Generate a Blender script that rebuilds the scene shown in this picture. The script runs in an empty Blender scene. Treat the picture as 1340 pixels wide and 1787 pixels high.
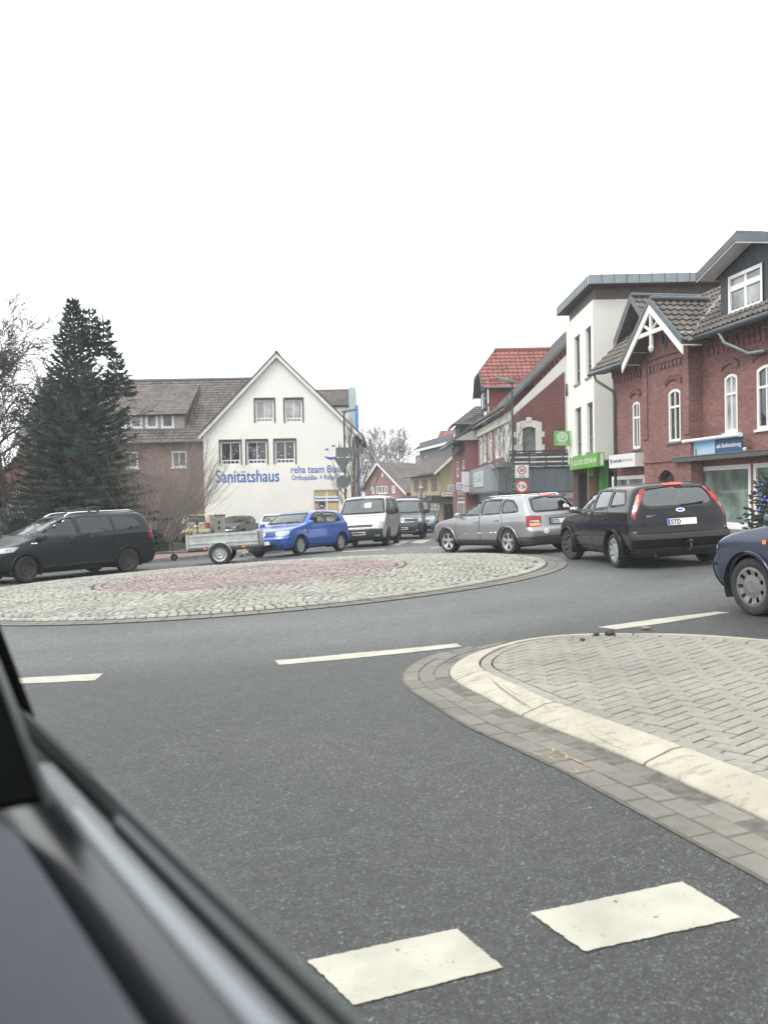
import bpy, bmesh, math, random
import numpy as np
from mathutils import Vector, Matrix
from mathutils.bvhtree import BVHTree
from mathutils.geometry import delaunay_2d_cdt

scene = bpy.context.scene
COL = scene.collection
R = math.radians
V = Vector
random.seed(7)
PI = math.pi

# ------------------------------------------------------------------ camera
CAMZ = 1.43
FPX, PCX, PCY = 1550.0, 670.0, 893.5
CAM_ROT = Matrix.Rotation(PI / 2 + R(-0.98), 3, 'X') @ Matrix.Rotation(R(-1.05), 3, 'Z')
cam = bpy.data.cameras.new('camera')
cam.sensor_fit = 'VERTICAL'
cam.sensor_height = 24.0
cam.sensor_width = 18.0
cam.lens = 24.0 * FPX / 1787.0
cam.clip_start = 0.05
cam.clip_end = 3000
cam.dof.use_dof = True
cam.dof.focus_distance = 17.0
cam.dof.aperture_fstop = 3.0
camo = bpy.data.objects.new('camera', cam)
COL.objects.link(camo)
camo.matrix_world = Matrix.Translation((0, 0, CAMZ)) @ CAM_ROT.to_4x4()
scene.camera = camo

# ------------------------------------------------------------------ overcast daylight
SUN_EL, SUN_AZ = R(52), R(-128)          # high behind the cloud, to the left and behind the camera
scene.view_settings.view_transform = 'Standard'
scene.view_settings.look = 'None'
scene.view_settings.exposure = 1.32
scene.view_settings.gamma = 1.0
world = bpy.data.worlds.new("World")
scene.world = world
world.use_nodes = True
nt = world.node_tree
bg = nt.nodes['Background']
sky = nt.nodes.new('ShaderNodeTexSky')
sky.sky_type = 'NISHITA'
sky.sun_disc = False
sky.sun_elevation = SUN_EL
sky.sun_rotation = SUN_AZ
sky.dust_density = 4.0
hsv = nt.nodes.new('ShaderNodeHueSaturation')
hsv.inputs['Saturation'].default_value = 0.15
mixw = nt.nodes.new('ShaderNodeMixRGB')
mixw.inputs[0].default_value = 0.8
mixw.inputs[2].default_value = (9.3, 9.6, 9.8, 1)
nt.links.new(sky.outputs[0], hsv.inputs['Color'])
nt.links.new(hsv.outputs[0], mixw.inputs[1])
nt.links.new(mixw.outputs[0], bg.inputs[0])
bg.inputs[1].default_value = 0.1
sun = bpy.data.lights.new('sun', 'SUN')
sun.energy = 0.9
sun.angle = R(25)
sun.color = (1.0, 0.96, 0.9)
suno = bpy.data.objects.new('sun', sun)
COL.objects.link(suno)
sd = V((math.sin(SUN_AZ) * math.cos(SUN_EL), math.cos(SUN_AZ) * math.cos(SUN_EL), math.sin(SUN_EL)))
suno.rotation_euler = (-sd).to_track_quat('-Z', 'Y').to_euler()
suno.location = sd * 60


# ------------------------------------------------------------------ where things are
def ray(px, py):
    return CAM_ROT @ V(((px - PCX) / FPX, -(py - PCY) / FPX, -1.0))


def at(px, py, y):
    d = ray(px, py)
    return V((0, 0, CAMZ)) + d * (y / d.y)


def gz(x, y):
    e = max(0.0, y - 28)
    k = min(1.0, max(0.0, (y - 28) / 17))
    return 0.55 * math.tanh(x / 11) * (1 - 0.65 * k * k * (3 - 2 * k)) - 0.008 * y - 0.3 * (1 - math.exp(-e / 10)) - 0.004 * e


def gpt(x, y, dz=0.0):
    return V((x, y, gz(x, y) + dz))


def gnormal(x, y):
    e = 0.3
    return V((-(gz(x + e, y) - gz(x - e, y)) / (2 * e), -(gz(x, y + e) - gz(x, y - e)) / (2 * e), 1)).normalized()


def ong(px, py, dz=0.0):
    d = ray(px, py)
    lo, hi = 0.1, 600.0
    for i in range(60):
        m = (lo + hi) / 2
        if CAMZ + d.z * m - gz(d.x * m, d.y * m) - dz > 0:
            lo = m
        else:
            hi = m
    return V((d.x * lo, d.y * lo, CAMZ + d.z * lo))


# ------------------------------------------------------------------ materials
MATS = {}


def nodes(name):
    m = bpy.data.materials.new(name)
    m.use_nodes = True
    n = m.node_tree.nodes
    return m, m.node_tree, n['Principled BSDF']


def N(t, kind, **kw):
    n = t.nodes.new(kind)
    for k, v in kw.items():
        if k in n.inputs:
            n.inputs[k].default_value = v
        else:
            setattr(n, k, v)
    return n


def L(t, a, b):
    t.links.new(a, b)


def ramp(t, fac, stops):
    r = t.nodes.new('ShaderNodeValToRGB')
    e = r.color_ramp.elements
    while len(e) < len(stops):
        e.new(0.5)
    for i, (p, c) in enumerate(stops):
        e[i].position = p
        e[i].color = (c[0], c[1], c[2], 1) if not isinstance(c, (int, float)) else (c, c, c, 1)
    L(t, fac, r.inputs[0])
    return r.outputs[0]


def mat(name, col, rough=0.6, metal=0.0, var=0.12, scale=3.0, bump=0.0, bscale=40.0, spec=0.5, coat=0.0, emit=0.0):
    """plain painted / plastic / metal surface with a little wear-scale variation"""
    if name in MATS:
        return MATS[name]
    m, t, b = nodes(name)
    tc = N(t, 'ShaderNodeTexCoord')
    nz = N(t, 'ShaderNodeTexNoise', Scale=scale, Detail=5.0)
    L(t, tc.outputs['Object'], nz.inputs['Vector'])
    lo = [max(0, c * (1 - var)) for c in col]
    hi = [min(1, c * (1 + var)) for c in col]
    c = ramp(t, nz.outputs[0], [(0.3, lo), (0.7, hi)])
    L(t, c, b.inputs['Base Color'])
    b.inputs['Roughness'].default_value = rough
    b.inputs['Metallic'].default_value = metal
    b.inputs['Specular IOR Level'].default_value = spec
    b.inputs['Coat Weight'].default_value = coat
    b.inputs['Coat Roughness'].default_value = 0.06
    if emit:
        b.inputs['Emission Color'].default_value = (col[0], col[1], col[2], 1)
        b.inputs['Emission Strength'].default_value = emit
    if bump:
        n2 = N(t, 'ShaderNodeTexNoise', Scale=bscale, Detail=4.0)
        L(t, tc.outputs['Object'], n2.inputs['Vector'])
        bp = N(t, 'ShaderNodeBump', Strength=bump, Distance=0.02)
        L(t, n2.outputs[0], bp.inputs['Height'])
        L(t, bp.outputs[0], b.inputs['Normal'])
    MATS[name] = m
    return m


def mat_glass(name, tint, rough=0.02, mixf=0.0):
    if name in MATS:
        return MATS[name]
    m = bpy.data.materials.new(name)
    m.use_nodes = True
    t = m.node_tree
    t.nodes.clear()
    out = N(t, 'ShaderNodeOutputMaterial')
    tr = N(t, 'ShaderNodeBsdfTransparent')
    tr.inputs[0].default_value = (*tint, 1)
    gl = N(t, 'ShaderNodeBsdfGlossy')
    gl.inputs['Roughness'].default_value = rough
    gl.inputs[0].default_value = (0.95, 1, 1, 1)
    fr = N(t, 'ShaderNodeFresnel')
    fr.inputs[0].default_value = 1.5
    ad = N(t, 'ShaderNodeMath', operation='ADD')
    ad.inputs[1].default_value = mixf
    L(t, fr.outputs[0], ad.inputs[0])
    mx = N(t, 'ShaderNodeMixShader')
    L(t, ad.outputs[0], mx.inputs[0])
    L(t, tr.outputs[0], mx.inputs[1])
    L(t, gl.outputs[0], mx.inputs[2])
    L(t, mx.outputs[0], out.inputs[0])
    MATS[name] = m
    return m


def mat_brick(name, c1, c2, mortar, bw=0.25, bh=0.077, msize=0.012, stain=0.25):
    if name in MATS:
        return MATS[name]
    m, t, b = nodes(name)
    uv = N(t, 'ShaderNodeUVMap')
    br = N(t, 'ShaderNodeTexBrick', Scale=1.0)
    br.inputs['Brick Width'].default_value = bw
    br.inputs['Row Height'].default_value = bh
    br.inputs['Mortar Size'].default_value = msize
    br.inputs['Mortar Smooth'].default_value = 0.2
    br.inputs['Bias'].default_value = 0.0
    br.inputs['Color1'].default_value = (*c1, 1)
    br.inputs['Color2'].default_value = (*c2, 1)
    br.inputs['Mortar'].default_value = (*mortar, 1)
    L(t, uv.outputs[0], br.inputs['Vector'])
    nz = N(t, 'ShaderNodeTexNoise', Scale=0.7, Detail=6.0)
    L(t, uv.outputs[0], nz.inputs['Vector'])
    f = ramp(t, nz.outputs[0], [(0.3, 1 - stain), (0.7, 1 + stain * 0.4)])
    nz2 = N(t, 'ShaderNodeTexNoise', Scale=9.0, Detail=3.0)
    L(t, uv.outputs[0], nz2.inputs['Vector'])
    f2 = ramp(t, nz2.outputs[0], [(0.3, 0.72), (0.7, 1.15)])
    m1 = N(t, 'ShaderNodeMixRGB', blend_type='MULTIPLY')
    m1.inputs[0].default_value = 1
    L(t, br.outputs[0], m1.inputs[1])
    L(t, f, m1.inputs[2])
    m2 = N(t, 'ShaderNodeMixRGB', blend_type='MULTIPLY')
    m2.inputs[0].default_value = 1
    L(t, m1.outputs[0], m2.inputs[1])
    L(t, f2, m2.inputs[2])
    L(t, m2.outputs[0], b.inputs['Base Color'])
    b.inputs['Roughness'].default_value = 0.85
    bp = N(t, 'ShaderNodeBump', Strength=0.5, Distance=0.01)
    bp.invert = True
    L(t, br.outputs['Fac'], bp.inputs['Height'])
    L(t, bp.outputs[0], b.inputs['Normal'])
    MATS[name] = m
    return m


def mat_tile(name, c1, c2, tw=0.22, rh=0.33, rough=0.75):
    """clay roof tile: one tone per tile from the metre-scaled UVs, moss and weather over it"""
    if name in MATS:
        return MATS[name]
    m, t, b = nodes(name)
    uv = N(t, 'ShaderNodeUVMap')
    mp = N(t, 'ShaderNodeVectorMath', operation='DIVIDE')
    mp.inputs[1].default_value = (tw, rh, 1)
    L(t, uv.outputs[0], mp.inputs[0])
    fl = N(t, 'ShaderNodeVectorMath', operation='FLOOR')
    L(t, mp.outputs[0], fl.inputs[0])
    wn = N(t, 'ShaderNodeTexWhiteNoise', noise_dimensions='2D')
    L(t, fl.outputs[0], wn.inputs['Vector'])
    c = ramp(t, wn.outputs[0], [(0.0, c1), (1.0, c2)])
    nz = N(t, 'ShaderNodeTexNoise', Scale=0.8, Detail=8.0)
    L(t, uv.outputs[0], nz.inputs['Vector'])
    f = ramp(t, nz.outputs[0], [(0.3, 0.7), (0.7, 1.15)])
    m1 = N(t, 'ShaderNodeMixRGB', blend_type='MULTIPLY')
    m1.inputs[0].default_value = 1
    L(t, c, m1.inputs[1])
    L(t, f, m1.inputs[2])
    L(t, m1.outputs[0], b.inputs['Base Color'])
    b.inputs['Roughness'].default_value = rough
    MATS[name] = m
    return m


# ------------------------------------------------------------------ scene graph
ORG = {}


def thing(name, label, cat, loc=(0, 0, 0), group=None, rot=None):
    o = bpy.data.objects.new(name, None)
    o.empty_display_size = 0.3
    COL.objects.link(o)
    if rot is not None:
        o.matrix_world = Matrix.Translation(loc) @ rot.to_4x4()
        ORG[o.name] = V((0, 0, 0))           # parts of a turned thing are modelled in its own space
    else:
        o.location = loc
        ORG[o.name] = V(loc)
    tag(o, label, cat, group)
    return o


def tag(o, label=None, cat=None, group=None, kind=None):
    if label: o['label'] = label
    if cat: o['category'] = cat
    if group: o['group'] = group
    if kind: o['kind'] = kind
    return o


class MB:
    def __init__(self):
        self.v, self.f, self.m, self.uv = [], [], [], []

    def add(self, vs, fs, mi=0, uvs=None):
        b = len(self.v)
        self.v += [tuple(p) for p in vs]
        for k, f in enumerate(fs):
            self.f.append([b + i for i in f])
            self.m.append(mi)
            self.uv.append([uvs[i] for i in f] if uvs else None)

    def poly(self, pts, mi=0, uvs=None):
        self.add(pts, [list(range(len(pts)))], mi, uvs)

    def obox(self, o, a, b, c, mi=0):
        o, a, b, c = V(o), V(a), V(b), V(c)
        p = [o, o + a, o + a + b, o + b, o + c, o + a + c, o + a + b + c, o + b + c]
        fs = [(0, 3, 2, 1), (4, 5, 6, 7), (0, 1, 5, 4), (1, 2, 6, 5), (2, 3, 7, 6), (3, 0, 4, 7)]
        if a.cross(b).dot(c) < 0:
            fs = [f[::-1] for f in fs]
        self.add(p, fs, mi)

    def box(self, c, s, mi=0, rot=None):
        c = V(c)
        ax = [V((s[0], 0, 0)), V((0, s[1], 0)), V((0, 0, s[2]))]
        if rot is not None:
            ax = [rot @ a for a in ax]
        self.obox(c - (ax[0] + ax[1] + ax[2]) / 2, ax[0], ax[1], ax[2], mi)

    def rbox(self, c, s, r=0.02, mi=0, rot=None, seg=2):
        """box with rounded edges"""
        bm = bmesh.new()
        bmesh.ops.create_cube(bm, size=1.0)
        bmesh.ops.scale(bm, vec=s, verts=bm.verts)
        bmesh.ops.bevel(bm, geom=bm.edges[:], offset=min(r, min(s) * 0.49), segments=seg, affect='EDGES', profile=0.5)
        M = rot if rot is not None else Matrix.Identity(3)
        bm.verts.index_update()
        self.add([M @ v.co + V(c) for v in bm.verts], [[v.index for v in f.verts] for f in bm.faces], mi)
        bm.free()

    def tube(self, pts, r, n=8, mi=0, caps=True, flat=1.0):
        pts = [V(p) for p in pts]
        rs = r if isinstance(r, (list, tuple)) else [r] * len(pts)
        b = len(self.v)
        prev = None
        for i, p in enumerate(pts):
            d = (pts[min(i + 1, len(pts) - 1)] - pts[max(i - 1, 0)])
            d = d.normalized() if d.length > 1e-9 else V((0, 0, 1))
            if prev is None:
                a = d.orthogonal().normalized()
            else:
                a = prev - d * prev.dot(d)
                a = a.normalized() if a.length > 1e-6 else d.orthogonal().normalized()
            prev = a
            c = d.cross(a)
            for k in range(n):
                t = 2 * PI * k / n
                self.v.append(tuple(p + (a * math.cos(t) + c * math.sin(t) * flat) * rs[i]))
        for i in range(len(pts) - 1):
            for k in range(n):
                k2 = (k + 1) % n
                self.f.append([b + i * n + k, b + i * n + k2, b + (i + 1) * n + k2, b + (i + 1) * n + k])
                self.m.append(mi)
                self.uv.append(None)
        if caps:
            e = b + (len(pts) - 1) * n
            self.f += [[b + k for k in reversed(range(n))], [e + k for k in range(n)]]
            self.m += [mi, mi]
            self.uv += [None, None]

    def lathe(self, prof, M, n=32, mi=0, cap=False):
        """prof: (radius, height) pairs turned about local z, placed by the matrix M"""
        b = len(self.v)
        for (r, h) in prof:
            for k in range(n):
                t = 2 * PI * k / n
                self.v.append(tuple(M @ V((r * math.cos(t), r * math.sin(t), h))))
        for i in range(len(prof) - 1):
            for k in range(n):
                k2 = (k + 1) % n
                self.f.append([b + i * n + k, b + i * n + k2, b + (i + 1) * n + k2, b + (i + 1) * n + k])
                self.m.append(mi)
                self.uv.append(None)
        if cap:
            e = b + (len(prof) - 1) * n
            self.f.append([e + k for k in range(n)])
            self.m.append(mi)
            self.uv.append(None)

    def prism(self, pts, vec, mi=0):
        n = len(pts)
        vec = V(vec)
        pts = [V(p) for p in pts]
        nn = V((0, 0, 0))
        for i in range(n):
            nn += pts[i].cross(pts[(i + 1) % n])
        fl = nn.dot(vec) > 0
        fs = [list(range(n)), [n + i for i in reversed(range(n))]] + [[i, n + i, n + (i + 1) % n, (i + 1) % n] for i in range(n)]
        if fl:
            fs = [f[::-1] for f in fs]
        self.add(pts + [p + vec for p in pts], fs, mi)

    def build(self, name, mats, parent=None, smooth=False, angle=None):
        org = V((0, 0, 0))
        if parent is not None:
            org = ORG[parent.name]
        me = bpy.data.meshes.new(name)
        vs = self.v if org.length == 0 else [(p[0] - org.x, p[1] - org.y, p[2] - org.z) for p in self.v]
        me.from_pydata(vs, [], self.f)
        if not isinstance(mats, (list, tuple)):
            mats = [mats]
        for m in mats:
            me.materials.append(m)
        if len(mats) > 1:
            me.polygons.foreach_set('material_index', self.m)
        if any(u is not None for u in self.uv) or (mats[0] and mats[0].name.endswith('brick')):
            ul = me.uv_layers.new(name='UVMap')
            flat = []
            for f, u in zip(self.f, self.uv):
                flat += [c for p in u for c in p] if u else [c for i in f for c in (self.v[i][0] + self.v[i][1], self.v[i][2])]
            ul.data.foreach_set('uv', flat)
        me.update()
        if smooth:
            me.polygons.foreach_set('use_smooth', [True] * len(me.polygons))
            if angle:
                me.set_sharp_from_angle(angle=R(angle))
        o = bpy.data.objects.new(name, me)
        COL.objects.link(o)
        if parent is not None:
            o.parent = parent
            ORG[o.name] = org
        else:
            ORG[o.name] = V((0, 0, 0))
        return o


# ------------------------------------------------------------------ flat geometry helpers
def resample(poly, res, closed=True):
    out = []
    n = len(poly)
    for i in range(n if closed else n - 1):
        a, b = poly[i], poly[(i + 1) % n]
        d = math.hypot(b[0] - a[0], b[1] - a[1])
        k = max(1, int(math.ceil(d / res)))
        for j in range(k):
            t = j / k
            out.append((a[0] + (b[0] - a[0]) * t, a[1] + (b[1] - a[1]) * t))
    if not closed:
        out.append(tuple(poly[-1]))
    return out


def area(poly):
    return sum(poly[i][0] * poly[(i + 1) % len(poly)][1] - poly[(i + 1) % len(poly)][0] * poly[i][1] for i in range(len(poly))) / 2


def inside(p, poly):
    x, y = p
    c = False
    n = len(poly)
    j = n - 1
    for i in range(n):
        xi, yi = poly[i]
        xj, yj = poly[j]
        if (yi > y) != (yj > y) and x < (xj - xi) * (y - yi) / (yj - yi) + xi:
            c = not c
        j = i
    return c


def offset_poly(poly, d):
    """grow (d > 0) or shrink a simple polygon"""
    if area(poly) < 0:
        poly = poly[::-1]
    n = len(poly)
    out = []
    for i in range(n):
        a, b, c = V(poly[i - 1]), V(poly[i]), V(poly[(i + 1) % n])
        e1, e2 = (b - a), (c - b)
        if e1.length < 1e-7 or e2.length < 1e-7:
            continue
        e1.normalize(); e2.normalize()
        n1, n2 = V((e1.y, -e1.x)), V((e2.y, -e2.x))
        m = n1 + n2
        if m.length < 1e-6:
            m = n1
        m.normalize()
        k = d / max(0.4, m.dot(n1))
        out.append((b.x + m.x * k, b.y + m.y * k))
    return out


def round_poly(poly, r, seg=4):
    out = []
    n = len(poly)
    for i in range(n):
        a, b, c = V(poly[i - 1]), V(poly[i]), V(poly[(i + 1) % n])
        k = min(r, (a - b).length * 0.45, (c - b).length * 0.45)
        p, q = b + (a - b).normalized() * k, b + (c - b).normalized() * k
        for j in range(seg + 1):
            t = j / seg
            out.append(tuple(p * (1 - t) ** 2 + b * 2 * t * (1 - t) + q * t * t))
    return out


def cdt(outline, holes=(), res=None):
    """triangles of a polygon with holes; interior points at res if given"""
    pts, edges = [], []

    def loop(pl):
        b = len(pts)
        pts.extend(V(p) for p in pl)
        edges.extend((b + i, b + (i + 1) % len(pl)) for i in range(len(pl)))
    loop(outline)
    for h in holes:
        loop(h)
    if res:
        xs = [p[0] for p in outline]
        ys = [p[1] for p in outline]
        x = min(xs) + res / 2
        while x < max(xs):
            y = min(ys) + res / 2
            while y < max(ys):
                if inside((x, y), outline) and not any(inside((x, y), h) for h in holes):
                    pts.append(V((x, y)))
                y += res
            x += res
    vs, es, fs, *_ = delaunay_2d_cdt(pts, edges, [], 0, 1e-6)
    tris = []
    for f in fs:
        cx = sum(vs[i].x for i in f) / len(f)
        cy = sum(vs[i].y for i in f) / len(f)
        if inside((cx, cy), outline) and not any(inside((cx, cy), h) for h in holes):
            a, b, c = vs[f[0]], vs[f[1]], vs[f[2]]
            if (b.x - a.x) * (c.y - a.y) - (b.y - a.y) * (c.x - a.x) < 0:
                f = f[::-1]
            tris.append(list(f))
    return [(v.x, v.y) for v in vs], tris


def clip_convex(subj, clip):
    """Sutherland-Hodgman; clip is convex and counter-clockwise"""
    out = list(subj)
    n = len(clip)
    for i in range(n):
        a, b = clip[i], clip[(i + 1) % n]
        inp, out = out, []
        if not inp:
            return []
        def side(p):
            return (b[0] - a[0]) * (p[1] - a[1]) - (b[1] - a[1]) * (p[0] - a[0])
        for k in range(len(inp)):
            p, q = inp[k - 1], inp[k]
            sp, sq = side(p), side(q)
            if (sp >= 0) != (sq >= 0):
                t = sp / (sp - sq)
                out.append((p[0] + (q[0] - p[0]) * t, p[1] + (q[1] - p[1]) * t))
            if sq >= 0:
                out.append(q)
    return out


TEXTS = {}


def text2d(s):
    """outline letters as flat triangles, origin at the lower left, with width and height"""
    if s in TEXTS:
        return TEXTS[s]
    cu = bpy.data.curves.new('lettering', 'FONT')
    cu.body = s
    cu.size = 1.0
    cu.resolution_u = 3
    ob = bpy.data.objects.new('lettering', cu)
    COL.objects.link(ob)
    dg = bpy.context.evaluated_depsgraph_get()
    me = bpy.data.meshes.new_from_object(ob.evaluated_get(dg))
    vs = [(v.co.x, v.co.y) for v in me.vertices]
    fs = [list(p.vertices) for p in me.polygons]
    bpy.data.objects.remove(ob)
    bpy.data.curves.remove(cu)
    bpy.data.meshes.remove(me)
    x0, x1 = min(v[0] for v in vs), max(v[0] for v in vs)
    y0, y1 = min(v[1] for v in vs), max(v[1] for v in vs)
    TEXTS[s] = ([((x - x0), (y - y0)) for x, y in vs], fs, x1 - x0, y1 - y0)
    return TEXTS[s]


def add_text(mb, s, fn, x, y, w, h, mi=0, bold=0.0, slant=0.0, d=0.0):
    """put lettering in the rectangle x, y, w, h of a surface fn(x, y, depth) -> point"""
    vs, fs, tw, th = text2d(s)
    k = 0
    for dx, dy in (((0, 0), (bold, 0), (-bold, 0), (0, bold), (0, -bold)) if bold else ((0, 0),)):
        mb.add([fn(x + dx + (a + slant * b) / tw * w, y + dy + b / th * h, d + 0.0004 * k) for a, b in vs], fs, mi)
        k += 1

# ================================================================== the ground
def mat_asphalt():
    m, t, b = nodes('asphalt')
    tc = N(t, 'ShaderNodeTexCoord')
    big = N(t, 'ShaderNodeTexNoise', Scale=0.35, Detail=6.0)
    mid = N(t, 'ShaderNodeTexNoise', Scale=7.0, Detail=5.0)
    vo = N(t, 'ShaderNodeTexVoronoi', Scale=165.0)
    vo2 = N(t, 'ShaderNodeTexVoronoi', Scale=62.0)
    for n in (big, mid, vo, vo2):
        L(t, tc.outputs['Object'], n.inputs['Vector'])
    base = ramp(t, big.outputs[0], [(0.25, (.034, .0375, .035)), (0.5, (.046, .0495, .0465)), (0.75, (.057, .0595, .055))])
    m1 = ramp(t, mid.outputs[0], [(0.3, 0.82), (0.7, 1.15)])
    mul = N(t, 'ShaderNodeMixRGB', blend_type='MULTIPLY')
    mul.inputs[0].default_value = 1
    L(t, base, mul.inputs[1]); L(t, m1, mul.inputs[2])
    # stone chips: dark binder, grey stones, a few pale ones
    chips = ramp(t, vo.outputs['Color'], [(0.0, 0.30), (0.5, 0.8), (0.78, 1.12), (0.86, 2.3), (1.0, 4.8)])
    mul2 = N(t, 'ShaderNodeMixRGB', blend_type='MULTIPLY')
    mul2.inputs[0].default_value = 1
    L(t, mul.outputs[0], mul2.inputs[1]); L(t, chips, mul2.inputs[2])
    ch2 = ramp(t, vo2.outputs['Color'], [(0.0, 0.55), (0.8, 1.0), (0.90, 1.15), (0.95, 2.2)])
    mul3 = N(t, 'ShaderNodeMixRGB', blend_type='MULTIPLY')
    mul3.inputs[0].default_value = 1
    L(t, mul2.outputs[0], mul3.inputs[1]); L(t, ch2, mul3.inputs[2])
    # colour paler in rings round the roundabout, strongest over the circulating lane
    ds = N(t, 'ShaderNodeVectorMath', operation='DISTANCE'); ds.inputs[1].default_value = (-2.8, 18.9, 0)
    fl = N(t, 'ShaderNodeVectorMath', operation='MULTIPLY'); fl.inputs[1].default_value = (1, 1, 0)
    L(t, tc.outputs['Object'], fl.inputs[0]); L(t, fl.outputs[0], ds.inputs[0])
    ring_tone = ramp(t, ds.outputs['Value'], [(0.0, 1.9), (0.25, 2.35), (0.42, 1.95), (0.58, 2.25), (0.70, 1.6), (0.84, 1.02), (1.0, 1.0)])
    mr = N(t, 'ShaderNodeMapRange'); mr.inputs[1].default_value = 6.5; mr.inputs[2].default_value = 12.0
    L(t, ds.outputs['Value'], mr.inputs[0]); L(t, mr.outputs[0], t.nodes[ring_tone.node.name].inputs[0])
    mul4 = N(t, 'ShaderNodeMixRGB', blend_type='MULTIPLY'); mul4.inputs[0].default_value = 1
    L(t, mul3.outputs[0], mul4.inputs[1]); L(t, ring_tone, mul4.inputs[2])
    L(t, mul4.outputs[0], b.inputs['Base Color'])
    b.inputs['Roughness'].default_value = 0.6
    b.inputs['Specular IOR Level'].default_value = 0.5
    bp = N(t, 'ShaderNodeBump', Strength=0.55, Distance=0.006)
    L(t, vo.outputs['Distance'], bp.inputs['Height'])
    L(t, bp.outputs[0], b.inputs['Normal'])
    return m


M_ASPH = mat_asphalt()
M_JOINT = mat('paver_joint', (0.045, 0.044, 0.038), 0.95, var=0.4, scale=20)


def mat_stone(name, c1, c2, vscale=1.0, rough=0.85, nscale=14):
    """stones with a tone each (from a per-stone UV cell) and mottling"""
    m, t, b = nodes(name)
    uv = N(t, 'ShaderNodeUVMap')
    wn = N(t, 'ShaderNodeTexWhiteNoise', noise_dimensions='2D')
    L(t, uv.outputs[0], wn.inputs['Vector'])
    c = ramp(t, wn.outputs[0], [(0.0, c1), (1.0, c2)])
    tc = N(t, 'ShaderNodeTexCoord')
    n1 = N(t, 'ShaderNodeTexNoise', Scale=nscale, Detail=6.0)
    n2 = N(t, 'ShaderNodeTexNoise', Scale=0.9, Detail=4.0)
    L(t, tc.outputs['Object'], n1.inputs['Vector']); L(t, tc.outputs['Object'], n2.inputs['Vector'])
    f1 = ramp(t, n1.outputs[0], [(0.3, 0.86), (0.7, 1.1)])
    f2 = ramp(t, n2.outputs[0], [(0.3, 0.8), (0.7, 1.12)])
    a = N(t, 'ShaderNodeMixRGB', blend_type='MULTIPLY'); a.inputs[0].default_value = 1
    L(t, c, a.inputs[1]); L(t, f1, a.inputs[2])
    d = N(t, 'ShaderNodeMixRGB', blend_type='MULTIPLY'); d.inputs[0].default_value = 1
    L(t, a.outputs[0], d.inputs[1]); L(t, f2, d.inputs[2])
    L(t, d.outputs[0], b.inputs['Base Color'])
    b.inputs['Roughness'].default_value = rough
    n3 = N(t, 'ShaderNodeTexNoise', Scale=160.0, Detail=3.0)
    L(t, tc.outputs['Object'], n3.inputs['Vector'])
    bp = N(t, 'ShaderNodeBump', Strength=0.25, Distance=0.004)
    L(t, n3.outputs[0], bp.inputs['Height']); L(t, bp.outputs[0], b.inputs['Normal'])
    return m


def struct(o):
    o['kind'] = 'structure'
    return o


xs = sorted(set([round(v, 3) for v in np.concatenate([np.arange(-60, 60.1, 1.0), np.arange(-10, 12, .5), np.linspace(60, 400, 10), np.linspace(-400, -60, 10)])]))
ys = sorted(set([round(v, 3) for v in np.concatenate([np.arange(-20, 60.1, 1.0), np.arange(0, 32, .5), np.arange(60, 140, 4.0), np.linspace(140, 700, 12), np.linspace(-200, -20, 8)])]))
mb = MB()
ny = len(ys)
for x in xs:
    for y in ys:
        mb.v.append((x, y, gz(x, y)))
for i in range(len(xs) - 1):
    for j in range(ny - 1):
        mb.f.append([i * ny + j, (i + 1) * ny + j, (i + 1) * ny + j + 1, i * ny + j + 1])
        mb.m.append(0); mb.uv.append(None)
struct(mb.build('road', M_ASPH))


def sheet(name, pts, dz, m, res=0.5, kerb=None):
    """a sheet on the ground inside a polygon; with kerb, its rim drops to the road"""
    P = pts if area(pts) > 0 else pts[::-1]
    vs, tris = cdt(resample(P, res), (), res)
    mb = MB()
    mb.add([gpt(x, y, dz) for x, y in vs], tris, 0, [(x, y) for x, y in vs])
    return struct(mb.build(name, m))


# ---- white paint on the road
def mat_roadpaint():
    m, t, b = nodes('road_paint')
    tc = N(t, 'ShaderNodeTexCoord')
    n1 = N(t, 'ShaderNodeTexNoise', Scale=5.0, Detail=8.0)
    vo = N(t, 'ShaderNodeTexVoronoi', Scale=70.0)
    n3 = N(t, 'ShaderNodeTexNoise', Scale=55.0, Detail=4.0)
    for n in (n1, vo, n3):
        L(t, tc.outputs['Object'], n.inputs['Vector'])
    c = ramp(t, n1.outputs[0], [(0.3, (.28, .27, .222)), (0.7, (.38, .37, .31))])
    f = ramp(t, vo.outputs['Color'], [(0.0, 0.25), (0.03, 0.3), (0.06, 1.0), (1.0, 1.04)])
    a = N(t, 'ShaderNodeMixRGB', blend_type='MULTIPLY'); a.inputs[0].default_value = 1
    L(t, c, a.inputs[1]); L(t, f, a.inputs[2])
    f3 = ramp(t, n3.outputs[0], [(0.25, 0.6), (0.36, 1.0)])
    a2 = N(t, 'ShaderNodeMixRGB', blend_type='MULTIPLY'); a2.inputs[0].default_value = 1
    L(t, a.outputs[0], a2.inputs[1]); L(t, f3, a2.inputs[2])
    L(t, a2.outputs[0], b.inputs['Base Color'])
    b.inputs['Roughness'].default_value = 0.7
    return m


M_ROADP = mat_roadpaint()


def ragged(pts, amp, res):
    rnd = random.Random(len(pts) * 7 + int(pts[0][0] * 100))
    out = []
    for x, y in resample(pts, res):
        out.append((x + rnd.uniform(-amp, amp), y + rnd.uniform(-amp, amp)))
    return out


def marking(px, amp=0.004, res=0.02, world=False):
    P = [tuple(ong(*p)[:2]) for p in px] if not world else px
    P = ragged(P, amp, res)
    if area(P) < 0: P = P[::-1]
    vs, tris = cdt(P, (), 0.25)
    mb = MB()
    mb.add([gpt(x, y, 0.004) for x, y in vs], tris)
    return struct(mb.build('road_marking', M_ROADP))


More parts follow.
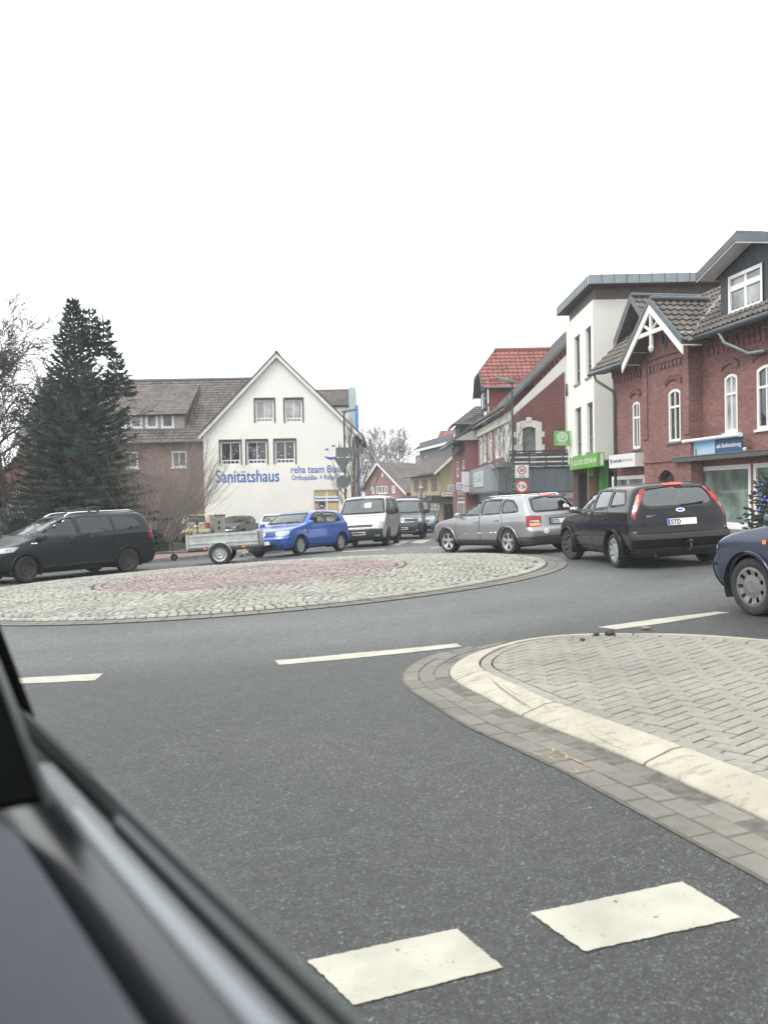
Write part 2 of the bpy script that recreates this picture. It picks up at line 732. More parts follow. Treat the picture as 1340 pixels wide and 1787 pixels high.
# block line across the lane in the foreground (0.5 m by 0.3 m blocks), running on under the car door
marking([(925, 1595), (1190, 1540), (1293, 1603), (1020, 1662)], .0028, .012)
marking([(536, 1678), (797, 1622), (877, 1690), (618, 1756)], .0028, .012)
b0, b1 = ong(925, 1595), ong(536, 1678)
for k in (2, 3):
    dd = V((b1.x - b0.x, b1.y - b0.y)) * k
    marking([(p.x + dd.x, p.y + dd.y) for p in [ong(925, 1595), ong(1190, 1540), ong(1293, 1603), ong(1020, 1662)]], .006, .02, True)
# dashed edge line of the circulating lane
marking([(480, 1153), (520, 1150), (600, 1142), (700, 1133), (795, 1123.5), (806, 1129), (700, 1141), (600, 1151), (486, 1161)], .006, .05)
marking([(-60, 1190), (30, 1184), (120, 1179), (182, 1175.5), (165, 1188), (90, 1191.5), (30, 1194), (-60, 1199)], .008, .05)
marking([(1042, 1095), (1150, 1080), (1250, 1068), (1272, 1069.5), (1150, 1089), (1075, 1099)], .006, .05)
marking([(1330, 1062), (1420, 1050), (1420, 1058), (1330, 1070)], .006, .05)
# far side of the junction
marking([(714, 947.5), (726.6, 943.3), (752.6, 942), (736.5, 948.4)], .02, .2)
marking([(681, 952), (700, 945), (716, 944), (697, 951.5)], .02, .2)
marking([(597, 963.6), (672, 959.6), (672, 958.2), (597, 962)], .01, .2)
marking([(752, 957), (766, 956), (766, 954.8), (752, 955.8)], .01, .2)

# ---- the cobbled centre of the roundabout
RC = V((-2.8, 18.9))
RR = 6.15


def rz(x, y):
    r = math.hypot(x - RC.x, y - RC.y)
    return gz(x, y) + 0.03 + 0.13 * max(0.0, 1 - (r / RR) ** 2)


rnd = random.Random(3)
mb = MB()
ring_n = 96
prev = None
for k in range(14):
    r = RR * (1 - k / 13)
    ring = [(RC.x + r * math.cos(2 * PI * i / ring_n), RC.y + r * math.sin(2 * PI * i / ring_n)) for i in range(ring_n)]
    ring = [V((x, y, rz(x, y) - 0.012)) for x, y in ring]
    if prev:
        mb.add(prev + ring, [(i, (i + 1) % ring_n, ring_n + (i + 1) % ring_n, ring_n + i) for i in range(ring_n)])
    prev = ring
out = [V((p.x, p.y, gz(p.x, p.y) - 0.05)) for p in [V((RC.x + RR * math.cos(2 * PI * i / ring_n), RC.y + RR * math.sin(2 * PI * i / ring_n))) for i in range(ring_n)]]
top = [V((p.x, p.y, rz(p.x, p.y) - 0.012)) for p in out]
mb.add(out + top, [(i, (i + 1) % ring_n, ring_n + (i + 1) % ring_n, ring_n + i) for i in range(ring_n)])
struct(mb.build('roundabout_bed', M_JOINT))
pale, red = MB(), MB()
pitch = 0.118
nfan = 26
r = 0.06
cellid = 0
while r < RR + 0.3:
    n = max(5, int(2 * PI * r / 0.128))
    ph = rnd.random() * 6.28
    for i in range(n):
        a = ph + 2 * PI * i / n
        fan = (a * nfan / (2 * PI)) % 1.0
        rr = r + (0.30 * (4 * (fan - .5) ** 2) - 0.15) * min(1, r / 2.5) if 0.3 < r else r
        if r > RR - .1:
            continue
        if rr > RR - 0.19 or (3.02 < rr < 3.30):
            continue
        cx, cy = RC.x + rr * math.cos(a), RC.y + rr * math.sin(a)
        tgt = red if rr < 3.2 else pale
        sz = 0.046 + rnd.uniform(-.006, .006)
        st = 0.054 + rnd.uniform(-.008, .006)
        aa = a + rnd.uniform(-.12, .12) + (0.5 * (fan - .5) if 0.3 < r else 0)
        c_, s_ = math.cos(aa), math.sin(aa)
        hh = rnd.uniform(-.006, .008)
        t1, t2 = rnd.uniform(-.08, .08), rnd.uniform(-.08, .08)
        vs = []
        for (q, dz) in ((1.0, -0.022), (0.80, 0.008)):
            for (u_, v_) in ((-1, -1), (1, -1), (1, 1), (-1, 1)):
                x, y = u_ * sz * q, v_ * st * q
                vs.append((cx + x * c_ - y * s_, cy + x * s_ + y * c_, rz(cx, cy) + dz + hh + t1 * x + t2 * y))
        cellid += 1
        w = (cellid * 0.37, cellid * 0.71)
        tgt.add(vs, [(4, 5, 6, 7), (0, 1, 5, 4), (1, 2, 6, 5), (2, 3, 7, 6), (3, 0, 4, 7)], 0, [w] * 8)
    r += pitch
for (rr, sz, st) in ((RR - 0.10, .085, .07), (3.16, .065, .058)):
    n = int(2 * PI * rr / (2 * st + .015))
    for i in range(n):
        a = 2 * PI * i / n
        cx, cy = RC.x + rr * math.cos(a), RC.y + rr * math.sin(a)
        vs = []
        hh = rnd.uniform(-.004, .006)
        for (q, dz) in ((1.0, -0.022), (0.82, 0.008)):
            for (u_, v_) in ((-1, -1), (1, -1), (1, 1), (-1, 1)):
                x, y = u_ * sz * q, v_ * st * q
                vs.append((cx + x * math.cos(a) - y * math.sin(a), cy + x * math.sin(a) + y * math.cos(a), rz(cx, cy) + dz + hh))
        cellid += 1
        (pale if rr > 4 else red).add(vs, [(4, 5, 6, 7), (0, 1, 5, 4), (1, 2, 6, 5), (2, 3, 7, 6), (3, 0, 4, 7)], 0, [(cellid * .37, cellid * .71)] * 8)
struct(pale.build('roundabout_cobbles', mat_stone('pale_cobble', (.235, .23, .195), (.34, .335, .29))))
struct(red.build('roundabout_red_cobbles', mat_stone('red_cobble', (.225, .182, .170), (.305, .25, .232))))
# slab channel round it
mb = MB()
n = 120
for i in range(n):
    a0, a1 = 2 * PI * (i + .03) / n, 2 * PI * (i + .97) / n
    for (r0, r1) in ((RR + .01, RR + .19), (RR + .205, RR + .39)):
        vs = []
        for (rr, a) in ((r0, a0), (r1, a0), (r1, a1), (r0, a1)):
            x, y = RC.x + rr * math.cos(a), RC.y + rr * math.sin(a)
            vs.append((x, y, gz(x, y) + .012))
        mb.add(vs, [(0, 1, 2, 3)], 0, [(i * .37, r0)] * 4)
M_SLAB = mat_stone('grey_slab', (.125, .117, .098), (.170, .160, .135))
struct(mb.build('roundabout_channel', M_SLAB))
mb = MB()
mb.add([V((RC.x + rr * math.cos(2 * PI * i / n), RC.y + rr * math.sin(2 * PI * i / n), 0)) for rr in (RR - .02, RR + .41) for i in range(n)],
       [(i, n + i, n + (i + 1) % n, (i + 1) % n) for i in range(n)])
mb.v = [(x, y, gz(x, y) + .006) for x, y, z in mb.v]
struct(mb.build('channel_bed', M_JOINT))

# ---- traffic island at the right: kerb stones, gutter slabs, herringbone paving
ISL = [(2.4, 1.8), (2.05, 2.9), (1.71, 4.0), (1.51, 4.65), (1.375, 5.01), (1.23, 5.39), (1.075, 5.76), (.925, 6.36), (.79, 6.83), (.735, 7.20), (.80, 7.54), (.98, 7.93), (1.29, 8.29), (1.76, 8.42), (2.27, 8.22), (2.75, 7.95), (3.22, 7.40), (3.6, 6.7), (3.95, 5.6), (4.1, 4.4), (4.2, 3.0), (4.1, 1.8)]


def smooth_closed(P, k=2):
    for _ in range(k):
        Q = []
        for i in range(len(P)):
            a, b = P[i], P[(i + 1) % len(P)]
            Q += [(a[0] * .75 + b[0] * .25, a[1] * .75 + b[1] * .25), (a[0] * .25 + b[0] * .75, a[1] * .25 + b[1] * .75)]
        P = Q
    return P


isl = smooth_closed(ISL, 2)
if area(isl) < 0:
    isl = isl[::-1]
islp = resample(isl, 0.06)


def arc_table(P):
    s = [0.0]
    for i in range(len(P)):
        a, b = P[i], P[(i + 1) % len(P)]
        s.append(s[-1] + math.hypot(b[0] - a[0], b[1] - a[1]))
    return s


sarc = arc_table(islp)


def on_arc(s):
    s = s % sarc[-1]
    lo, hi = 0, len(islp)
    while hi - lo > 1:
        m_ = (lo + hi) // 2
        if sarc[m_] <= s: lo = m_
        else: hi = m_
    a, b = islp[lo], islp[(lo + 1) % len(islp)]
    t = (s - sarc[lo]) / max(1e-9, sarc[lo + 1] - sarc[lo])
    d = V((b[0] - a[0], b[1] - a[1])).normalized()
    return V((a[0] + (b[0] - a[0]) * t, a[1] + (b[1] - a[1]) * t)), V((d.y, -d.x))


def island_pt(s, off, dz):
    p, n_ = on_arc(s)
    # soften the normal across the bend
    n_ = (on_arc(s - .12)[1] + n_ + on_arc(s + .12)[1]).normalized()
    q = p + n_ * off
    return V((q.x, q.y, gz(q.x, q.y) + dz))


def mat_kerb():
    m, t, b = nodes('kerb_white')
    tc = N(t, 'ShaderNodeTexCoord')
    n1 = N(t, 'ShaderNodeTexNoise', Scale=3.0, Detail=8.0)
    n2 = N(t, 'ShaderNodeTexNoise', Scale=38.0, Detail=6.0)
    sc = N(t, 'ShaderNodeMapping')
    sc.inputs['Scale'].default_value = (5, 22, 22)
    sc.inputs['Rotation'].default_value = (0, 0, R(-62))
    n3 = N(t, 'ShaderNodeTexNoise', Scale=1.0, Detail=5.0)
    L(t, tc.outputs['Object'], n1.inputs['Vector']); L(t, tc.outputs['Object'], n2.inputs['Vector'])
    L(t, tc.outputs['Object'], sc.inputs[0]); L(t, sc.outputs[0], n3.inputs['Vector'])
    c = ramp(t, n1.outputs[0], [(0.3, (.28, .26, .205)), (0.65, (.365, .345, .28))])
    f2 = ramp(t, n2.outputs[0], [(0.28, 0.62), (0.40, 1.0)])
    f3 = ramp(t, n3.outputs[0], [(0.33, 0.62), (0.45, 1.0)])
    a = N(t, 'ShaderNodeMixRGB', blend_type='MULTIPLY'); a.inputs[0].default_value = .8
    L(t, c, a.inputs[1]); L(t, f2, a.inputs[2])
    d = N(t, 'ShaderNodeMixRGB', blend_type='MULTIPLY'); d.inputs[0].default_value = .7
    L(t, a.outputs[0], d.inputs[1]); L(t, f3, d.inputs[2])
    L(t, d.outputs[0], b.inputs['Base Color'])
    b.inputs['Roughness'].default_value = 0.85
    bp = N(t, 'ShaderNodeBump', Strength=0.3, Distance=0.006)
    L(t, n2.outputs[0], bp.inputs['Height']); L(t, bp.outputs[0], b.inputs['Normal'])
    return m


M_KERB = mat_kerb()
KP = [(0.24, -0.03), (0.236, 0.014), (0.224, 0.024), (0.085, 0.062), (0.065, 0.068), (0.0, 0.069), (-0.004, 0.02)]
stone = 1.21
# a joint falls where the photograph shows one
s_joint = min(range(0, int(sarc[-1] * 100)), key=lambda k: (on_arc(k / 100)[0] - V((1.075, 5.76))).length) / 100
nst = int(sarc[-1] / stone)
stl = sarc[-1] / nst
mb = MB()
for i in range(nst):
    s0, s1 = s_joint + i * stl + .009, s_joint + (i + 1) * stl - .009
    m_ = 18
    b = len(mb.v)
    np_ = len(KP)
    for j in range(m_ + 1):
        s = s0 + (s1 - s0) * j / m_
        e = 1 - 0.5 * (1 if j in (0, m_) else 0)
        for (o_, h_) in KP:
            mb.v.append(tuple(island_pt(s, o_ * (0.985 if j in (0, m_) else 1), h_ - (0.004 if j in (0, m_) and h_ > 0 else 0))))
    for j in range(m_):
        for q in range(np_ - 1):
            mb.f.append([b + j * np_ + q, b + j * np_ + q + 1, b + (j + 1) * np_ + q + 1, b + (j + 1) * np_ + q]); mb.m.append(0); mb.uv.append(None)
    for j, rev in ((0, True), (m_, False)):
        f = [b + j * np_ + q for q in range(np_)]
        mb.f.append(f[::-1] if rev else f); mb.m.append(0); mb.uv.append(None)
KB = BVHTree.FromPolygons([V(p) for p in mb.v], mb.f)
struct(mb.build('kerb', M_KERB, smooth=True, angle=22))
mb = MB()
kb = [(0.255, -0.03), (0.228, 0.006), (0.075, 0.045), (0.0, 0.052)]
ms = 200
for j in range(ms):
    for (o_, h_) in kb:
        mb.v.append(tuple(island_pt(sarc[-1] * j / ms, o_, h_)))
for j in range(ms):
    for q in range(3):
        j2 = (j + 1) % ms
        mb.f.append([j * 4 + q, j * 4 + q + 1, j2 * 4 + q + 1, j2 * 4 + q]); mb.m.append(0); mb.uv.append(None)
struct(mb.build('kerb_bed', M_JOINT, smooth=True))

# gutter slabs, two courses along the kerb, running out round the nose
GW = 0.38
mb = MB()
s = 0.0
gi = 0


def gut_w(s):
    """width of the gutter: full along the near side, none on the far side of the nose"""
    p, _ = on_arc(s)
    if p.x > 2.6 and p.y < 7.7:
        return 0.0
    k = max(0.0, min(1.0, (p.x - .95) / .55)) if p.y > 7.0 else 0.0
    return GW * (1 - k)


SL = .235
ns = int(sarc[-1] / SL)
rnd = random.Random(11)
for i in range(ns):
    for cidx in (0, 1, 2):
        sh = (.5 * SL if cidx == 1 else .2 * SL if cidx == 2 else 0)
        s0, s1 = i * SL + sh + .004, (i + 1) * SL + sh - .004
        w = gut_w((s0 + s1) / 2)
        if w < .08:
            continue
        o0, o1 = .245 + w * (cidx / 3) + .004, .245 + w * ((cidx + 1) / 3) - .004
        h = .010 + rnd.uniform(-.002, .003) - (.006 if cidx == 0 else 0)
        vs = [island_pt(s0, o0, h), island_pt(s0, o1, h), island_pt(s1, o1, h), island_pt(s1, o0, h)]
        ctr = sum(vs, V()) / 4
        vs2 = [ctr + (v - ctr) * .965 for v in vs]
        vs = [v - V((0, 0, .008)) for v in vs]
        gi += 1
        mb.add(vs + vs2, [(4, 5, 6, 7), (0, 1, 5, 4), (1, 2, 6, 5), (2, 3, 7, 6), (3, 0, 4, 7)], 0, [(gi * .37, gi * .53)] * 8)
struct(mb.build('gutter', M_SLAB))
mb = MB()
for j in range(300):
    s = sarc[-1] * j / 300
    w = gut_w(s)
    mb.v += [tuple(island_pt(s, .225, .004)), tuple(island_pt(s, .255 + w, .004))]
for j in range(300):
    j2 = (j + 1) % 300
    mb.f.append([2 * j, 2 * j + 1, 2 * j2 + 1, 2 * j2]); mb.m.append(0); mb.uv.append(None)
struct(mb.build('gutter_bed', mat('gutter_joint', (.10, .095, .08), .95, var=.4, scale=15)))

# herringbone pavers cut to the border course
M_PAVER = mat_stone('grey_paver', (.205, .197, .165), (.235, .226, .192), nscale=30)
mb = MB()
pid = 0
inner = resample(isl, .12)


def paver(poly, h=0.0, gap=.006):
    global pid
    if len(poly) < 3 or abs(area(poly)) < 4e-4:
        return
    p = offset_poly(poly, -gap)
    if len(p) < 3:
        return
    q = offset_poly(poly, -gap - .005)
    if len(q) != len(p):
        return
    pid += 1
    z = lambda x, y: gz(x, y) + .063 + h
    n_ = len(p)
    if area(p) <= 0 or area(q) <= 0:
        return
    mb.add([(x, y, z(x, y) - .014) for x, y in p] + [(x, y, z(x, y) - .004) for x, y in p] + [(x, y, z(x, y)) for x, y in q],
           [[2 * n_ + i for i in range(n_)]] + [[i, (i + 1) % n_, n_ + (i + 1) % n_, n_ + i] for i in range(n_)] + [[n_ + i, n_ + (i + 1) % n_, 2 * n_ + (i + 1) % n_, 2 * n_ + i] for i in range(n_)],
           0, [(pid * .37, pid * .71)] * (3 * n_))


# border course (headers lying along the kerb)
nb = int(sarc[-1] / .205)
for i in range(nb):
    s0, s1 = sarc[-1] * i / nb, sarc[-1] * (i + 1) / nb
    pts = [island_pt(s0, -.008, 0), island_pt(s1, -.008, 0), island_pt(s1, -.105, 0), island_pt(s0, -.105, 0)]
    pl = [(p.x, p.y) for p in pts]
    if area(pl) < 0: pl = pl[::-1]
    paver(pl, rnd.uniform(-.002, .002))
clip = [tuple(island_pt(sarc[-1] * j / 90, -.108, 0)[:2]) for j in range(90)]
if area(clip) < 0: clip = clip[::-1]
# keep the clip outline convex
ch = []
for p in sorted(clip):
    while len(ch) > 1 and (ch[-1][0] - ch[-2][0]) * (p[1] - ch[-2][1]) - (ch[-1][1] - ch[-2][1]) * (p[0] - ch[-2][0]) <= 0: ch.pop()
    ch.append(p)
up_ = []
for p in sorted(clip, reverse=True):
    while len(up_) > 1 and (up_[-1][0] - up_[-2][0]) * (p[1] - up_[-2][1]) - (up_[-1][1] - up_[-2][1]) * (p[0] - up_[-2][0]) <= 0: up_.pop()
    up_.append(p)
clip = ch[:-1] + up_[:-1]
# herringbone axes, following the long edge of the island
ang = R(38)
ca, sa = math.cos(ang), math.sin(ang)
w = .10
for i in range(-60, 90):
    for j in range(-60, 90):
        k = (i - j) % 4
        if k == 0: x0, y0, x1, y1 = i, j, i + 2, j + 1
        elif k == 3: x0, y0, x1, y1 = i, j, i + 1, j + 2
        else: continue
        q = [(x0, y0), (x1, y0), (x1, y1), (x0, y1)]
        q = [(2.2 + (x * ca - y * sa) * w, 5.0 + (x * sa + y * ca) * w) for x, y in q]
        cx, cy = sum(p[0] for p in q) / 4, sum(p[1] for p in q) / 4
        if not (.3 < cx < 4.4 and 1.5 < cy < 8.3):
            continue
        paver(clip_convex(q, clip), rnd.uniform(-.0025, .0025))
struct(mb.build('island_paving', M_PAVER))
mb = MB()
vs, tris = cdt(resample([tuple(island_pt(sarc[-1] * j / 120, -.004, 0)[:2]) for j in range(120)], .2), (), .3)
mb.add([gpt(x, y, .0525) for x, y in vs], tris)
struct(mb.build('island_bed', mat('dark_joint', (.022, .022, .018), .95, var=.4, scale=20)))

# black tyre scuffs on the kerb stones
mb = MB()
rs_ = random.Random(2)


def scuff(x0, y0, x1, y1, w_, k_):
    for q in range(k_):
        dx, dy = rs_.uniform(-9, 9), rs_.uniform(-5, 5)
        pts = []
        for i in range(7):
            s = i / 6
            r_ = ray(x0 + dx + (x1 - x0) * s, y0 + dy + (y1 - y0) * s + 4 * math.sin(s * 3))
            h_, n_, *_ = KB.ray_cast(V((0, 0, CAMZ)), r_)
            if h_ is not None:
                pts.append((h_, n_ if n_.z > 0 else -n_, w_ * math.sin(PI * (.1 + .8 * s)) * rs_.uniform(.4, 1)))
        if len(pts) < 3: continue
        vs = []
        for i, (p, n_, w2) in enumerate(pts):
            d_ = (pts[min(i + 1, len(pts) - 1)][0] - pts[max(0, i - 1)][0]).normalized()
            sd = d_.cross(n_) * w2
            vs += [p + n_ * (.0015 + .0004 * q) + sd, p + n_ * (.0015 + .0004 * q) - sd]
        mb.add(vs, [(2 * i, 2 * i + 1, 2 * i + 3, 2 * i + 2) for i in range(len(pts) - 1)])


scuff(855, 1186, 925, 1236, .004, 4)
scuff(868, 1190, 905, 1212, .0035, 3)
scuff(945, 1220, 960, 1236, .003, 2)
scuff(1030, 1272, 1100, 1306, .0012, 3)
struct(mb.build('kerb_scuff', mat('tyre_scuff', (.20, .19, .165), .9, var=.5, scale=60)))

# surveyor's spray mark on the gutter
def spray(px, w_):
    P = [ong(*p, .014) for p in px]
    n_ = len(P)
    vs = []
    for i in range(n_):
        d = (P[min(i + 1, n_ - 1)] - P[max(0, i - 1)])
        nn = V((-d.y, d.x, 0)).normalized() * w_ * (.6 + .4 * math.sin(i * 1.9))
        vs += [P[i] + nn, P[i] - nn]
    mb.add(vs, [(2 * i, 2 * i + 1, 2 * i + 3, 2 * i + 2) for i in range(n_ - 1)])


mb = MB()
spray([(928, 1312), (940, 1317), (952, 1318), (963, 1313), (966, 1308), (960, 1305), (968, 1307), (985, 1314)], .007)
spray([(985, 1314), (990, 1322), (982, 1326), (968, 1326), (958, 1321), (966, 1318), (980, 1319), (1000, 1324), (1018, 1332)], .007)
spray([(1027, 1336), (1012, 1338), (1000, 1334), (1004, 1342), (1008, 1347), (998, 1348), (985, 1344)], .007)
o = mb.build('spray_mark', mat('orange_spray', (.32, .215, .115), .8, var=.3, scale=30))
struct(o)

# ---- pavements
def mat_pav(name, c1, c2, mortar, bw, bh):
    return mat_brick(name, c1, c2, mortar, bw, bh, .006, .3)


M_PAVL = mat_pav('red_pavement', (.19, .11, .095), (.25, .16, .14), (.08, .07, .06), .2, .1)
M_PAVR = mat_pav('grey_red_pavement', (.16, .13, .12), (.22, .19, .17), (.08, .07, .06), .2, .1)
edgeL = [tuple(ong(*p)[:2]) for p in [(-160, 1020), (-40, 1010), (100, 998), (200, 988), (262, 982), (386, 970.5), (433, 967.5)]]
edgeL = [(-26, 24.5), (-18, 25.5)] + [p for p in edgeL if p[0] < -4.6] + [(-4.9, 30.6), (-4.2, 32), (-3.3, 35), (-2.8, 40), (-2.6, 48), (-2.4, 60), (-1.6, 90), (-1.4, 112)]
edgeR = [(8.4, -6), (7.9, 4), (7.6, 9), (7.1, 14), (6.9, 17.5), (6.65, 21), (6.25, 26), (5.75, 30), (5.4, 36), (4.95, 46), (4.0, 60), (3.0, 72), (2.4, 84), (2.2, 100)]


def pavement(name, edge, back, m):
    poly = edge + back
    sheet(name, poly, .12, m, 1.0)
    mb = MB()
    E_ = resample(edge, .5, closed=False)
    sgn = 1 if area(poly) > 0 else -1
    acc = 0.0
    for i in range(len(E_) - 1):
        a, b = V(E_[i]), V(E_[i + 1])
        d = (b - a).normalized()
        n_ = V((d.y, -d.x)) * sgn          # out to the road
        a2, b2 = a + d * .004, b - d * .004
        q = lambda p, o_, h_: gpt(p.x + n_.x * o_, p.y + n_.y * o_, h_)
        mb.add([q(a2, .11, -.02), q(b2, .11, -.02), q(a2, .10, .11), q(b2, .10, .11), q(a2, .085, .125), q(b2, .085, .125), q(a2, -.03, .126), q(b2, -.03, .126)],
               [(0, 1, 3, 2), (2, 3, 5, 4), (4, 5, 7, 6), (0, 2, 4, 6), (1, 7, 5, 3)])
    struct(mb.build('kerb', mat('kerb_grey', (.20, .19, .17), .85, var=.3, scale=5)))


pavement('pavement', edgeL, [(-30, 112), (-60, 60), (-60, 24)], M_PAVL)
pavement('pavement', edgeR, [(40, 100), (40, -6)], M_PAVR)
# planted earth behind the left pavement
M_EARTH = mat('bed_earth', (.035, .03, .024), .95, var=.5, scale=6, bump=.6, bscale=12)
bed = [(-19, 31.5), (-12, 33), (-8.6, 35.5), (-7.2, 38.5), (-7.4, 41.5), (-12, 43), (-20, 43), (-24, 36)]
mb = MB()
rb = random.Random(5)
vs, tris = cdt(resample(bed, .5), (), .5)
mb.add([gpt(x, y, .13 + (rb.uniform(0, .16) if inside((x, y), offset_poly(bed, -.3)) else 0)) for x, y in vs], tris)
struct(mb.build('planting_bed', M_EARTH, smooth=True))

# ================================================================== buildings
class Wall:
    """vertical plane through two ground points, outward normal towards the camera side"""

    def __init__(self, A, B, flip=False):
        self.A = V((A[0], A[1], 0.0))
        self.u = V((B[0] - A[0], B[1] - A[1], 0)).normalized()
        self.len = math.hypot(B[0] - A[0], B[1] - A[1])
        n = V((self.u.y, -self.u.x, 0))
        if n.dot(-self.A - self.u * self.len / 2) < 0:
            n = -n
        self.n = -n if flip else n

    def pt(self, u, z, d=0.0):
        p = self.A + self.u * u + self.n * d
        return V((p.x, p.y, z))

    def uz(self, px, py, d=0.0):
        r = ray(px, py)
        o = V((0, 0, CAMZ))
        A = self.A + self.n * d
        t = (A - o).dot(self.n) / r.dot(self.n)
        p = o + r * t
        return ((p - self.A).dot(self.u), p.z)

    def rect(self, x0, x1, yt, yb, d=0.0):
        """heights read at the left edge x0"""
        u0, zt = self.uz(x0, yt, d)
        _, zb = self.uz(x0, yb, d)
        u1, _ = self.uz(x1, yt, d)
        return min(u0, u1), zb, max(u0, u1), zt

    def off(self, d):
        w = Wall.__new__(Wall)
        w.A, w.u, w.len, w.n = self.A + self.n * d, self.u, self.len, self.n
        return w


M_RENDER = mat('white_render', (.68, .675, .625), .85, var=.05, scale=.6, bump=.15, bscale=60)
M_RENDER2 = mat('cream_shaded_render', (.56, .555, .50), .85, var=.05, scale=.6, bump=.15, bscale=60)  # cream on the corner house, shade put into the colour on the white building
M_WFRAME = mat('white_frame', (.66, .66, .64), .35, var=.04)
M_WOODW = mat('white_wood', (.62, .61, .58), .5, var=.08)
M_DARKF = mat('dark_frame', (.03, .033, .036), .5)
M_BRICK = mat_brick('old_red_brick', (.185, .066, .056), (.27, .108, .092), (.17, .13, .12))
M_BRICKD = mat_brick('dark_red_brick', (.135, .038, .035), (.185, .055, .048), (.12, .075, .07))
M_BRICKL = mat_brick('brown_brick', (.20, .105, .09), (.28, .17, .14), (.25, .20, .18))
M_BRICKO = mat_brick('orange_brick', (.24, .11, .095), (.31, .16, .14), (.22, .17, .15))
M_TILEB = mat_tile('brown_tile', (.085, .071, .066), (.15, .127, .118))
M_TILED = mat_tile('dark_brown_tile', (.072, .064, .057), (.135, .118, .102))
M_TILER = mat_tile('red_tile', (.19, .062, .052), (.27, .10, .082), .3, .36)
M_TILEG = mat_tile('grey_tile', (.065, .064, .064), (.105, .10, .10))
M_SLATE = mat('slate_cladding', (.028, .032, .042), .6, var=.25, scale=7, bump=.3, bscale=18)
M_ZINC = mat('zinc', (.20, .225, .235), .45, .5, var=.15, scale=2)
M_ZINCD = mat('zinc_dark', (.09, .10, .11), .45, .5, var=.15, scale=2)
M_SOFFIT = mat('soffit_wood', (.10, .075, .062), .7, var=.2)
M_STONE = mat('sandstone_trim', (.50, .49, .44), .8, var=.1)
M_SILL = mat('sill_stone', (.14, .13, .125), .8)
M_GREYP = mat('grey_panel', (.105, .13, .145), .5, var=.12, scale=.8)
M_GREYP2 = mat('light_grey_panel', (.17, .20, .21), .5, var=.1, scale=.8)


def mat_pane(name, col, rough=.03):
    m, t, b = nodes(name)
    tc = N(t, 'ShaderNodeTexCoord')
    nz = N(t, 'ShaderNodeTexNoise', Scale=1.3, Detail=3.0)
    L(t, tc.outputs['Object'], nz.inputs['Vector'])
    c = ramp(t, nz.outputs[0], [(.35, [k * .5 for k in col]), (.65, [k * 1.5 for k in col])])
    L(t, c, b.inputs['Base Color'])
    b.inputs['Roughness'].default_value = rough
    b.inputs['Specular IOR Level'].default_value = .8
    n2 = N(t, 'ShaderNodeTexNoise', Scale=.9, Detail=1.0)
    L(t, tc.outputs['Object'], n2.inputs['Vector'])
    bp = N(t, 'ShaderNodeBump', Strength=.04, Distance=.1)
    L(t, n2.outputs[0], bp.inputs['Height']); L(t, bp.outputs[0], b.inputs['Normal'])
    return m


P_DARK = mat_pane('pane_dark', (.022, .026, .028))
P_GREY = mat_pane('pane_grey', (.12, .13, .13))
P_CURT = mat_pane('pane_curtain', (.30, .30, .29), .15)
P_BLIND = mat_pane('pane_blind', (.24, .25, .25), .3)
P_SHOP = mat_pane('pane_shop', (.15, .20, .175))


def wall(parent, name, W, outline, holes, m, reveal=.14, uvo=(0, 0), d=0.0, thick=0.0):
    """wall sheet with real openings and their reveals"""
    if area(outline) < 0: outline = outline[::-1]
    vs, tris = cdt(outline, holes)
    flip = W.u.cross(V((0, 0, 1))).dot(W.n) < 0
    mb = MB()
    mb.add([W.pt(u, z, d) for u, z in vs], [t[::-1] if flip else t for t in tris], 0, [(u + uvo[0], z + uvo[1]) for u, z in vs])
    for h in holes:
        hh = h if area(h) > 0 else h[::-1]
        n_ = len(hh)
        v = [W.pt(u, z, d) for u, z in hh] + [W.pt(u, z, d - reveal) for u, z in hh]
        uv = [(u, z) for u, z in hh] + [(u + reveal, z) for u, z in hh]
        mb.add(v, [[i, n_ + i, n_ + (i + 1) % n_, (i + 1) % n_] if not flip else [i, (i + 1) % n_, n_ + (i + 1) % n_, n_ + i] for i in range(n_)], 0, uv)
    return mb.build(name, m, parent)


def arch_outline(u0, z0, u1, z1, rise, seg=10):
    """rectangle whose head is a segment arch of the given rise (z1 is the crown)"""
    if rise <= 0:
        return [(u0, z0), (u1, z0), (u1, z1), (u0, z1)]
    w = u1 - u0
    pts = [(u0, z0), (u1, z0)]
    for i in range(seg + 1):
        t = i / seg
        x = u1 - w * t
        pts.append((x, z1 - rise + rise * (1 - (2 * t - 1) ** 2)))
    return pts


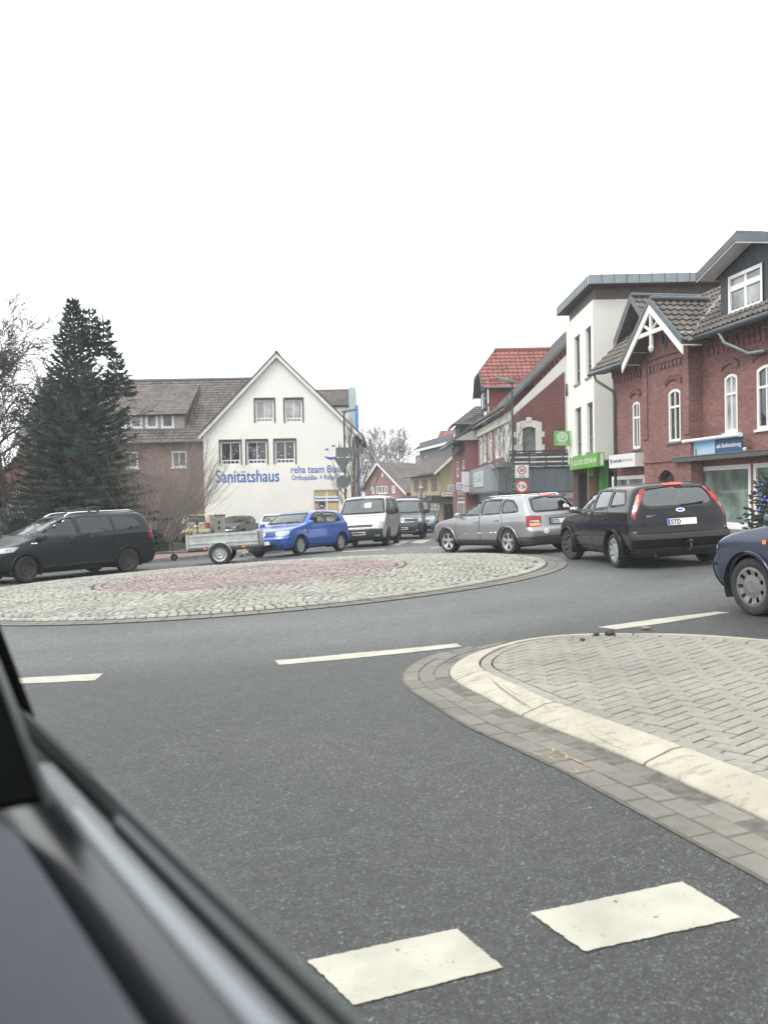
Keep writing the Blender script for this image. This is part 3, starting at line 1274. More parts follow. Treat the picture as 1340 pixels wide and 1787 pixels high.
def window(parent, W, r, nv=1, tr=(), rise=0.0, fw=.07, mw=.05, frame=None, pane=None, depth=.12, sill=None, name='window', bottom_rail=0.0, pane2=None, face=.05):
    """frame (with mullions and transoms) > pane, sill; r = (u0, z0, u1, z1)"""
    u0, z0, u1, z1 = r
    frame = frame or M_WFRAME
    pane = pane or P_DARK
    out = arch_outline(u0, z0, u1, z1, rise)
    inn = arch_outline(u0 + fw, z0 + fw + bottom_rail, u1 - fw, z1 - fw, rise * .9 if rise else 0)
    F_ = W.off(-depth)
    mb = MB()
    vs, tris = cdt(out, [inn])
    flip = W.u.cross(V((0, 0, 1))).dot(W.n) < 0
    tri = [t[::-1] if flip else t for t in tris]
    mb.add([F_.pt(u, z, face) for u, z in vs], tri)
    n_ = len(inn)
    mb.add([F_.pt(u, z, face) for u, z in inn] + [F_.pt(u, z, -.02) for u, z in inn],
           [[i, (i + 1) % n_, n_ + (i + 1) % n_, n_ + i] if flip else [i, n_ + i, n_ + (i + 1) % n_, (i + 1) % n_] for i in range(n_)])

    def bar(ua, za, ub, zb, fd=.035):
        o = F_.pt(ua, za, -.01)
        mb.obox(o, W.u * (ub - ua), V((0, 0, zb - za)), W.n * (fd + .01))
    w = u1 - u0
    for i in range(1, nv + 1):
        x = u0 + w * i / (nv + 1)
        bar(x - mw / 2, z0 + fw * .9, x + mw / 2, z1 - fw * .8 - (rise * .1 if rise else 0), .036)
    for t_ in tr:
        z = z0 + (z1 - z0) * t_
        bar(u0 + fw * .9, z - mw * .7, u1 - fw * .9, z + mw * .7, .042)
    o = mb.build(name, frame, parent)
    mb = MB()
    vs, tris = cdt(arch_outline(u0 + fw * .5, z0 + fw * .5, u1 - fw * .5, z1 - fw * .5, rise * .9))
    tri = [t[::-1] if flip else t for t in tris]
    mb.add([F_.pt(u, z, 0.0) for u, z in vs], tri)
    mb.build('pane', pane, o)
    if sill is not None:
        mb = MB()
        mb.obox(W.pt(u0 - .06, z0 - .07, -depth), W.u * (w + .12), V((0, 0, .065)), W.n * (depth + .06))
        mb.build('sill', sill, o)
    return o


def tile_roof(parent, O, U, Vv, poly, m, tw=.22, rh=.33, wave=.018, step=.03, name='roof', sub=4, under=None):
    """rows of lapped, waved tiles over a convex polygon in roof coordinates (u along the eaves, v up the slope)"""
    O, U, Vv = V(O), V(U).normalized(), V(Vv).normalized()
    Nn = U.cross(Vv)
    flip = False
    if Nn.z < 0:
        Nn = -Nn
        flip = True
    if area(poly) < 0: poly = poly[::-1]
    us, vs_ = [p[0] for p in poly], [p[1] for p in poly]
    mb = MB()

    def P(u, v, h):
        return O + U * u + Vv * v + Nn * h
    r0 = math.floor(min(vs_) / rh)
    r1 = math.ceil(max(vs_) / rh)
    c0 = math.floor(min(us) / tw * sub)
    c1 = math.ceil(max(us) / tw * sub)
    for r in range(r0, r1):
        va, vb = r * rh, (r + 1) * rh
        for c in range(c0, c1):
            ua, ub = c * tw / sub, (c + 1) * tw / sub
            q = clip_convex([(ua, va), (ub, va), (ub, vb), (ua, vb)], poly)
            if len(q) < 3:
                continue
            h = lambda u, v: step * (1 - (v - va) / rh) + wave * math.sin(2 * PI * u / tw)
            f = list(range(len(q)))
            mb.add([P(u, v, h(u, v)) for u, v in q], [f[::-1] if flip else f], 0, [(min(max(u, ua + .001), ub - .001), min(max(v, va + .001), vb - .001)) for u, v in q])
            # riser under the lower edge
            lo = [p for p in q if abs(p[1] - va) < 1e-6]
            if len(lo) == 2:
                a, b = sorted(lo)
                f = [0, 1, 2, 3]
                mb.add([P(a[0], va, h(a[0], va) - step), P(b[0], va, h(b[0], va) - step), P(b[0], va, h(b[0], va)), P(a[0], va, h(a[0], va))], [f[::-1] if flip else f], 0,
                       [((a[0] + b[0]) / 2, va + .01)] * 4)
    # deck below
    n_ = len(poly)
    top = [P(u, v, -.03) for u, v in poly]
    bot = [P(u, v, -.12) for u, v in poly]
    b = len(mb.v)
    mb.add(top + bot, [list(range(n_)), [n_ + i for i in reversed(range(n_))]] + [[i, n_ + i, n_ + (i + 1) % n_, (i + 1) % n_] for i in range(n_)], 1)
    return mb.build(name, [m, under or M_SOFFIT], parent)


def ridge_tiles(parent, a, b, m, r=.12, step=.38):
    mb = MB()
    a, b = V(a), V(b)
    n_ = max(1, int((b - a).length / step))
    for i in range(n_):
        p, q = a + (b - a) * (i / n_), a + (b - a) * ((i + 1.06) / n_)
        mb.tube([p, q], [r * .9, r], 8)
    return mb.build('ridge', m, parent)


def gutter_run(parent, a, b, m=None, r=.075):
    mb = MB()
    mb.tube([a, b], r, 10)
    return mb.build('gutter', m or M_ZINCD, parent, smooth=True)


def pipe(parent, pts, m=None, r=.05, name='downpipe'):
    mb = MB()
    mb.tube(pts, r, 8)
    return mb.build(name, m or M_ZINCD, parent, smooth=True)


def board(parent, a, b, w, t, m, nrm, name='verge_board'):
    """flat board from a to b, w high, t thick along nrm"""
    mb = MB()
    a, b = V(a), V(b)
    dz = V((0, 0, -w))
    nr = V(nrm).normalized() * t
    mb.add([a, b, b + dz, a + dz, a + nr, b + nr, b + dz + nr, a + dz + nr],
           [(0, 1, 2, 3), (7, 6, 5, 4), (0, 4, 5, 1), (1, 5, 6, 2), (2, 6, 7, 3), (3, 7, 4, 0)])
    return mb.build(name, m, parent)


def block(parent, name, W, u0, z0, u1, z1, d0, d1, m):
    mb = MB()
    mb.obox(W.pt(u0, z0, d0), W.u * (u1 - u0), V((0, 0, z1 - z0)), W.n * (d1 - d0))
    return mb.build(name, m, parent)


def shell(parent, name, pts, z0, z1, m):
    """plain back and side walls of a building: an open ring of wall"""
    mb = MB()
    acc = 0
    for i in range(len(pts) - 1):
        a, b = pts[i], pts[i + 1]
        l = math.hypot(b[0] - a[0], b[1] - a[1])
        za, zb = (z1[i], z1[i + 1]) if isinstance(z1, (list, tuple)) else (z1, z1)
        mb.add([(a[0], a[1], z0), (b[0], b[1], z0), (b[0], b[1], zb), (a[0], a[1], za)], [(0, 1, 2, 3)], 0, [(acc, z0), (acc + l, z0), (acc + l, zb), (acc, za)])
        acc += l
    return mb.build(name, m, parent)


def X(px, y):
    """world x of a pixel column on the horizon, at distance y"""
    return at(px, 866, y).x


# ---------------------------------------------------------------- white gable house
Y0 = 55.0
W = Wall((X(357, Y0), Y0), (X(622, Y0), Y0))
t = thing('gable_house', 'white rendered gable house with blue lettering and five shuttered windows facing the roundabout', 'house', (W.pt(W.len / 2, 0).x, Y0, gz(-6, Y0)))
ze = W.uz(357, 757)[1]
zr = W.uz(622, 752)[1]
uP, zP = W.uz(483, 621)
zb = -1.6
ul = 0.0
gab = [(0, zb), (W.len, zb), (W.len, zr), (uP, zP - .08), (0, ze - .08)]
wins = [W.rect(*r) for r in ((445, 478, 698, 738), (496.5, 527.5, 697.5, 738), (384, 420, 771, 812), (430, 466, 770, 811), (479, 515, 769, 810))]
shop = W.rect(547, 593, 855, 915)
holes = [arch_outline(*r, 0) for r in wins] + [arch_outline(*shop, 0)]
wall(t, 'wall', W, gab, holes, M_RENDER, .18)
for i, r in enumerate(wins):
    o = window(t, W, r, 1, (.2,), fw=.10, mw=.05, pane=P_CURT if i < 2 else P_DARK, depth=.16, name='window')
    # dark shutter guides round the opening, and a row of balusters low in the frame
    mb = MB()
    u0, z0, u1, z1 = r
    for (a, b, c, d) in ((u0 - .07, z0, u0, z1), (u1, z0, u1 + .07, z1), (u0 - .07, z1, u1 + .07, z1 + .13)):
        mb.obox(W.pt(a, b, -.02), W.u * (c - a), V((0, 0, d - b)), W.n * .06)
    mb.build('shutter_guide', M_DARKF, o)
    mb = MB()
    for k in range(5):
        x = u0 + .14 + (u1 - u0 - .28) * k / 4
        mb.obox(W.pt(x - .025, z0 + .1, -.12), W.u * .05, V((0, 0, .16)), W.n * .03)
    mb.build('guard_rail', M_WFRAME, o)
    if i < 2:
        mb = MB()
        zc, uc = z0 + (z1 - z0) * .6, (u0 + u1) / 2 + .05
        mb.tube([W.pt(uc - .18, zc + .22, -.145), W.pt(uc, zc, -.14), W.pt(uc + .2, zc - .12, -.145)], .02, 4)
        mb.tube([W.pt(uc + .02, zc + .2, -.145), W.pt(uc, zc, -.14), W.pt(uc - .12, zc - .1, -.145)], .016, 4)
        mb.build('window_ornament', M_WFRAME, o)
    else:
        mb = MB()
        rs_ = random.Random(i)
        for k in range(9):
            mb.box(W.pt(u0 + .2 + rs_.random() * (u1 - u0 - .4), z0 + .45 + rs_.random() * (z1 - z0 - .7), -.15), (.045, .01, .045))
        mb.build('window_ornament', M_WFRAME, o)
u0, z0, u1, z1 = shop
o = window(t, W, shop, 1, (.79, .70), fw=.07, mw=.08, pane=P_GREY, depth=.12, name='shop_window')
mb = MB()
us_, um = (u1 - u0), (u0 + u1) / 2
H = z1 - z0
M_YEL = mat('yellow_panel', (.42, .34, .17), .5, var=.2, scale=2)
M_BLUE = mat('sign_blue', (.012, .10, .42), .4, var=.1)
for (a, b) in ((u0 + .07, um - .04), (um + .04, u1 - .07)):
    mb.obox(W.pt(a, z0 + H * .82, -.115), W.u * (b - a), V((0, 0, H * .15)), W.n * .02, 0)
    mb.obox(W.pt(a, z0 + H * .715, -.115), W.u * (b - a), V((0, 0, H * .07)), W.n * .02, 1)
    mb.obox(W.pt(a, z0 + .1, -.115), W.u * (b - a), V((0, 0, H * .56)), W.n * .02, 0 if a > um else 2)
mb.build('poster', [M_YEL, M_BLUE, mat('poster_pink', (.42, .27, .22), .6, var=.35, scale=3)], o)
# blue lettering on the wall
M_LET = mat('wall_lettering_blue', (.02, .10, .36), .6, var=.1)


def letters(parent, W, s, x0, x1, yt, yb, m, bold=.015, d=.012, name='lettering', slant=0):
    u0, z0, u1, z1 = W.rect(x0, x1, yt, yb)
    mb = MB()
    add_text(mb, s, lambda a, b, dd: W.pt(a, b, dd), u0, z0, u1 - u0, z1 - z0, 0, bold, slant, d)
    return mb.build(name, m, parent)


letters(t, W, 'Sanitätshaus', 377, 487, 821, 842.5, M_LET, .012)
letters(t, W, 'reha team Busch', 508, 604, 813, 826, M_LET, .006)
letters(t, W, 'Orthopädie- + Reha-Technik', 509, 616, 829, 841, M_LET, .003)
mb = MB()


def crescent(cx, cy, w, sag, th, up=True):
    """arc with pointed ends, pixel centre and size"""
    n_ = 14
    uc, zc = W.uz(cx, cy)
    k = Y0 / FPX
    top, bot = [], []
    for i in range(n_ + 1):
        s = -1 + 2 * i / n_
        zz = zc - sag * k * (1 - s * s)
        hh = th * k * (1 - s * s) + .004
        top.append(W.pt(uc + s * w * k / 2, zz + hh / 2, .012)); bot.append(W.pt(uc + s * w * k / 2, zz - hh / 2, .012))
    mb.add(top + bot, [(i, n_ + 1 + i, n_ + 2 + i, i + 1) for i in range(n_)])


crescent(578, 795.5, 25, 4.5, 4.5)
M_LOGO = mat('logo_blue', (.02, .09, .40), .5)
mb.build('smile_mouth', M_LOGO, t); mb = MB()
crescent(570.5, 785.5, 7.5, -1.5, 3)
mb.build('smile_eye', M_LOGO, t); mb = MB()
crescent(582, 779.5, 7, -1.5, 3)
mb.build('smile_eye', M_LOGO, t)
# roof: two slopes running back, white verge boards
back = 13.0
for (ua, za, ub, zb_) in ((-.25, ze - .28, uP, zP), (uP, zP, W.len + .42, W.uz(634, 765)[1])):
    a, b = W.pt(ua, za, .22), W.pt(ub, zb_, .22)
    lo, hi = (a, b) if a.z < b.z else (b, a)
    sl = (hi - lo)
    tile_roof(t, lo + V((0, 0, .16)), V((0, 1, 0)), sl, [(0, 0), (back, 0), (back, sl.length), (0, sl.length)], M_TILEB)
    board(t, a + V((0, 0, .14)), b + V((0, 0, .14)), .26, .04, M_WOODW, (0, -1, 0))
    board(t, a + V((0, -.03, .24)), b + V((0, -.03, .24)), .10, .06, M_DARKF, (0, -1, 0), 'verge_tiles')
    mb = MB()
    mb.add([a + V((0, 0, .02)), b + V((0, 0, .02)), b + V((0, .25, .02)), a + V((0, .25, .02))], [(0, 1, 2, 3)])
    mb.build('soffit', M_WOODW, t)
ridge_tiles(t, W.pt(uP, zP + .2, .22), W.pt(uP, zP + .2, -back), M_TILED)
A, B = W.pt(0, 0), W.pt(W.len, 0)
shell(t, 'side_wall', [(A.x, A.y), (A.x, A.y + back)], -1.6, ze, M_RENDER)
shell(t, 'side_wall', [(B.x, B.y), (B.x, B.y + back), (A.x, A.y + back)], -1.6, [zr, zr, ze], M_RENDER)
e = W.pt(W.len + .47, W.uz(634, 765)[1] + .1, .25)
gutter_run(t, e, e + V((0, back, 0)))
pipe(t, [e + V((0, .1, -.05)), e + V((0, .15, -.35)), V((B.x + .1, B.y - .07, e.z - .9)), V((B.x + .1, B.y - .07, gz(B.x, B.y)))], M_ZINC)
block(t, 'corner_cladding', W, W.len - .18, gz(B.x, B.y), W.len - .002, zr - .35, .005, .02, mat('corner_brown', (.16, .115, .10), .8))

# rear wing of the same house to the right, ending in a pale blue pier
Yr = 60.0
t2 = thing('rear_wing', 'brown tiled rear wing rising behind the right slope of the white gable house', 'house', (X(585, Yr), Yr, gz(-3, Yr)))
Wr = Wall((X(520, Yr), Yr), (X(612, Yr), Yr))
zt = Wr.uz(585, 706)[1]
zrg = at(585, 681, Yr + 3.4).z
wall(t2, 'wall', Wr, [(0, -1.8), (Wr.len, -1.8), (Wr.len, zt), (0, zt)], [], M_RENDER)
lo = Wr.pt(0, zt - .05, .15)
sl = V((0, 3.4, zrg - zt))
tile_roof(t2, lo, Wr.u, sl, [(0, 0), (Wr.len, 0), (Wr.len, sl.length), (0, sl.length)], M_TILEB)
ridge_tiles(t2, lo + sl, lo + sl + Wr.u * Wr.len, M_TILED)
mb = MB()
xa, xb = X(612, Yr - .2), X(623, Yr - .2)
mb.obox((xa, Yr - .2, -1.8), (xb - xa, 0, 0), (0, 4, 0), (0, 0, at(617, 676, Yr).z + 1.8))
mb.build('pier', mat('pale_blue_cladding', (.36, .44, .45), .5, var=.06), t2)
mb = MB()
mb.obox((xa - .4, Yr + 3.4, -1.8), (.3, 0, 0), (0, .3, 0), (0, 0, zrg + 1.2))
mb.build('back_post', M_ZINC, t2)
Yp = 57.0
t3 = thing('sign_pylon', 'tall slim blue pylon standing at the right corner of the white gable house', 'pylon', (X(625.5, Yp), Yp, gz(-1.6, Yp)))
mb = MB()
za = at(625, 707, Yp).z
mb.rbox((X(625.5, Yp), Yp, (za - 1) / 2), (.2, .5, za + 1), .03)
mb.build('shaft', mat('pylon_blue', (.05, .22, .60), .45, var=.1), t3)
mb = MB()
mb.rbox((X(625.5, Yp), Yp, gz(-1.6, Yp) + .1), (.5, .8, .3), .03)
mb.build('plinth', M_ZINC, t3)

# ---------------------------------------------------------------- long brick house behind the spruce
Yb = 58.0
xl, xr = X(22, Yb), X(470, Yb)
W = Wall((xl + .35, Yb + .4), (xr, Yb + .4))
t = thing('brick_house', 'long brown brick house with tiled roof and wide dormer behind the tall spruce', 'house', ((xl + xr) / 2, Yb, gz(-16, Yb)))
zeave = at(22, 776, Yb).z
Yk = 64.0
zridge = at(335, 664, Yk).z
rr_ = W.rect(299, 326, 787, 816)
rects = [rr_] + [(rr_[0] + dx, rr_[1], rr_[2] + dx, rr_[3]) for dx in (-3.2, -6.5, -9.6, 2.6)]
rects += [(a, b - 2.75, c, d - 2.75) for a, b, c, d in rects[1:4]]
zb = -2
wall(t, 'wall', W, [(0, zb), (W.len, zb), (W.len, zeave), (0, zeave)], [arch_outline(*r, 0) for r in rects], M_BRICKL)
for r in rects:
    window(t, W, r, 1, (), fw=.12, mw=.06, pane=P_GREY, sill=M_WFRAME)
sl = V((0, Yk - Yb, zridge - zeave))
tile_roof(t, (xl, Yb, zeave), (1, 0, 0), sl, [(0, 0), (xr - xl, 0), (xr - xl, sl.length), (0, sl.length)], M_TILEB, tw=.26, wave=.03, step=.05)
slb = V((0, -(Yk - Yb), zridge - zeave))
tile_roof(t, (xl, 2 * Yk - Yb, zeave), (1, 0, 0), slb, [(0, 0), (xr - xl, 0), (xr - xl, sl.length), (0, sl.length)], M_TILEB)
ridge_tiles(t, (xl, Yk, zridge + .06), (xr, Yk, zridge + .06), M_TILEB)
gutter_run(t, (xl, Yb - .06, zeave - .02), (xr, Yb - .06, zeave - .02))
mb = MB()
mb.add([(xl + .35, Yb + .4, zb), (xl + .35, 2 * Yk - Yb - .4, zb), (xl + .35, 2 * Yk - Yb - .4, zeave), (xl + .35, Yk, zridge - .1), (xl + .35, Yb + .4, zeave)], [(0, 1, 2, 3, 4)], 0,
       [(0, zb), (11, zb), (11, zeave), (5.5, zridge), (0, zeave)])
mb.build('gable_wall', M_BRICKL, t)
mb = MB()
mb.obox((X(262, Yk + .5), Yk + .5, zridge - .8), (1.5, 0, 0), (0, .7, 0), (0, 0, 1.05))
mb.build('chimney', M_BRICKD, t)
# shed dormer
Yd = 59.2
xd0, xd1 = X(188, Yd), X(325, Yd)
zd0, zd1 = at(280, 753, Yd).z, at(280, 724, Yd).z
Wd = Wall((xd0, Yd), (xd1, Yd))
dr = [Wd.rect(a, b, 719, 748) for a, b in ((199.5, 221.5), (226.5, 248.5), (253.5, 275.5), (280.6, 303.7))]
dm = wall(t, 'dormer', Wd, [(0, zd0 - .3), (Wd.len, zd0 - .3), (Wd.len, zd1), (0, zd1)], [arch_outline(*r, 0) for r in dr], mat('dormer_boards', (.30, .26, .23), .7))
for r in dr:
    window(dm, Wd, r, 0, (), fw=.16, pane=P_GREY, depth=.06)
k_ = (zridge - zeave) / (Yk - Yb)
ytop = 63.4
ztop = zeave + (ytop - Yb) * k_ + .12
sl = V((0, ytop - Yd + .35, ztop - zd1 - .02))
tile_roof(dm, (xd0 - .25, Yd - .35, zd1 + .02), (1, 0, 0), sl, [(0, 0), (xd1 - xd0 + .5, 0), (xd1 - xd0 + .5, sl.length), (0, sl.length)], M_TILEB, name='dormer_roof')
for x in (xd0, xd1):
    mb = MB()
    mb.add([(x, Yd, zd0 - .4), (x, ytop, ztop - .05), (x, Yd, zd1)], [(0, 1, 2)])
    mb.build('dormer_cheek', M_TILEB, dm)
gutter_run(dm, (xd0 - .25, Yd - .4, zd1), (xd1 + .25, Yd - .4, zd1), r=.06)

# low brick annex and garage at the far left
Ya = 53.0
W = Wall((X(-40, Ya), Ya), (X(100, Ya), Ya))
t = thing('brick_annex', 'low red brick annex with a sloping white verge left of the tall spruce', 'house', (X(40, Ya), Ya, gz(-18, Ya)))
p = [W.uz(-40, 900), W.uz(100, 900), W.uz(100, 793), W.uz(38, 795), W.uz(-40, 858)]
p = [(p[0][0], -2), (p[1][0], -2), p[2], p[3], p[4]]
wall(t, 'wall', W, p, [arch_outline(*W.rect(22, 34, 850, 868), 0)], M_BRICKD)
window(t, W, W.rect(22, 34, 850, 868), 1, (), pane=P_DARK)
board(t, W.pt(*p[4], .02) + V((-.1, 0, .05)), W.pt(*p[3], .02) + V((0, 0, .1)), .14, .05, M_WOODW, (0, -1, 0))
a, b = W.pt(*p[4], .1), W.pt(*p[3], .1)
sl = b - a
tile_roof(t, a + V((0, 0, .1)), (0, 1, 0), sl, [(0, 0), (6, 0), (6, sl.length), (0, sl.length)], M_TILEB)
mb = MB(); q = W.pt(p[2][0], p[2][1], .1)
mb.obox(b, q - b, (0, 6, 0), (0, 0, .12)); mb.build('flat_roof', M_ZINCD, t)
shell(t, 'side_wall', [(W.pt(p[1][0], 0).x, Ya), (W.pt(p[1][0], 0).x, Ya + 6), (W.pt(0, 0).x, Ya + 6), (W.pt(0, 0).x, Ya)], -2, [p[2][1], p[2][1], p[4][1], p[4][1]], M_BRICKD)
Yg = 48.5
t = thing('garage', 'plain grey rendered garage at the far left edge behind the parked pale car', 'garage', (X(-10, Yg), Yg, gz(-20, Yg)))
xa, xb = X(-120, Yg), X(24, Yg)
zt = at(0, 874, Yg).z
mb = MB(); mb.obox((xa, Yg, -2), (xb - xa, 0, 0), (0, 3.4, 0), (0, 0, zt + 2)); mb.build('wall', mat('grey_render', (.26, .255, .235), .85, var=.15), t)
mb = MB(); mb.obox((xa - .1, Yg - .12, zt), (xb - xa + .2, 0, 0), (0, 3.6, 0), (0, 0, .14)); mb.build('roof', M_ZINCD, t)
mb = MB()
for k in range(8):
    mb.obox((xa + .6, Yg - .03, gz(-20, Yg) + .05 + k * .25), (2.4, 0, 0), (0, .02, 0), (0, 0, .235))
mb.build('garage_door', M_WFRAME, t)

# ---------------------------------------------------------------- far end of the street
# brick gable house closing the view
Yf = 112.0
A = (X(635, Yf), Yf)
B = (A[0] + 6.3, Yf - 4.7)
W = Wall(A, B)
Wb = W
t = thing('brick_gable_house', 'small orange brick gable house with white verges closing the far end of the street', 'house', (A[0] + 3, Yf, gz(0, Yf)))
uP, zP = W.uz(661, 810)
ul, zl = W.uz(636, 850)
ur, zrr = W.uz(706, 856)
rc = [W.rect(*r) for r in ((647, 652.5, 849, 862), (656, 675.5, 848, 862), (683, 689, 847, 861), (665, 668.5, 825, 832))]
wall(t, 'wall', W, [(ul, -3), (ur, -3), (ur, zrr), (uP, zP), (ul, zl)], [arch_outline(*r, 0) for r in rc], M_BRICKO)
for i, r in enumerate(rc):
    window(t, W, r, 3 if i == 1 else 1 if i < 3 else 0, (), fw=.14, mw=.12, pane=P_DARK)
bk = -W.n * 14
for (ua, za) in ((ul - .5, zl - .5), (ur + .5, zrr - .45)):
    lo, hi = W.pt(ua, za, .4), W.pt(uP, zP + .1, .4)
    sl = hi - lo
    tile_roof(t, lo + V((0, 0, .15)), bk, sl, [(0, 0), (14, 0), (14, sl.length), (0, sl.length)], M_TILEB, sub=2)
    board(t, lo + V((0, 0, .12)), hi + V((0, 0, .12)), .3, .06, M_WOODW, W.n)
a, b = W.pt(ur, 0), W.pt(ul, 0)
shell(t, 'side_wall', [(a.x, a.y), (a.x + bk.x, a.y + bk.y), (b.x + bk.x, b.y + bk.y), (b.x, b.y)], -3, [zrr, zrr, zl, zl], M_BRICKO)

# yellow shop house with slate upper storey
Yy = 72.0
cy = (X(767, Yy), Yy)
W = Wall((cy[0] - .18 * 11.5, cy[1] + .984 * 11.5), cy)
M_YELLOW = mat('yellow_render', (.34, .285, .175), .85, var=.12, scale=.8)
t = thing('shop_house', 'yellow rendered shop house with a slate upper storey and brown shutters in the middle distance', 'house', (cy[0], cy[1], gz(*cy)))
ztop = W.uz(760, 823)[1]
rc = [W.rect(*r) for r in ((721.5, 730.5, 838.5, 859), (736, 746, 837, 857.5), (752, 762.5, 835, 858))]
sh = [W.rect(729, 745, 876, 921), W.rect(747, 766, 878, 920)]
u0_ = W.uz(718, 850)[0]
wall(t, 'wall', W, [(u0_ - .3, -2.5), (W.len, -2.5), (W.len, ztop), (u0_ - .3, ztop)], [arch_outline(*r, 0) for r in rc + sh], M_YELLOW)
M_SHUT = mat('brown_shutter', (.085, .055, .042), .6)
for r in rc:
    o = window(t, W, r, 1, (), fw=.1, frame=M_SHUT, pane=P_DARK, depth=.05)
    mb = MB()
    for k in range(2):
        a = r[0] + (r[2] - r[0]) * (.02 + .49 * k)
        mb.obox(W.pt(a, r[1] + .03, -.03), W.u * ((r[2] - r[0]) * .47), V((0, 0, r[3] - r[1] - .06)), W.n * .04)
    mb.build('shutter', M_SHUT, o)
for r in sh:
    window(t, W, r, 2, (.75,), fw=.12, mw=.1, pane=P_DARK, name='shop_window')
# gable side facing the roundabout
ygx = X(800, Yy)
Wg = Wall(cy, (ygx, Yy))
uE, zE = 0, ztop
uR, zR = Wg.uz(793, 792)
dd = Wg.rect(774, 792, 880, 912)
wall(t, 'gable_wall', Wg, [(0, -2.5), (Wg.len, -2.5), (Wg.len, zR + .3), (uR, zR), (0, ztop)], [arch_outline(*dd, 0)], M_YELLOW)
o = window(t, Wg, dd, 1, (.86,), fw=.1, mw=.12, frame=M_DARKF, pane=P_DARK, name='door')
lo = W.pt(W.len, ztop - .2, .45) + V((0, -.3, 0))
hi = V((ygx + .4, Yy - .3, zR + .55))
sl = V((hi.x - lo.x, 0, hi.z - lo.z))
tile_roof(t, lo + V((0, 0, .12)), -W.u, sl, [(0, 0), (12.5, 0), (12.5, sl.length), (0, sl.length)], M_TILEB, name='roof')
board(t, lo + V((0, -.02, .10)), lo + sl + V((0, -.02, .10)), .26, .06, M_WOODW, (0, -1, 0))
gutter_run(t, lo, lo - W.u * 12.5, r=.1)
# slate storey, set back, with a flat roof edged white
sb = -1.15
zs0, zs1 = W.uz(740, 822, sb)[1], W.uz(745, 792, sb)[1]
ws = Wall(tuple(W.pt(u0_ - 1.2, 0, sb)[:2]), tuple(W.pt(W.len - .2, 0, sb)[:2]))
rc = [ws.rect(*r) for r in ((725, 733, 796, 814.5), (737.5, 745, 794, 812.5))]
M_SLATEB = mat('slate_blue', (.07, .082, .095), .6, var=.2, scale=6)
wall(t, 'slate_storey', ws, [(-.3, zs0 - 1), (ws.len, zs0 - 1), (ws.len, zs1 + 1.2), (-.3, zs1 + 1.2)], [arch_outline(*r, 0) for r in rc], M_SLATEB)
for r in rc:
    window(t, ws, r, 1, (), fw=.12, frame=M_SHUT, pane=mat_pane('pane_brown', (.09, .06, .05)), depth=.05)
# its roof climbs to the right
p0 = ws.pt(-.6, ws.uz(720, 790)[1], .3)
p1 = V((X(800, Yy + 2), Yy + 2, at(800, 760, Yy + 2).z))
sl = V((p1.x - p0.x, 0, p1.z - p0.z))
lo = ws.pt(ws.len + .1, 0, .3); lo.z = p0.z
sl = V((p1.x - lo.x, 0, p1.z - p0.z))
tile_roof(t, lo + V((0, 0, .16)), -W.u, sl, [(0, 0), (13, 0), (13, sl.length), (0, sl.length)], M_TILEG, name='roof')
board(t, lo + V((0, -.05, .12)), lo + sl + V((0, -.05, .12)), .22, .06, M_WOODW, (0, -1, 0))
board(t, lo + V((-.02, 0, .12)), lo - W.u * 13 + V((-.02, 0, .12)), .22, .06, M_WOODW, W.n)
mb = MB()
mb.add([ws.pt(ws.len, zs0 - 1), ws.pt(ws.len, p0.z), V((p1.x, lo.y + .2, p1.z)), V((p1.x, lo.y + .2, zs0 - 1))], [(0, 1, 2, 3)])
mb.build('slate_side', M_SLATEB, t)
# canopy over the shop
c0, c1 = W.uz(727, 872, .9), W.uz(767, 872, .9)
zc = W.uz(750, 874)[1]
mb = MB()
mb.obox(W.pt(u0_, zc, 0), W.u * (W.len - u0_ + .9), V((0, 0, .45)), W.n * .9)
mb.obox(Wg.pt(0, zc + .002, 0), Wg.u * (Wg.len), V((0, 0, .446)), Wg.n * .9)
mb.build('canopy', mat('canopy_brown', (.045, .038, .035), .6), t)
shell(t, 'back_wall', [(ygx, Yy), (ygx + 2, Yy + 12), tuple(W.pt(u0_ - .3, 0)[:2])], -2.5, ztop, M_YELLOW)

# red roof far behind the yellow shop house
Yq = 92.0
t = thing('far_house', 'house with a bright red tiled roof rising behind the yellow shop house', 'house', (X(785, Yq), Yq, gz(8, Yq)))
a, b = at(757, 778, Yq), at(806, 778, Yq)
hi = at(770, 752, Yq + 4)
sl = V((2.2, 4, hi.z - a.z))
tile_roof(t, a, (1, 0, 0), V((0, 4, hi.z - a.z)), [(0, 0), (9, 0), (9, 6), (.95, math.hypot(4, hi.z - a.z))], M_TILER)
shell(t, 'wall', [(a.x + .3, Yq + 8), (a.x + .3, Yq + .2), (a.x + 9, Yq + .2), (a.x + 9, Yq + 8)], -2, a.z, M_BRICKD)

# ---------------------------------------------------------------- pink house with the bank signs
Yk2 = 60.0
ck = (X(813, Yk2), Yk2)
W = Wall((ck[0] - .03 * 8.2, ck[1] + 8.2), ck)
M_PINK = mat('dusky_pink_render', (.215, .088, .090), .85, var=.1, scale=.8)
t = thing('pink_house', 'dusky pink rendered house with two narrow windows and a dark dormer', 'house', (ck[0], ck[1], gz(*ck)))
ztop = W.uz(812, 770)[1]
rc = [W.rect(*r) for r in ((794.6, 799.6, 806, 833), (804.5, 810, 803, 831))]
sh = W.rect(796, 811, 868, 910)
wall(t, 'wall', W, [(0, -2), (W.len, -2), (W.len, ztop), (0, ztop)], [arch_outline(*r, 0) for r in rc + [sh]], M_PINK)
for r in rc:
    window(t, W, r, 0, (.5,), fw=.12, pane=P_CURT)
window(t, W, sh, 2, (.8,), fw=.12, mw=.08, pane=P_GREY, name='shop_window')
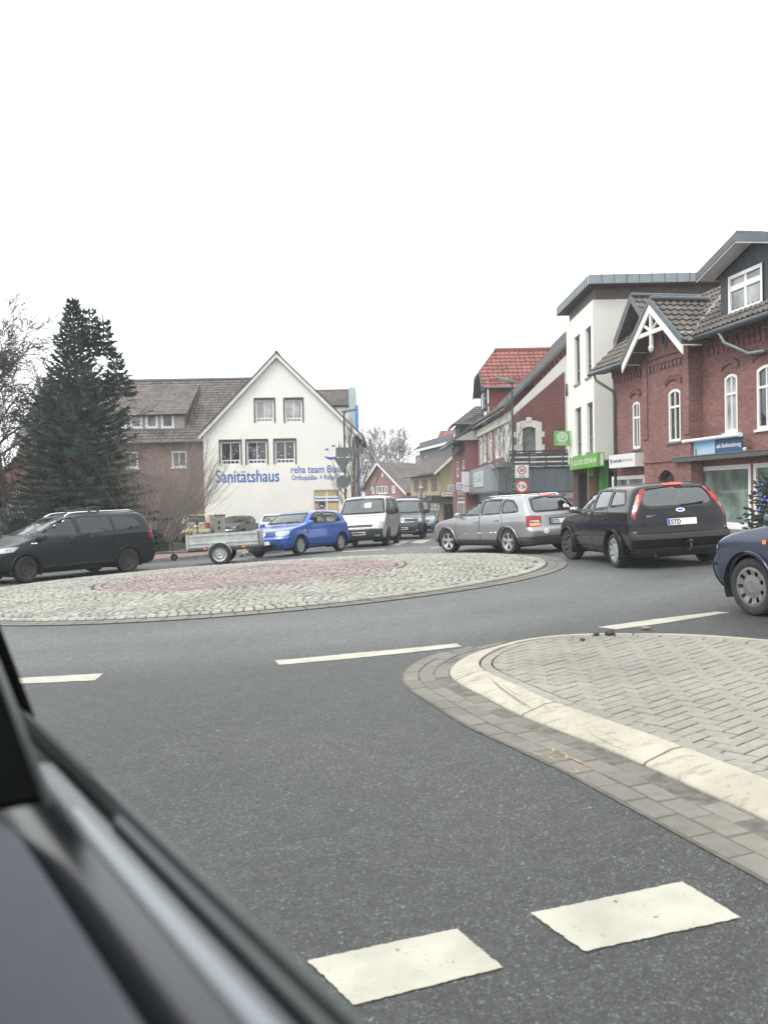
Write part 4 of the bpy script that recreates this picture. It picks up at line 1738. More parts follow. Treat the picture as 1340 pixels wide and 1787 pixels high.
Wg = Wall(ck, (ck[0] + 2.2, Yk2))
wall(t, 'end_wall', Wg, [(0, -2), (2.2, -2), (2.2, ztop + 1.0), (0, ztop)], [], M_PINK)
# eaves box
za, zb = at(815, 771, Yk2).z, at(815, 752, Yk2).z
mb = MB()
mb.add([V((ck[0] - .75, Yk2 - .3, za + .1)), V((ck[0] + 1.0, Yk2 - .3, za + .1)), V((ck[0] + 1.0, Yk2 - .3, zb)), V((ck[0] + .45, Yk2 - .3, zb)), 
        V((ck[0] - .75, Yk2 + 5, za + .1)), V((ck[0] + 1.0, Yk2 + 5, za + .1)), V((ck[0] + 1.0, Yk2 + 5, zb)), V((ck[0] + .45, Yk2 + 5, zb))],
       [(0, 1, 2, 3), (7, 6, 5, 4), (0, 4, 5, 1), (3, 2, 6, 7), (0, 3, 7, 4)])
mb.build('eaves_box', mat('eaves_light', (.34, .34, .31), .7), t)
lo = V((ck[0] - .8, Yk2 - .2, za - .05))
sl = V((5, 0, 4.2))
tile_roof(t, lo + V((0, 0, .12)), -W.u, sl, [(0, 0), (9.5, 0), (9.5, sl.length), (0, sl.length)], M_TILEG)
gutter_run(t, lo, lo - W.u * 9.5, r=.09)
# dark dormer
yd0, yd1 = Yk2 + .9, Yk2 + 5.2
xd = X(801, yd0)
zd0, zd1 = at(803, 762, yd0).z, at(803, 740, yd0).z
Wd = Wall((xd, yd1), (xd, yd0))
dmm = wall(t, 'dormer', Wd, [(0, zd0 - 1), (Wd.len, zd0 - 1), (Wd.len, zd1), (0, zd1)], [], M_SLATE)
window(dmm, Wd, (1.2, zd0 + .15, 3.2, zd1 - .15), 1, (), fw=.12, depth=-.03, pane=P_CURT)
mb = MB(); mb.add([(xd, yd0, zd0 - 1), (xd + 4, yd0, zd0 - 1), (xd + 4, yd0, zd1 + 2), (xd, yd0, zd1)], [(0, 1, 2, 3)]); mb.build('dormer_side', M_SLATEB, dmm)
zr2 = at(832, 708, yd0 + 2).z
e0, e1 = V((xd - .4, yd0 - .4, zd1 - .05)), V((xd - .4, yd1 + .4, zd1 - .05))
rg0 = V((xd + 1.5, (yd0 + yd1) / 2, zr2)); rg1 = V((xd + 4.4, (yd0 + yd1) / 2, zr2))
u_ = V((1, 0, 0)); s_ = V((0, rg0.y - e0.y, zr2 - e0.z))
tile_roof(dmm, e0, u_, s_, [(0, 0), (4.6, 0), (4.6, s_.length), (1.9, s_.length)], M_TILEG, name='dormer_roof')
hs = V((1.9, 0, zr2 - e0.z))
tile_roof(dmm, e1, V((0, -1, 0)), hs, [(0, 0), ((e1 - e0).length, 0), ((e1 - e0).length / 2, hs.length)], M_TILEG, name='dormer_roof')

# ---------------------------------------------------------------- red brick house with the red roof
Yc = 47.0
cc = (X(893, Yc), Yc)
W = Wall((cc[0] - .03 * 12.4, Yc + 12.4), cc)
Wg = Wall(cc, (cc[0] + 5.2, Yc))
t = thing('corner_house', 'dark red brick corner house with a red tiled gable dormer and white arched windows', 'house', (cc[0], cc[1], gz(*cc)))
zev = W.uz(893, 716)[1]
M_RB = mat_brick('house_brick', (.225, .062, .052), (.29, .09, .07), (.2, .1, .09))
wr = [W.rect(*r) for r in ((836, 841.2, 768, 809), (842.5, 848, 763, 806), (852, 858.3, 756, 805), (863.5, 869.8, 748, 799), (871.2, 877.4, 743, 797))]
hol = [arch_outline(*r, .3) for r in wr]
wall(t, 'wall', W, [(0, -1.5), (W.len, -1.5), (W.len, zev), (0, zev)], hol, M_RB)
for r in wr:
    window(t, W, r, 1, (.68,), rise=.3, fw=.07, pane=P_CURT, depth=.06)
    mb = MB()
    vs, tris = cdt(arch_outline(r[0] - .16, r[1] - .1, r[2] + .16, r[3] + .22, .4), [arch_outline(*r, .3)])
    mb.add([W.pt(u, z, .03) for u, z in vs], tris)
    mb.build('surround', M_STONE, t)
block(t, 'corner_pilaster', W, W.len - 1.9, W.uz(880, 815)[1], W.len, zev, -.02, .06, M_STONE)
block(t, 'cornice', W, 0, zev - .55, W.len, zev - .1, -.02, .14, M_STONE)
gw = Wg.rect(911, 934, 745, 797)
gtop = [(0, zev), Wg.uz(985, 622)]
sl_ = (gtop[1][1] - zev) / gtop[1][0]
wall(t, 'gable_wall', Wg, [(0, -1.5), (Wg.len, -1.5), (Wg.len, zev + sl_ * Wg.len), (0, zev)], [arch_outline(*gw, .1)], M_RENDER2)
# brick field inside the rendered edges
u9, _ = Wg.uz(985, 700)
zl9 = Wg.uz(895, 793)[1]
fld = [(.03, zl9), (u9, zl9), (u9, zev + sl_ * u9 - .75), (.03, zev + sl_ * .03 - .35)]
sur = arch_outline(gw[0] - .32, gw[1] - .1, gw[2] + .32, gw[3] + .35, .14)
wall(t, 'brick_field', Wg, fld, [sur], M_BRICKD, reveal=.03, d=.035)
window(t, Wg, gw, 0, (.8,), rise=.1, fw=.06, frame=M_GREYP, pane=mat_pane('pane_blind_grey', (.10, .11, .105), .4), depth=.12)
mb = MB()
vs, tris = cdt(sur, [arch_outline(*gw, .1)])
mb.add([Wg.pt(u, z, .055) for u, z in vs], tris)
for k in range(5):
    zz = gw[1] + (gw[3] - gw[1]) * k / 4.6
    for (a, b) in ((gw[0] - .46, gw[0] - .33), (gw[2] + .33, gw[2] + .46)):
        if k % 2: mb.obox(Wg.pt(a, zz, .03), Wg.u * (b - a), V((0, 0, .28)), Wg.n * .03)
mb.obox(Wg.pt((gw[0] + gw[2]) / 2 - .14, gw[3] + .28, .03), Wg.u * .28, V((0, 0, .22)), Wg.n * .05)
mb.build('surround', M_STONE, t)
# main roof, seen from its verge
lo = W.pt(W.len, zev + .05, .35) + V((0, -.08, 0))
sl = V((6.6, 0, 6.6 * sl_))
tile_roof(t, lo + V((0, 0, .22)), -W.u, sl, [(0, 0), (13, 0), (13, sl.length), (0, sl.length)], M_TILEG)
board(t, lo + V((0, -.01, .22)), lo + sl + V((0, -.01, .22)), .15, .05, M_ZINCD, (0, -1, 0))
gutter_run(t, lo, lo - W.u * 13, r=.09)
shell(t, 'back_wall', [(cc[0] + 5.2, Yc), (cc[0] + 5.2, Yc + 12.4), tuple(W.pt(0, 0)[:2])], -1.5, zev, M_RB)
# gable dormer over the street, half timbered front, half hip
ya, yb_ = 53.6, 58.2
xf = X(857, ya)
Wd = Wall((xf, yb_), (xf, ya))
zs = at(857, 672, ya).z
zm = at(857, 724, ya).z
hw_ = (yb_ - ya) / 2
zap = at(858, 612, ya + hw_).z
dor = wall(t, 'gable_dormer', Wd, [(0, zm - .6), (Wd.len, zm - .6), (Wd.len, zs), (Wd.len - 1.1, zs + 1.3), (1.1, zs + 1.3), (0, zs)], [arch_outline(hw_ - .8, zs - 1.4, hw_ + .8, zs + .1, 0)], M_RENDER)
window(dor, Wd, (hw_ - .8, zs - 1.4, hw_ + .8, zs + .1), 1, (.6,), frame=M_DARKF, pane=P_DARK, depth=.06)
mb = MB()
M_BEAM = mat('timber_frame', (.022, .022, .024), .7)
for (a, b, c, d) in ((0, zm - .6, .16, zs), (Wd.len - .16, zm - .6, Wd.len, zs), (0, zs - .05, Wd.len, zs + .12), (0, zm - .6, Wd.len, zm - .38), (0, zm + .6, Wd.len, zm + .74), (hw_ - .08, zs + .1, hw_ + .08, zs + 1.3), (1.2, zm - .6, 1.34, zs), (Wd.len - 1.34, zm - .6, Wd.len - 1.2, zs)):
    mb.obox(Wd.pt(a, b, -.01), Wd.u * (c - a), V((0, 0, d - b)), Wd.n * .05)
for (a, b, c, d) in ((.1, zs, hw_, zs + 1.2), (Wd.len - .1, zs, hw_, zs + 1.2), (.1, zm - .5, 1.2, zm + .6), (Wd.len - .1, zm - .5, Wd.len - 1.2, zm + .6)):
    mb.tube([Wd.pt(a, b, .02), Wd.pt(c, d, .02)], .07, 4)
mb.build('timber_frame', M_BEAM, dor)
mb = MB()
mb.add([(xf, ya, zm - 1), (xf + 5, ya, zm - 1), (xf + 5, ya, zs + .4), (xf, ya, zs + .4)], [(0, 1, 2, 3)], 0, [(0, 0), (5, 0), (5, 4), (0, 4)])
mb.build('dormer_side', mat('dormer_red', (.20, .05, .05), .8, var=.1), dor)
ov = .45
e0 = V((xf - ov, ya - .35, zs - .2))
s_ = V((0, ya + hw_ - e0.y, zap - e0.z))
xrg = X(866, ya + hw_) - e0.x
kk = (zs + 1.0 - e0.z) / (zap - e0.z)
tile_roof(dor, e0, (1, 0, 0), s_, [(0, 0), (7.2, 0), (7.2, s_.length), (xrg, s_.length), (0, s_.length * kk)], M_TILER, tw=.3, rh=.36, wave=.03, step=.05, name='dormer_roof')
e1 = V((xf - ov, yb_ + .35, zs - .2))
s2 = V((0, -(e1.y - ya - hw_), zap - e1.z))
tile_roof(dor, e1, (1, 0, 0), s2, [(0, 0), (7.2, 0), (7.2, s2.length), (xrg, s2.length), (0, s2.length * kk)], M_TILER, tw=.3, rh=.36, name='dormer_roof')
h0, h1 = e0 + s_ * kk, e1 + s2 * kk
hs = V((xrg, 0, zap - h0.z))
tile_roof(dor, h1, V((0, -1, 0)), hs, [(0, 0), ((h1 - h0).length, 0), ((h1 - h0).length / 2, hs.length)], M_TILER, tw=.3, rh=.36, name='dormer_roof')
for (a, b) in ((e0, h0), (e1, h1)):
    board(dor, a + V((-.02, 0, .1)), b + V((-.02, 0, .1)), .3, .06, M_DARKF, (-1, 0, 0))
ridge_tiles(dor, e0 + s_ + V((xrg, 0, .06)), e0 + s_ + V((7.2, 0, .06)), M_TILER)
gutter_run(dor, e0 + V((0, -.05, 0)), e0 + V((7, -.05, 0)), r=.07)
# grey shop extension with terrace
Ye = 44.4
xe0, xe1 = X(870, Ye), X(1010, Ye)
zb0, zb1 = at(940, 858, Ye).z, at(940, 817, Ye).z
ext = MB()
ext.obox((xe0, Ye, zb0), (xe1 - xe0, 0, 0), (0, Yc - Ye - .05, 0), (0, 0, zb1 - zb0))
ext.build('fascia', M_GREYP, t)
xs0 = X(870, Ye)
pts = [(xs0 + .006, Ye + .02), (X(817, 60.5), 60.0)]
Wf = W_STREET = Wall(pts[1], pts[0])
zf0, zf1 = Wf.uz(869, 857)[1], Wf.uz(869, 806)[1]
mb = MB()
mb.obox(Wf.pt(0, zf0, -.8), Wf.u * (Wf.len - .02), V((0, 0, zf1 - zf0)), Wf.n * .8)
mb.build('fascia', M_GREYP2, t)
for k in range(1, 9):
    block(t, 'panel_joint', Wf, Wf.len * k / 9, zf0, Wf.len * k / 9 + .03, zf1, 0, .006, M_ZINCD)
for k in range(1, 7):
    x = xe0 + (xe1 - xe0) * k / 7
    mb = MB(); mb.obox((x, Ye - .006, zb0), (.02, 0, 0), (0, .006, 0), (0, 0, zb1 - zb0)); mb.build('panel_joint', M_ZINCD, t)
mb = MB()
mb.obox((xe0 - .04, Ye - .04, zb0 - .12), (xe1 - xe0, 0, 0), (0, Yc - Ye, 0), (0, 0, .115))
mb.obox(Wf.pt(0, zf0 - .12, -.8), Wf.u * (Wf.len - .1), V((0, 0, .115)), Wf.n * .85)
mb.obox((xe0 - .05, Ye - .05, zb1 + .003), (xe1 - xe0 + .05, 0, 0), (0, Yc - Ye, 0), (0, 0, .08))
mb.build('fascia_edge', M_DARKF, t)
# shop front below
gsh = gz(xe0, Ye)
Ws = Wall((xe0 + .3, Ye + .5), (xe1, Ye + .5))
sr = [(.1 + i * 1.15, gsh + .35, 1.15 + i * 1.15, zb0 - .15) for i in range(3)]
wall(t, 'shop_wall', Ws, [(0, -1.2), (Ws.len, -1.2), (Ws.len, zb0), (0, zb0)], [arch_outline(*r, 0) for r in sr], M_DARKF)
for r in sr:
    window(t, Ws, r, 0, (), fw=.05, frame=M_DARKF, pane=P_DARK, depth=.05, name='shop_window')
mb = MB()
mb.obox(Wf.pt(0, -1.5, -.7), Wf.u * (Wf.len - .8), V((0, 0, zf0 + 1.5 - .1)), Wf.n * .2)
mb.build('shop_wall', mat('dark_shopfront', (.03, .016, .018), .4), t)
# terrace balustrade of dark boards
mb = MB()
for k, zz in enumerate((.12, .36, .60, .82)):
    mb.obox((xe0 + .6, Ye + .15, zb1 + zz), (xe1 - xe0 - .6, 0, 0), (0, .04, 0), (0, 0, .17 if k < 3 else .07))
for k in range(5):
    mb.obox((xe0 + .7 + k * .85, Ye + .2, zb1), (.06, 0, 0), (0, .06, 0), (0, 0, .85))
mb.build('balustrade', mat('balustrade_boards', (.04, .045, .052), .6, var=.2), t)
for x in (1.25, 3.6):
    for zz in (.20, .44, .66):
        mb = MB(); mb.obox((xe0 + x + .4, Ye + .13, zb1 + zz), (.28, 0, 0), (0, .015, 0), (0, 0, .05)); mb.build('balustrade_bracket', M_ZINC, t)

# ---------------------------------------------------------------- white modern building with flat zinc roof
C1 = (8.57, 36.0)
Wl = Wall((X(992, 41.3), 41.3), C1)
Wf = Wall(C1, (C1[0] + 6.5, 36.0))
t = thing('white_shop_building', 'white modern three storey shop building with overhanging zinc roof and green columns', 'building', (C1[0], C1[1], gz(*C1)))
zt = Wf.uz(1039.5, 523)[1]
zb = Wf.uz(1050, 802)[1]
wl = [Wl.rect(*r) for r in ((1001.5, 1011, 590, 673), (1021, 1030.5, 575, 661), (1003, 1013.5, 714, 796), (1023, 1033.5, 705, 790))]
wall(t, 'wall', Wl, [(0, zb), (Wl.len, zb), (Wl.len, zt), (0, zt)], [arch_outline(*r, 0) for r in wl], M_RENDER, .2)
for r in wl:
    window(t, Wl, r, 1, (.28,), fw=.07, mw=.05, frame=mat('grey_frame', (.12, .13, .135), .4), pane=P_GREY, depth=.16, sill=M_ZINC)
wall(t, 'side_wall', Wf, [(0, zb), (Wf.len, zb), (Wf.len, zt), (0, zt)], [], M_RENDER2)  # same white wall, its shade painted in with the darker render
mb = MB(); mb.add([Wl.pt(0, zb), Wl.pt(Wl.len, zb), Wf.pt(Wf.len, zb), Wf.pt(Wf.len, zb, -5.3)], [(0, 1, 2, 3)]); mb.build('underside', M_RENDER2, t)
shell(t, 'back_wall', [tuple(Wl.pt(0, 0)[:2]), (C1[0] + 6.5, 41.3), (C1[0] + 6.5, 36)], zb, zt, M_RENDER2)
# recessed band and roof slab
oz = at(1027, 495, 35.5).z
A = Wl.pt(0, 0)
mb = MB(); mb.obox((C1[0] + .12, 36.12, zt), (6.4, 0, 0), (0, 5, 0), (0, 0, oz - zt)); mb.build('attic_band', M_SOFFIT, t)
ox0 = at(1027, 495, 35.5).x
x_l = at(970, 560, 41.8).x
rb_ = [V((ox0, 35.5, oz)), V((ox0 + 7.5, 35.5, oz + .02)), V((ox0 + 7.5, 42.2, oz)), V((x_l, 41.8, oz))]
mb = MB(); mb.prism(rb_, (0, 0, .36)); mb.build('roof', M_ZINC, t)
mb = MB(); mb.poly([p - V((0, 0, .004)) for p in rb_][::-1]); mb.build('soffit', M_SOFFIT, t)
mb = MB()
for (a, b, n_) in ((rb_[0], rb_[1], 15), (rb_[3], rb_[0], 16)):
    nn = V(((b - a).y, -(b - a).x, 0)).normalized()
    for k in range(1, n_):
        p = a + (b - a) * (k / n_)
        mb.obox(p + V((0, 0, .01)), (b - a).normalized() * .03, V((0, 0, .36)), nn * .018)
mb.build('roof_seam', M_ZINCD, t)
# ground floor: green columns, dark glass set back
M_GREEN = mat('column_green', (.06, .29, .035), .45, var=.1)
gq = gz(9, 37) + .12
for (px_, yy, r_) in ((1013.5, 40.2, .24), (1052, 37.4, .22)):
    x = X(px_, yy)
    mb = MB(); mb.lathe([(r_, gq - .3), (r_, zb)], Matrix.Translation((x, yy, 0)), 20)
    mb.build('column', M_GREEN, t, smooth=True)
Wq = Wall((X(1000, 39.5), 39.5), (C1[0] + 5, 39.0))
sr = [(.2, gq + .1, 1.3, zb - .4), (1.5, gq + .1, 3.2, zb - .4)]
wall(t, 'shop_wall', Wq, [(0, gq - .4), (Wq.len, gq - .4), (Wq.len, zb), (0, zb)], [arch_outline(*r, 0) for r in sr], mat('shop_brown', (.13, .07, .055), .6))
for r in sr:
    window(t, Wq, r, 0, (), frame=M_DARKF, pane=P_DARK, depth=.05, name='shop_window')
mb = MB(); mb.box((X(1033, 37.5), 37.5, (gq + zb) / 2 - .1), (.34, .4, zb - gq + .2)); mb.build('post', mat('shop_brown', (.13, .07, .055), .6), t)
mb = MB(); mb.box((X(1031, 37.1), 37.1, zb - .35), (.2, .2, .6)); mb.build('post_head', M_GREEN, t)
pipe(t, [Wl.pt(.25, Wl.uz(994, 690)[1], .08), Wl.pt(.25, Wl.uz(994, 668)[1], .08)], M_DARKF, .05, 'wall_lamp')

# ---------------------------------------------------------------- red brick town house at the right
D = V((-.178, .984, 0)).normalized()
Fp = V((10.06, 26.0, 0))
endL = Fp + D * 7.64
endR = Fp - D * 9.0
W = Wall(tuple(endL[:2]), tuple(endR[:2]))
NB = W.n
W_TOWN = W
t = thing('brick_town_house', 'red brick town house with a white bargeboard gable, slate dormers and white arched windows', 'house', (endL.x, endL.y, gz(endL.x, endL.y)))
zg = W.uz(1290, 566, .55)[1]
zw = zg + .15
zb = -.4
wr = [W.rect(1102.5, 1115.5, 702, 784), W.rect(1262.5, 1285.5, 655, 756), W.rect(1318.5, 1352, 640, 750)]
du = wr[2][0] - wr[1][0]
wr.append((wr[2][0] + du * 1.0, wr[2][1], wr[2][2] + du * 1.0, wr[2][3]))
shopr = W.rect(1209, 1309, 816, 916)
shopr2 = (shopr[2] + .12, shopr[1], shopr[2] + 2.2, shopr[3])
bu0, bu1 = W.uz(1123, 700)[0], None
BP = .42
Wb = W.off(BP)
bu0, bu1 = Wb.uz(1122.5, 720)[0], Wb.uz(1203.5, 720)[0]
bwin = Wb.rect(1165, 1186, 681, 772)
lsh = W.rect(1067, 1124, 832, 915)
holes = [arch_outline(*r, .10) for r in wr] + [arch_outline(*shopr, 0), arch_outline(*shopr2, 0), arch_outline(*lsh, 0)]
wall(t, 'wall', W, [(0, zb), (W.len, zb), (W.len, zw), (0, zw)], holes, M_BRICK, .2)
for i, r in enumerate(wr):
    window(t, W, r, 1, (.66,), rise=.10, fw=.085, mw=.05, pane=(P_DARK, P_BLIND, P_DARK, P_GREY)[i], depth=.06, sill=M_WFRAME if i else M_SILL)
for r, nv in ((shopr, 0), (shopr2, 0), (lsh, 1)):
    window(t, W, r, nv, (), fw=.13, mw=.08, pane=P_SHOP if nv == 0 else P_GREY, depth=.05, sill=M_WFRAME, name='shop_window')
# bay
zbt = Wb.uz(1190, 606)[1]
uc = (bu0 + bu1) / 2
zpk = Wb.uz(1150, 560)[1]
ndoor = Wb.rect(1147.5, 1176, 821, 845)
wall(t, 'bay', Wb, [(bu0, zb), (bu1, zb), (bu1, zbt), (uc, zbt + (bu1 - bu0) * .62), (bu0, zbt)], [arch_outline(*bwin, .10), arch_outline(ndoor[0], zb + .3, ndoor[2], ndoor[3], .25)], M_BRICK, .2)
window(t, Wb, bwin, 1, (.66,), rise=.10, fw=.085, mw=.05, pane=P_DARK, depth=.06, sill=M_SILL)
window(t, Wb, (ndoor[0], zb + .3, ndoor[2], ndoor[3]), 0, (), rise=.25, fw=.08, frame=M_DARKF, pane=P_DARK, depth=.17, name='door')
mb = MB()
for uu in (bu0, bu1):
    mb.add([W.pt(uu, zb, 0), W.pt(uu, zb, BP), W.pt(uu, zbt, BP), W.pt(uu, zbt, 0)], [(0, 1, 2, 3)], 0, [(0, zb), (BP, zb), (BP, zbt), (0, zbt)])
mb.build('bay_return', M_BRICK, t)
# brick ornament: corbel friezes, hood moulds, strings and corner lesenes
orn = MB()


def teeth(W_, ua, ub, z, d, n_, h=.16, w=.5):
    for k in range(n_):
        a = ua + (ub - ua) * k / n_
        orn.obox(W_.pt(a, z, -.01), W_.u * ((ub - ua) / n_ * w), V((0, 0, h)), W_.n * (d + .01))


def string(W_, ua, ub, z, h, d):
    orn.obox(W_.pt(ua, z, -.01), W_.u * (ub - ua), V((0, 0, h)), W_.n * (d + .01))


for (ua, ub) in ((.1, bu0 - .05), (bu1 + .3, W.len - .1)):
    n_ = int((ub - ua) / .26)
    teeth(W, ua, ub, zw - .62, .05, n_, .34)
    teeth(W, ua, ub, zw - .42, .10, n_, .2, .62)
    string(W, ua, ub, zw - .22, .2, .13)
zf = Wb.uz(1160, 641)[1]
string(Wb, bu0 + .45, bu1 - .35, zf + .16, .07, .05)
teeth(Wb, bu0 + .45, bu1 - .35, zf - .04, .06, 9, .17)
string(Wb, bu0 + .45, bu1 - .35, zf + .36, .06, .05)
for uu in (bu0, bu1 - .32):
    string(Wb, uu, uu + .32, 3.2, zbt - 3.2, .045)
zst = W.uz(1290, 800)[1]
string(Wb, bu0, bu1, Wb.uz(1160, 806)[1], .12, .05)


def hood(W_, r, d=.06):
    u0, z0, u1, z1 = r
    n_ = 11
    for k in range(n_):
        s = -1.25 + 2.5 * k / (n_ - 1)
        uu = (u0 + u1) / 2 + s * (u1 - u0) / 2
        zz = z1 + .30 + .16 * (1 - s * s * .6) - .16
        orn.obox(W_.pt(uu - .05, zz, -.01), W_.u * .085, V((0, 0, .10)), W_.n * (d + .01))
        orn.obox(W_.pt(uu - .065, zz + .10, -.01), W_.u * .13, V((0, 0, .05)), W_.n * (d + .03))


for r in wr:
    hood(W, r)
hood(Wb, bwin)
orn.build('brick_ornament', M_BRICK, t)
# oculus in the bay gable
zo = Wb.uz(1166, 590)[1]; uo = Wb.uz(1166, 590)[0]
mb = MB()
ring = [Wb.pt(uc + .16 * math.cos(a), zo + .22 * math.sin(a), .03) for a in [2 * PI * i / 20 for i in range(21)]]
mb.tube(ring, .05, 6); mb.build('oculus', M_SILL, t)
mb = MB(); mb.poly([Wb.pt(uc + .15 * math.cos(a), zo + .21 * math.sin(a), .01) for a in [2 * PI * i / 20 for i in range(20)]]); mb.build('oculus_pane', P_DARK, t)
# bay roof with bargeboards
OV = .62
Wo = W.off(BP + OV)
fl = Wo.uz(1086.5, 640); fr = Wo.uz(1192, 600); ap = Wo.uz(1136, 531)
um = (fl[0] + fr[0]) / 2
zf_ = (fl[1] + fr[1]) / 2
za_ = ap[1]
RL = 7.0
for sgn in (-1, 1):
    uf = fl[0] if sgn < 0 else fr[0]
    a, b = Wo.pt(uf, zf_), Wo.pt(um, za_)
    sl = b - a
    tile_roof(t, a + V((0, 0, .12)), -NB, sl, [(0, 0), (OV + BP + .25, 0), (RL, sl.length * .98), (RL, sl.length), (0, sl.length)], M_TILED, tw=.24, wave=.03, step=.05, name='bay_roof')
    board(t, a + V((0, 0, .04)), b + V((0, 0, .04)), .30, .05, M_WOODW, NB)
    board(t, a + V((0, 0, .22)), b + V((0, 0, .22)), .18, .08, M_ZINCD, NB, 'verge_flashing')
    mb = MB(); mb.add([a, b, b - NB * OV, a - NB * OV], [(0, 1, 2, 3)]); mb.build('soffit', M_WOODW, t)
mb = MB()
hz = zf_ + (za_ - zf_) * .42
hwid = (fr[0] - fl[0]) / 2 * .58
mb.obox(Wo.pt(um - hwid, hz, -.06), W.u * (2 * hwid), V((0, 0, .13)), NB * .09)
mb.obox(Wo.pt(um - .06, hz - .35, -.05), W.u * .12, V((0, 0, za_ - hz + .1)), NB * .075)
mb.lathe([(.001, -.16), (.07, -.10), (.10, 0), (.06, .08), (.07, .14)], Matrix.Translation(Wo.pt(um, hz - .42, -.01)), 12)
for sgn in (-1, 1):
    mb.tube([Wo.pt(um, hz + .1, -.01), Wo.pt(um + sgn * hwid * .5, hz + (za_ - hz) * .45, -.01)], .05, 6)
    uf = um + sgn * (fr[0] - fl[0]) / 2 * .78
    mb.obox(Wo.pt(uf - .06, zf_ + .35, -OV), W.u * .12, V((0, 0, .14)), NB * OV)
mb.build('gable_truss', M_WOODW, t)
ridge_tiles(t, Wo.pt(um, za_ + .2), Wo.pt(um, za_ + .2, -RL), M_ZINCD, .10)
# main roof
lo = W.pt(-.75, zg + .02, .55)
Lr = W.len + 1.0
SLP = (W.off(-.85).uz(1118, 516)[1] - zg - .75) / .689
RD = SLP * .725 - .55
sl = (-NB + V((0, 0, .95))).normalized()
for (ua, ub) in ((0, bu0 + .75 + .1), (bu1 + .75 - .15, Lr)):
    tile_roof(t, lo + V((0, 0, .1)), W.u, sl, [(ua, 0), (ub, 0), (ub, SLP), (ua, SLP)], M_TILED, tw=.24, wave=.03, step=.05)
tile_roof(t, lo + V((0, 0, .1)), W.u, sl, [(bu0 + .85, 1.3), (bu1 + .60, 1.3), (bu1 + .60, SLP), (bu0 + .85, SLP)], M_TILED, tw=.24, wave=.03, step=.05)
gutter_run(t, W.pt(-.75, zg, .62), W.pt(bu0 - .1, zg, .62), r=.085)
gutter_run(t, W.pt(bu1 + .25, zg, .62), W.pt(W.len + .25, zg, .62), r=.085)
pipe(t, [W.pt(-.35, zg - .05, .62), W.pt(-.25, zg - .3, .55), W.pt(.25, zg - .75, .12), W.pt(.28, zg - 1.0, .09), W.pt(.28, 0, .09)], r=.055)
pipe(t, [W.pt(bu1 + 2.0, zg - .05, .62), W.pt(bu1 + 2.05, zg - .35, .5), W.pt(bu1 + 2.7, zg - .75, .16), W.pt(bu1 + 3.4, zg - .8, .12)], M_ZINC, r=.055)
mb = MB()
for (ua, ub) in ((-.75, bu0 - .1), (bu1 + .25, W.len + .25)):
    mb.add([W.pt(ua, zg - .02, .55), W.pt(ub, zg - .02, .55), W.pt(ub, zg + .02, 0), W.pt(ua, zg + .02, 0)], [(0, 1, 2, 3)])
mb.build('soffit', M_SOFFIT, t)
# valley flashing beside the bay roof
pipe(t, [W.pt(bu1 + .12, zg + .14, .5), W.pt(bu1 - (bu1 - bu0) * .12, zg + 1.45, -.85), W.pt(bu1 - (bu1 - bu0) * .3, zg + 2.3, -1.8)], M_ZINC, .07, 'valley')


def slate_dormer(uL, uR, z0, zside, zpk, set_, ov, win=None, depth=4.0):
    Wd = W.off(set_)
    uc_ = (uL + uR) / 2
    dm = wall(t, 'dormer', Wd, [(uL, z0), (uR, z0), (uR, zside), (uc_, zpk), (uL, zside)], [arch_outline(*win, 0)] if win else [], M_SLATE)
    if win:
        window(dm, Wd, win, 1, (.66,), fw=.10, mw=.11, pane=P_BLIND, depth=.02, face=.06, sill=M_WFRAME)
    for uu in (uL, uR):
        mb = MB(); mb.add([Wd.pt(uu, z0, 0), Wd.pt(uu, zside, -(zside - z0) / .95), Wd.pt(uu, zside, 0)], [(0, 1, 2)]); mb.build('dormer_cheek', M_SLATE, dm)
    We = Wd.off(ov)
    k_ = (zpk - zside) / (uc_ - uL)
    ex = .42
    for sg in (-1, 1):
        a = We.pt(uc_ + sg * (uc_ - uL + ex), zside - k_ * ex + .05)
        b = We.pt(uc_, zpk + .05)
        s_ = b - a
        tile_roof(dm, a + V((0, 0, .14)), -NB, s_, [(0, 0), (depth + ov, 0), (depth + ov, s_.length), (0, s_.length)], M_TILED, tw=.24, wave=.03, step=.05, name='dormer_roof')
        board(dm, a + V((0, 0, .03)), b + V((0, 0, .03)), .07, .035, M_WOODW, NB)
        board(dm, a + V((0, 0, .22)), b + V((0, 0, .22)), .22, .06, M_ZINCD, NB, 'verge_flashing')
        mb = MB(); mb.add([a, b, b - NB * ov, a - NB * ov], [(0, 1, 2, 3)]); mb.build('soffit', M_WOODW, dm)
    ridge_tiles(dm, We.pt(uc_, zpk + .26), We.pt(uc_, zpk + .26, -depth - ov), M_ZINCD, .1)
    return dm


SET = .12
Wd = W.off(SET)
uL = Wd.uz(1257, 520)[0]
zs_ = Wd.uz(1257, 481)[1]
we = Wd.off(.5)
uap, zap = we.uz(1284, 421)
win = Wd.rect(1271.5, 1331.5, 484, 551)
uR = 2 * uap - uL
if uR < win[2] + .25: uR = win[2] + .3
ucd = (uL + uR) / 2
slate_dormer(uL, uR, win[1] - .35, zs_, zap - .05, SET, .5, win, 4.5)
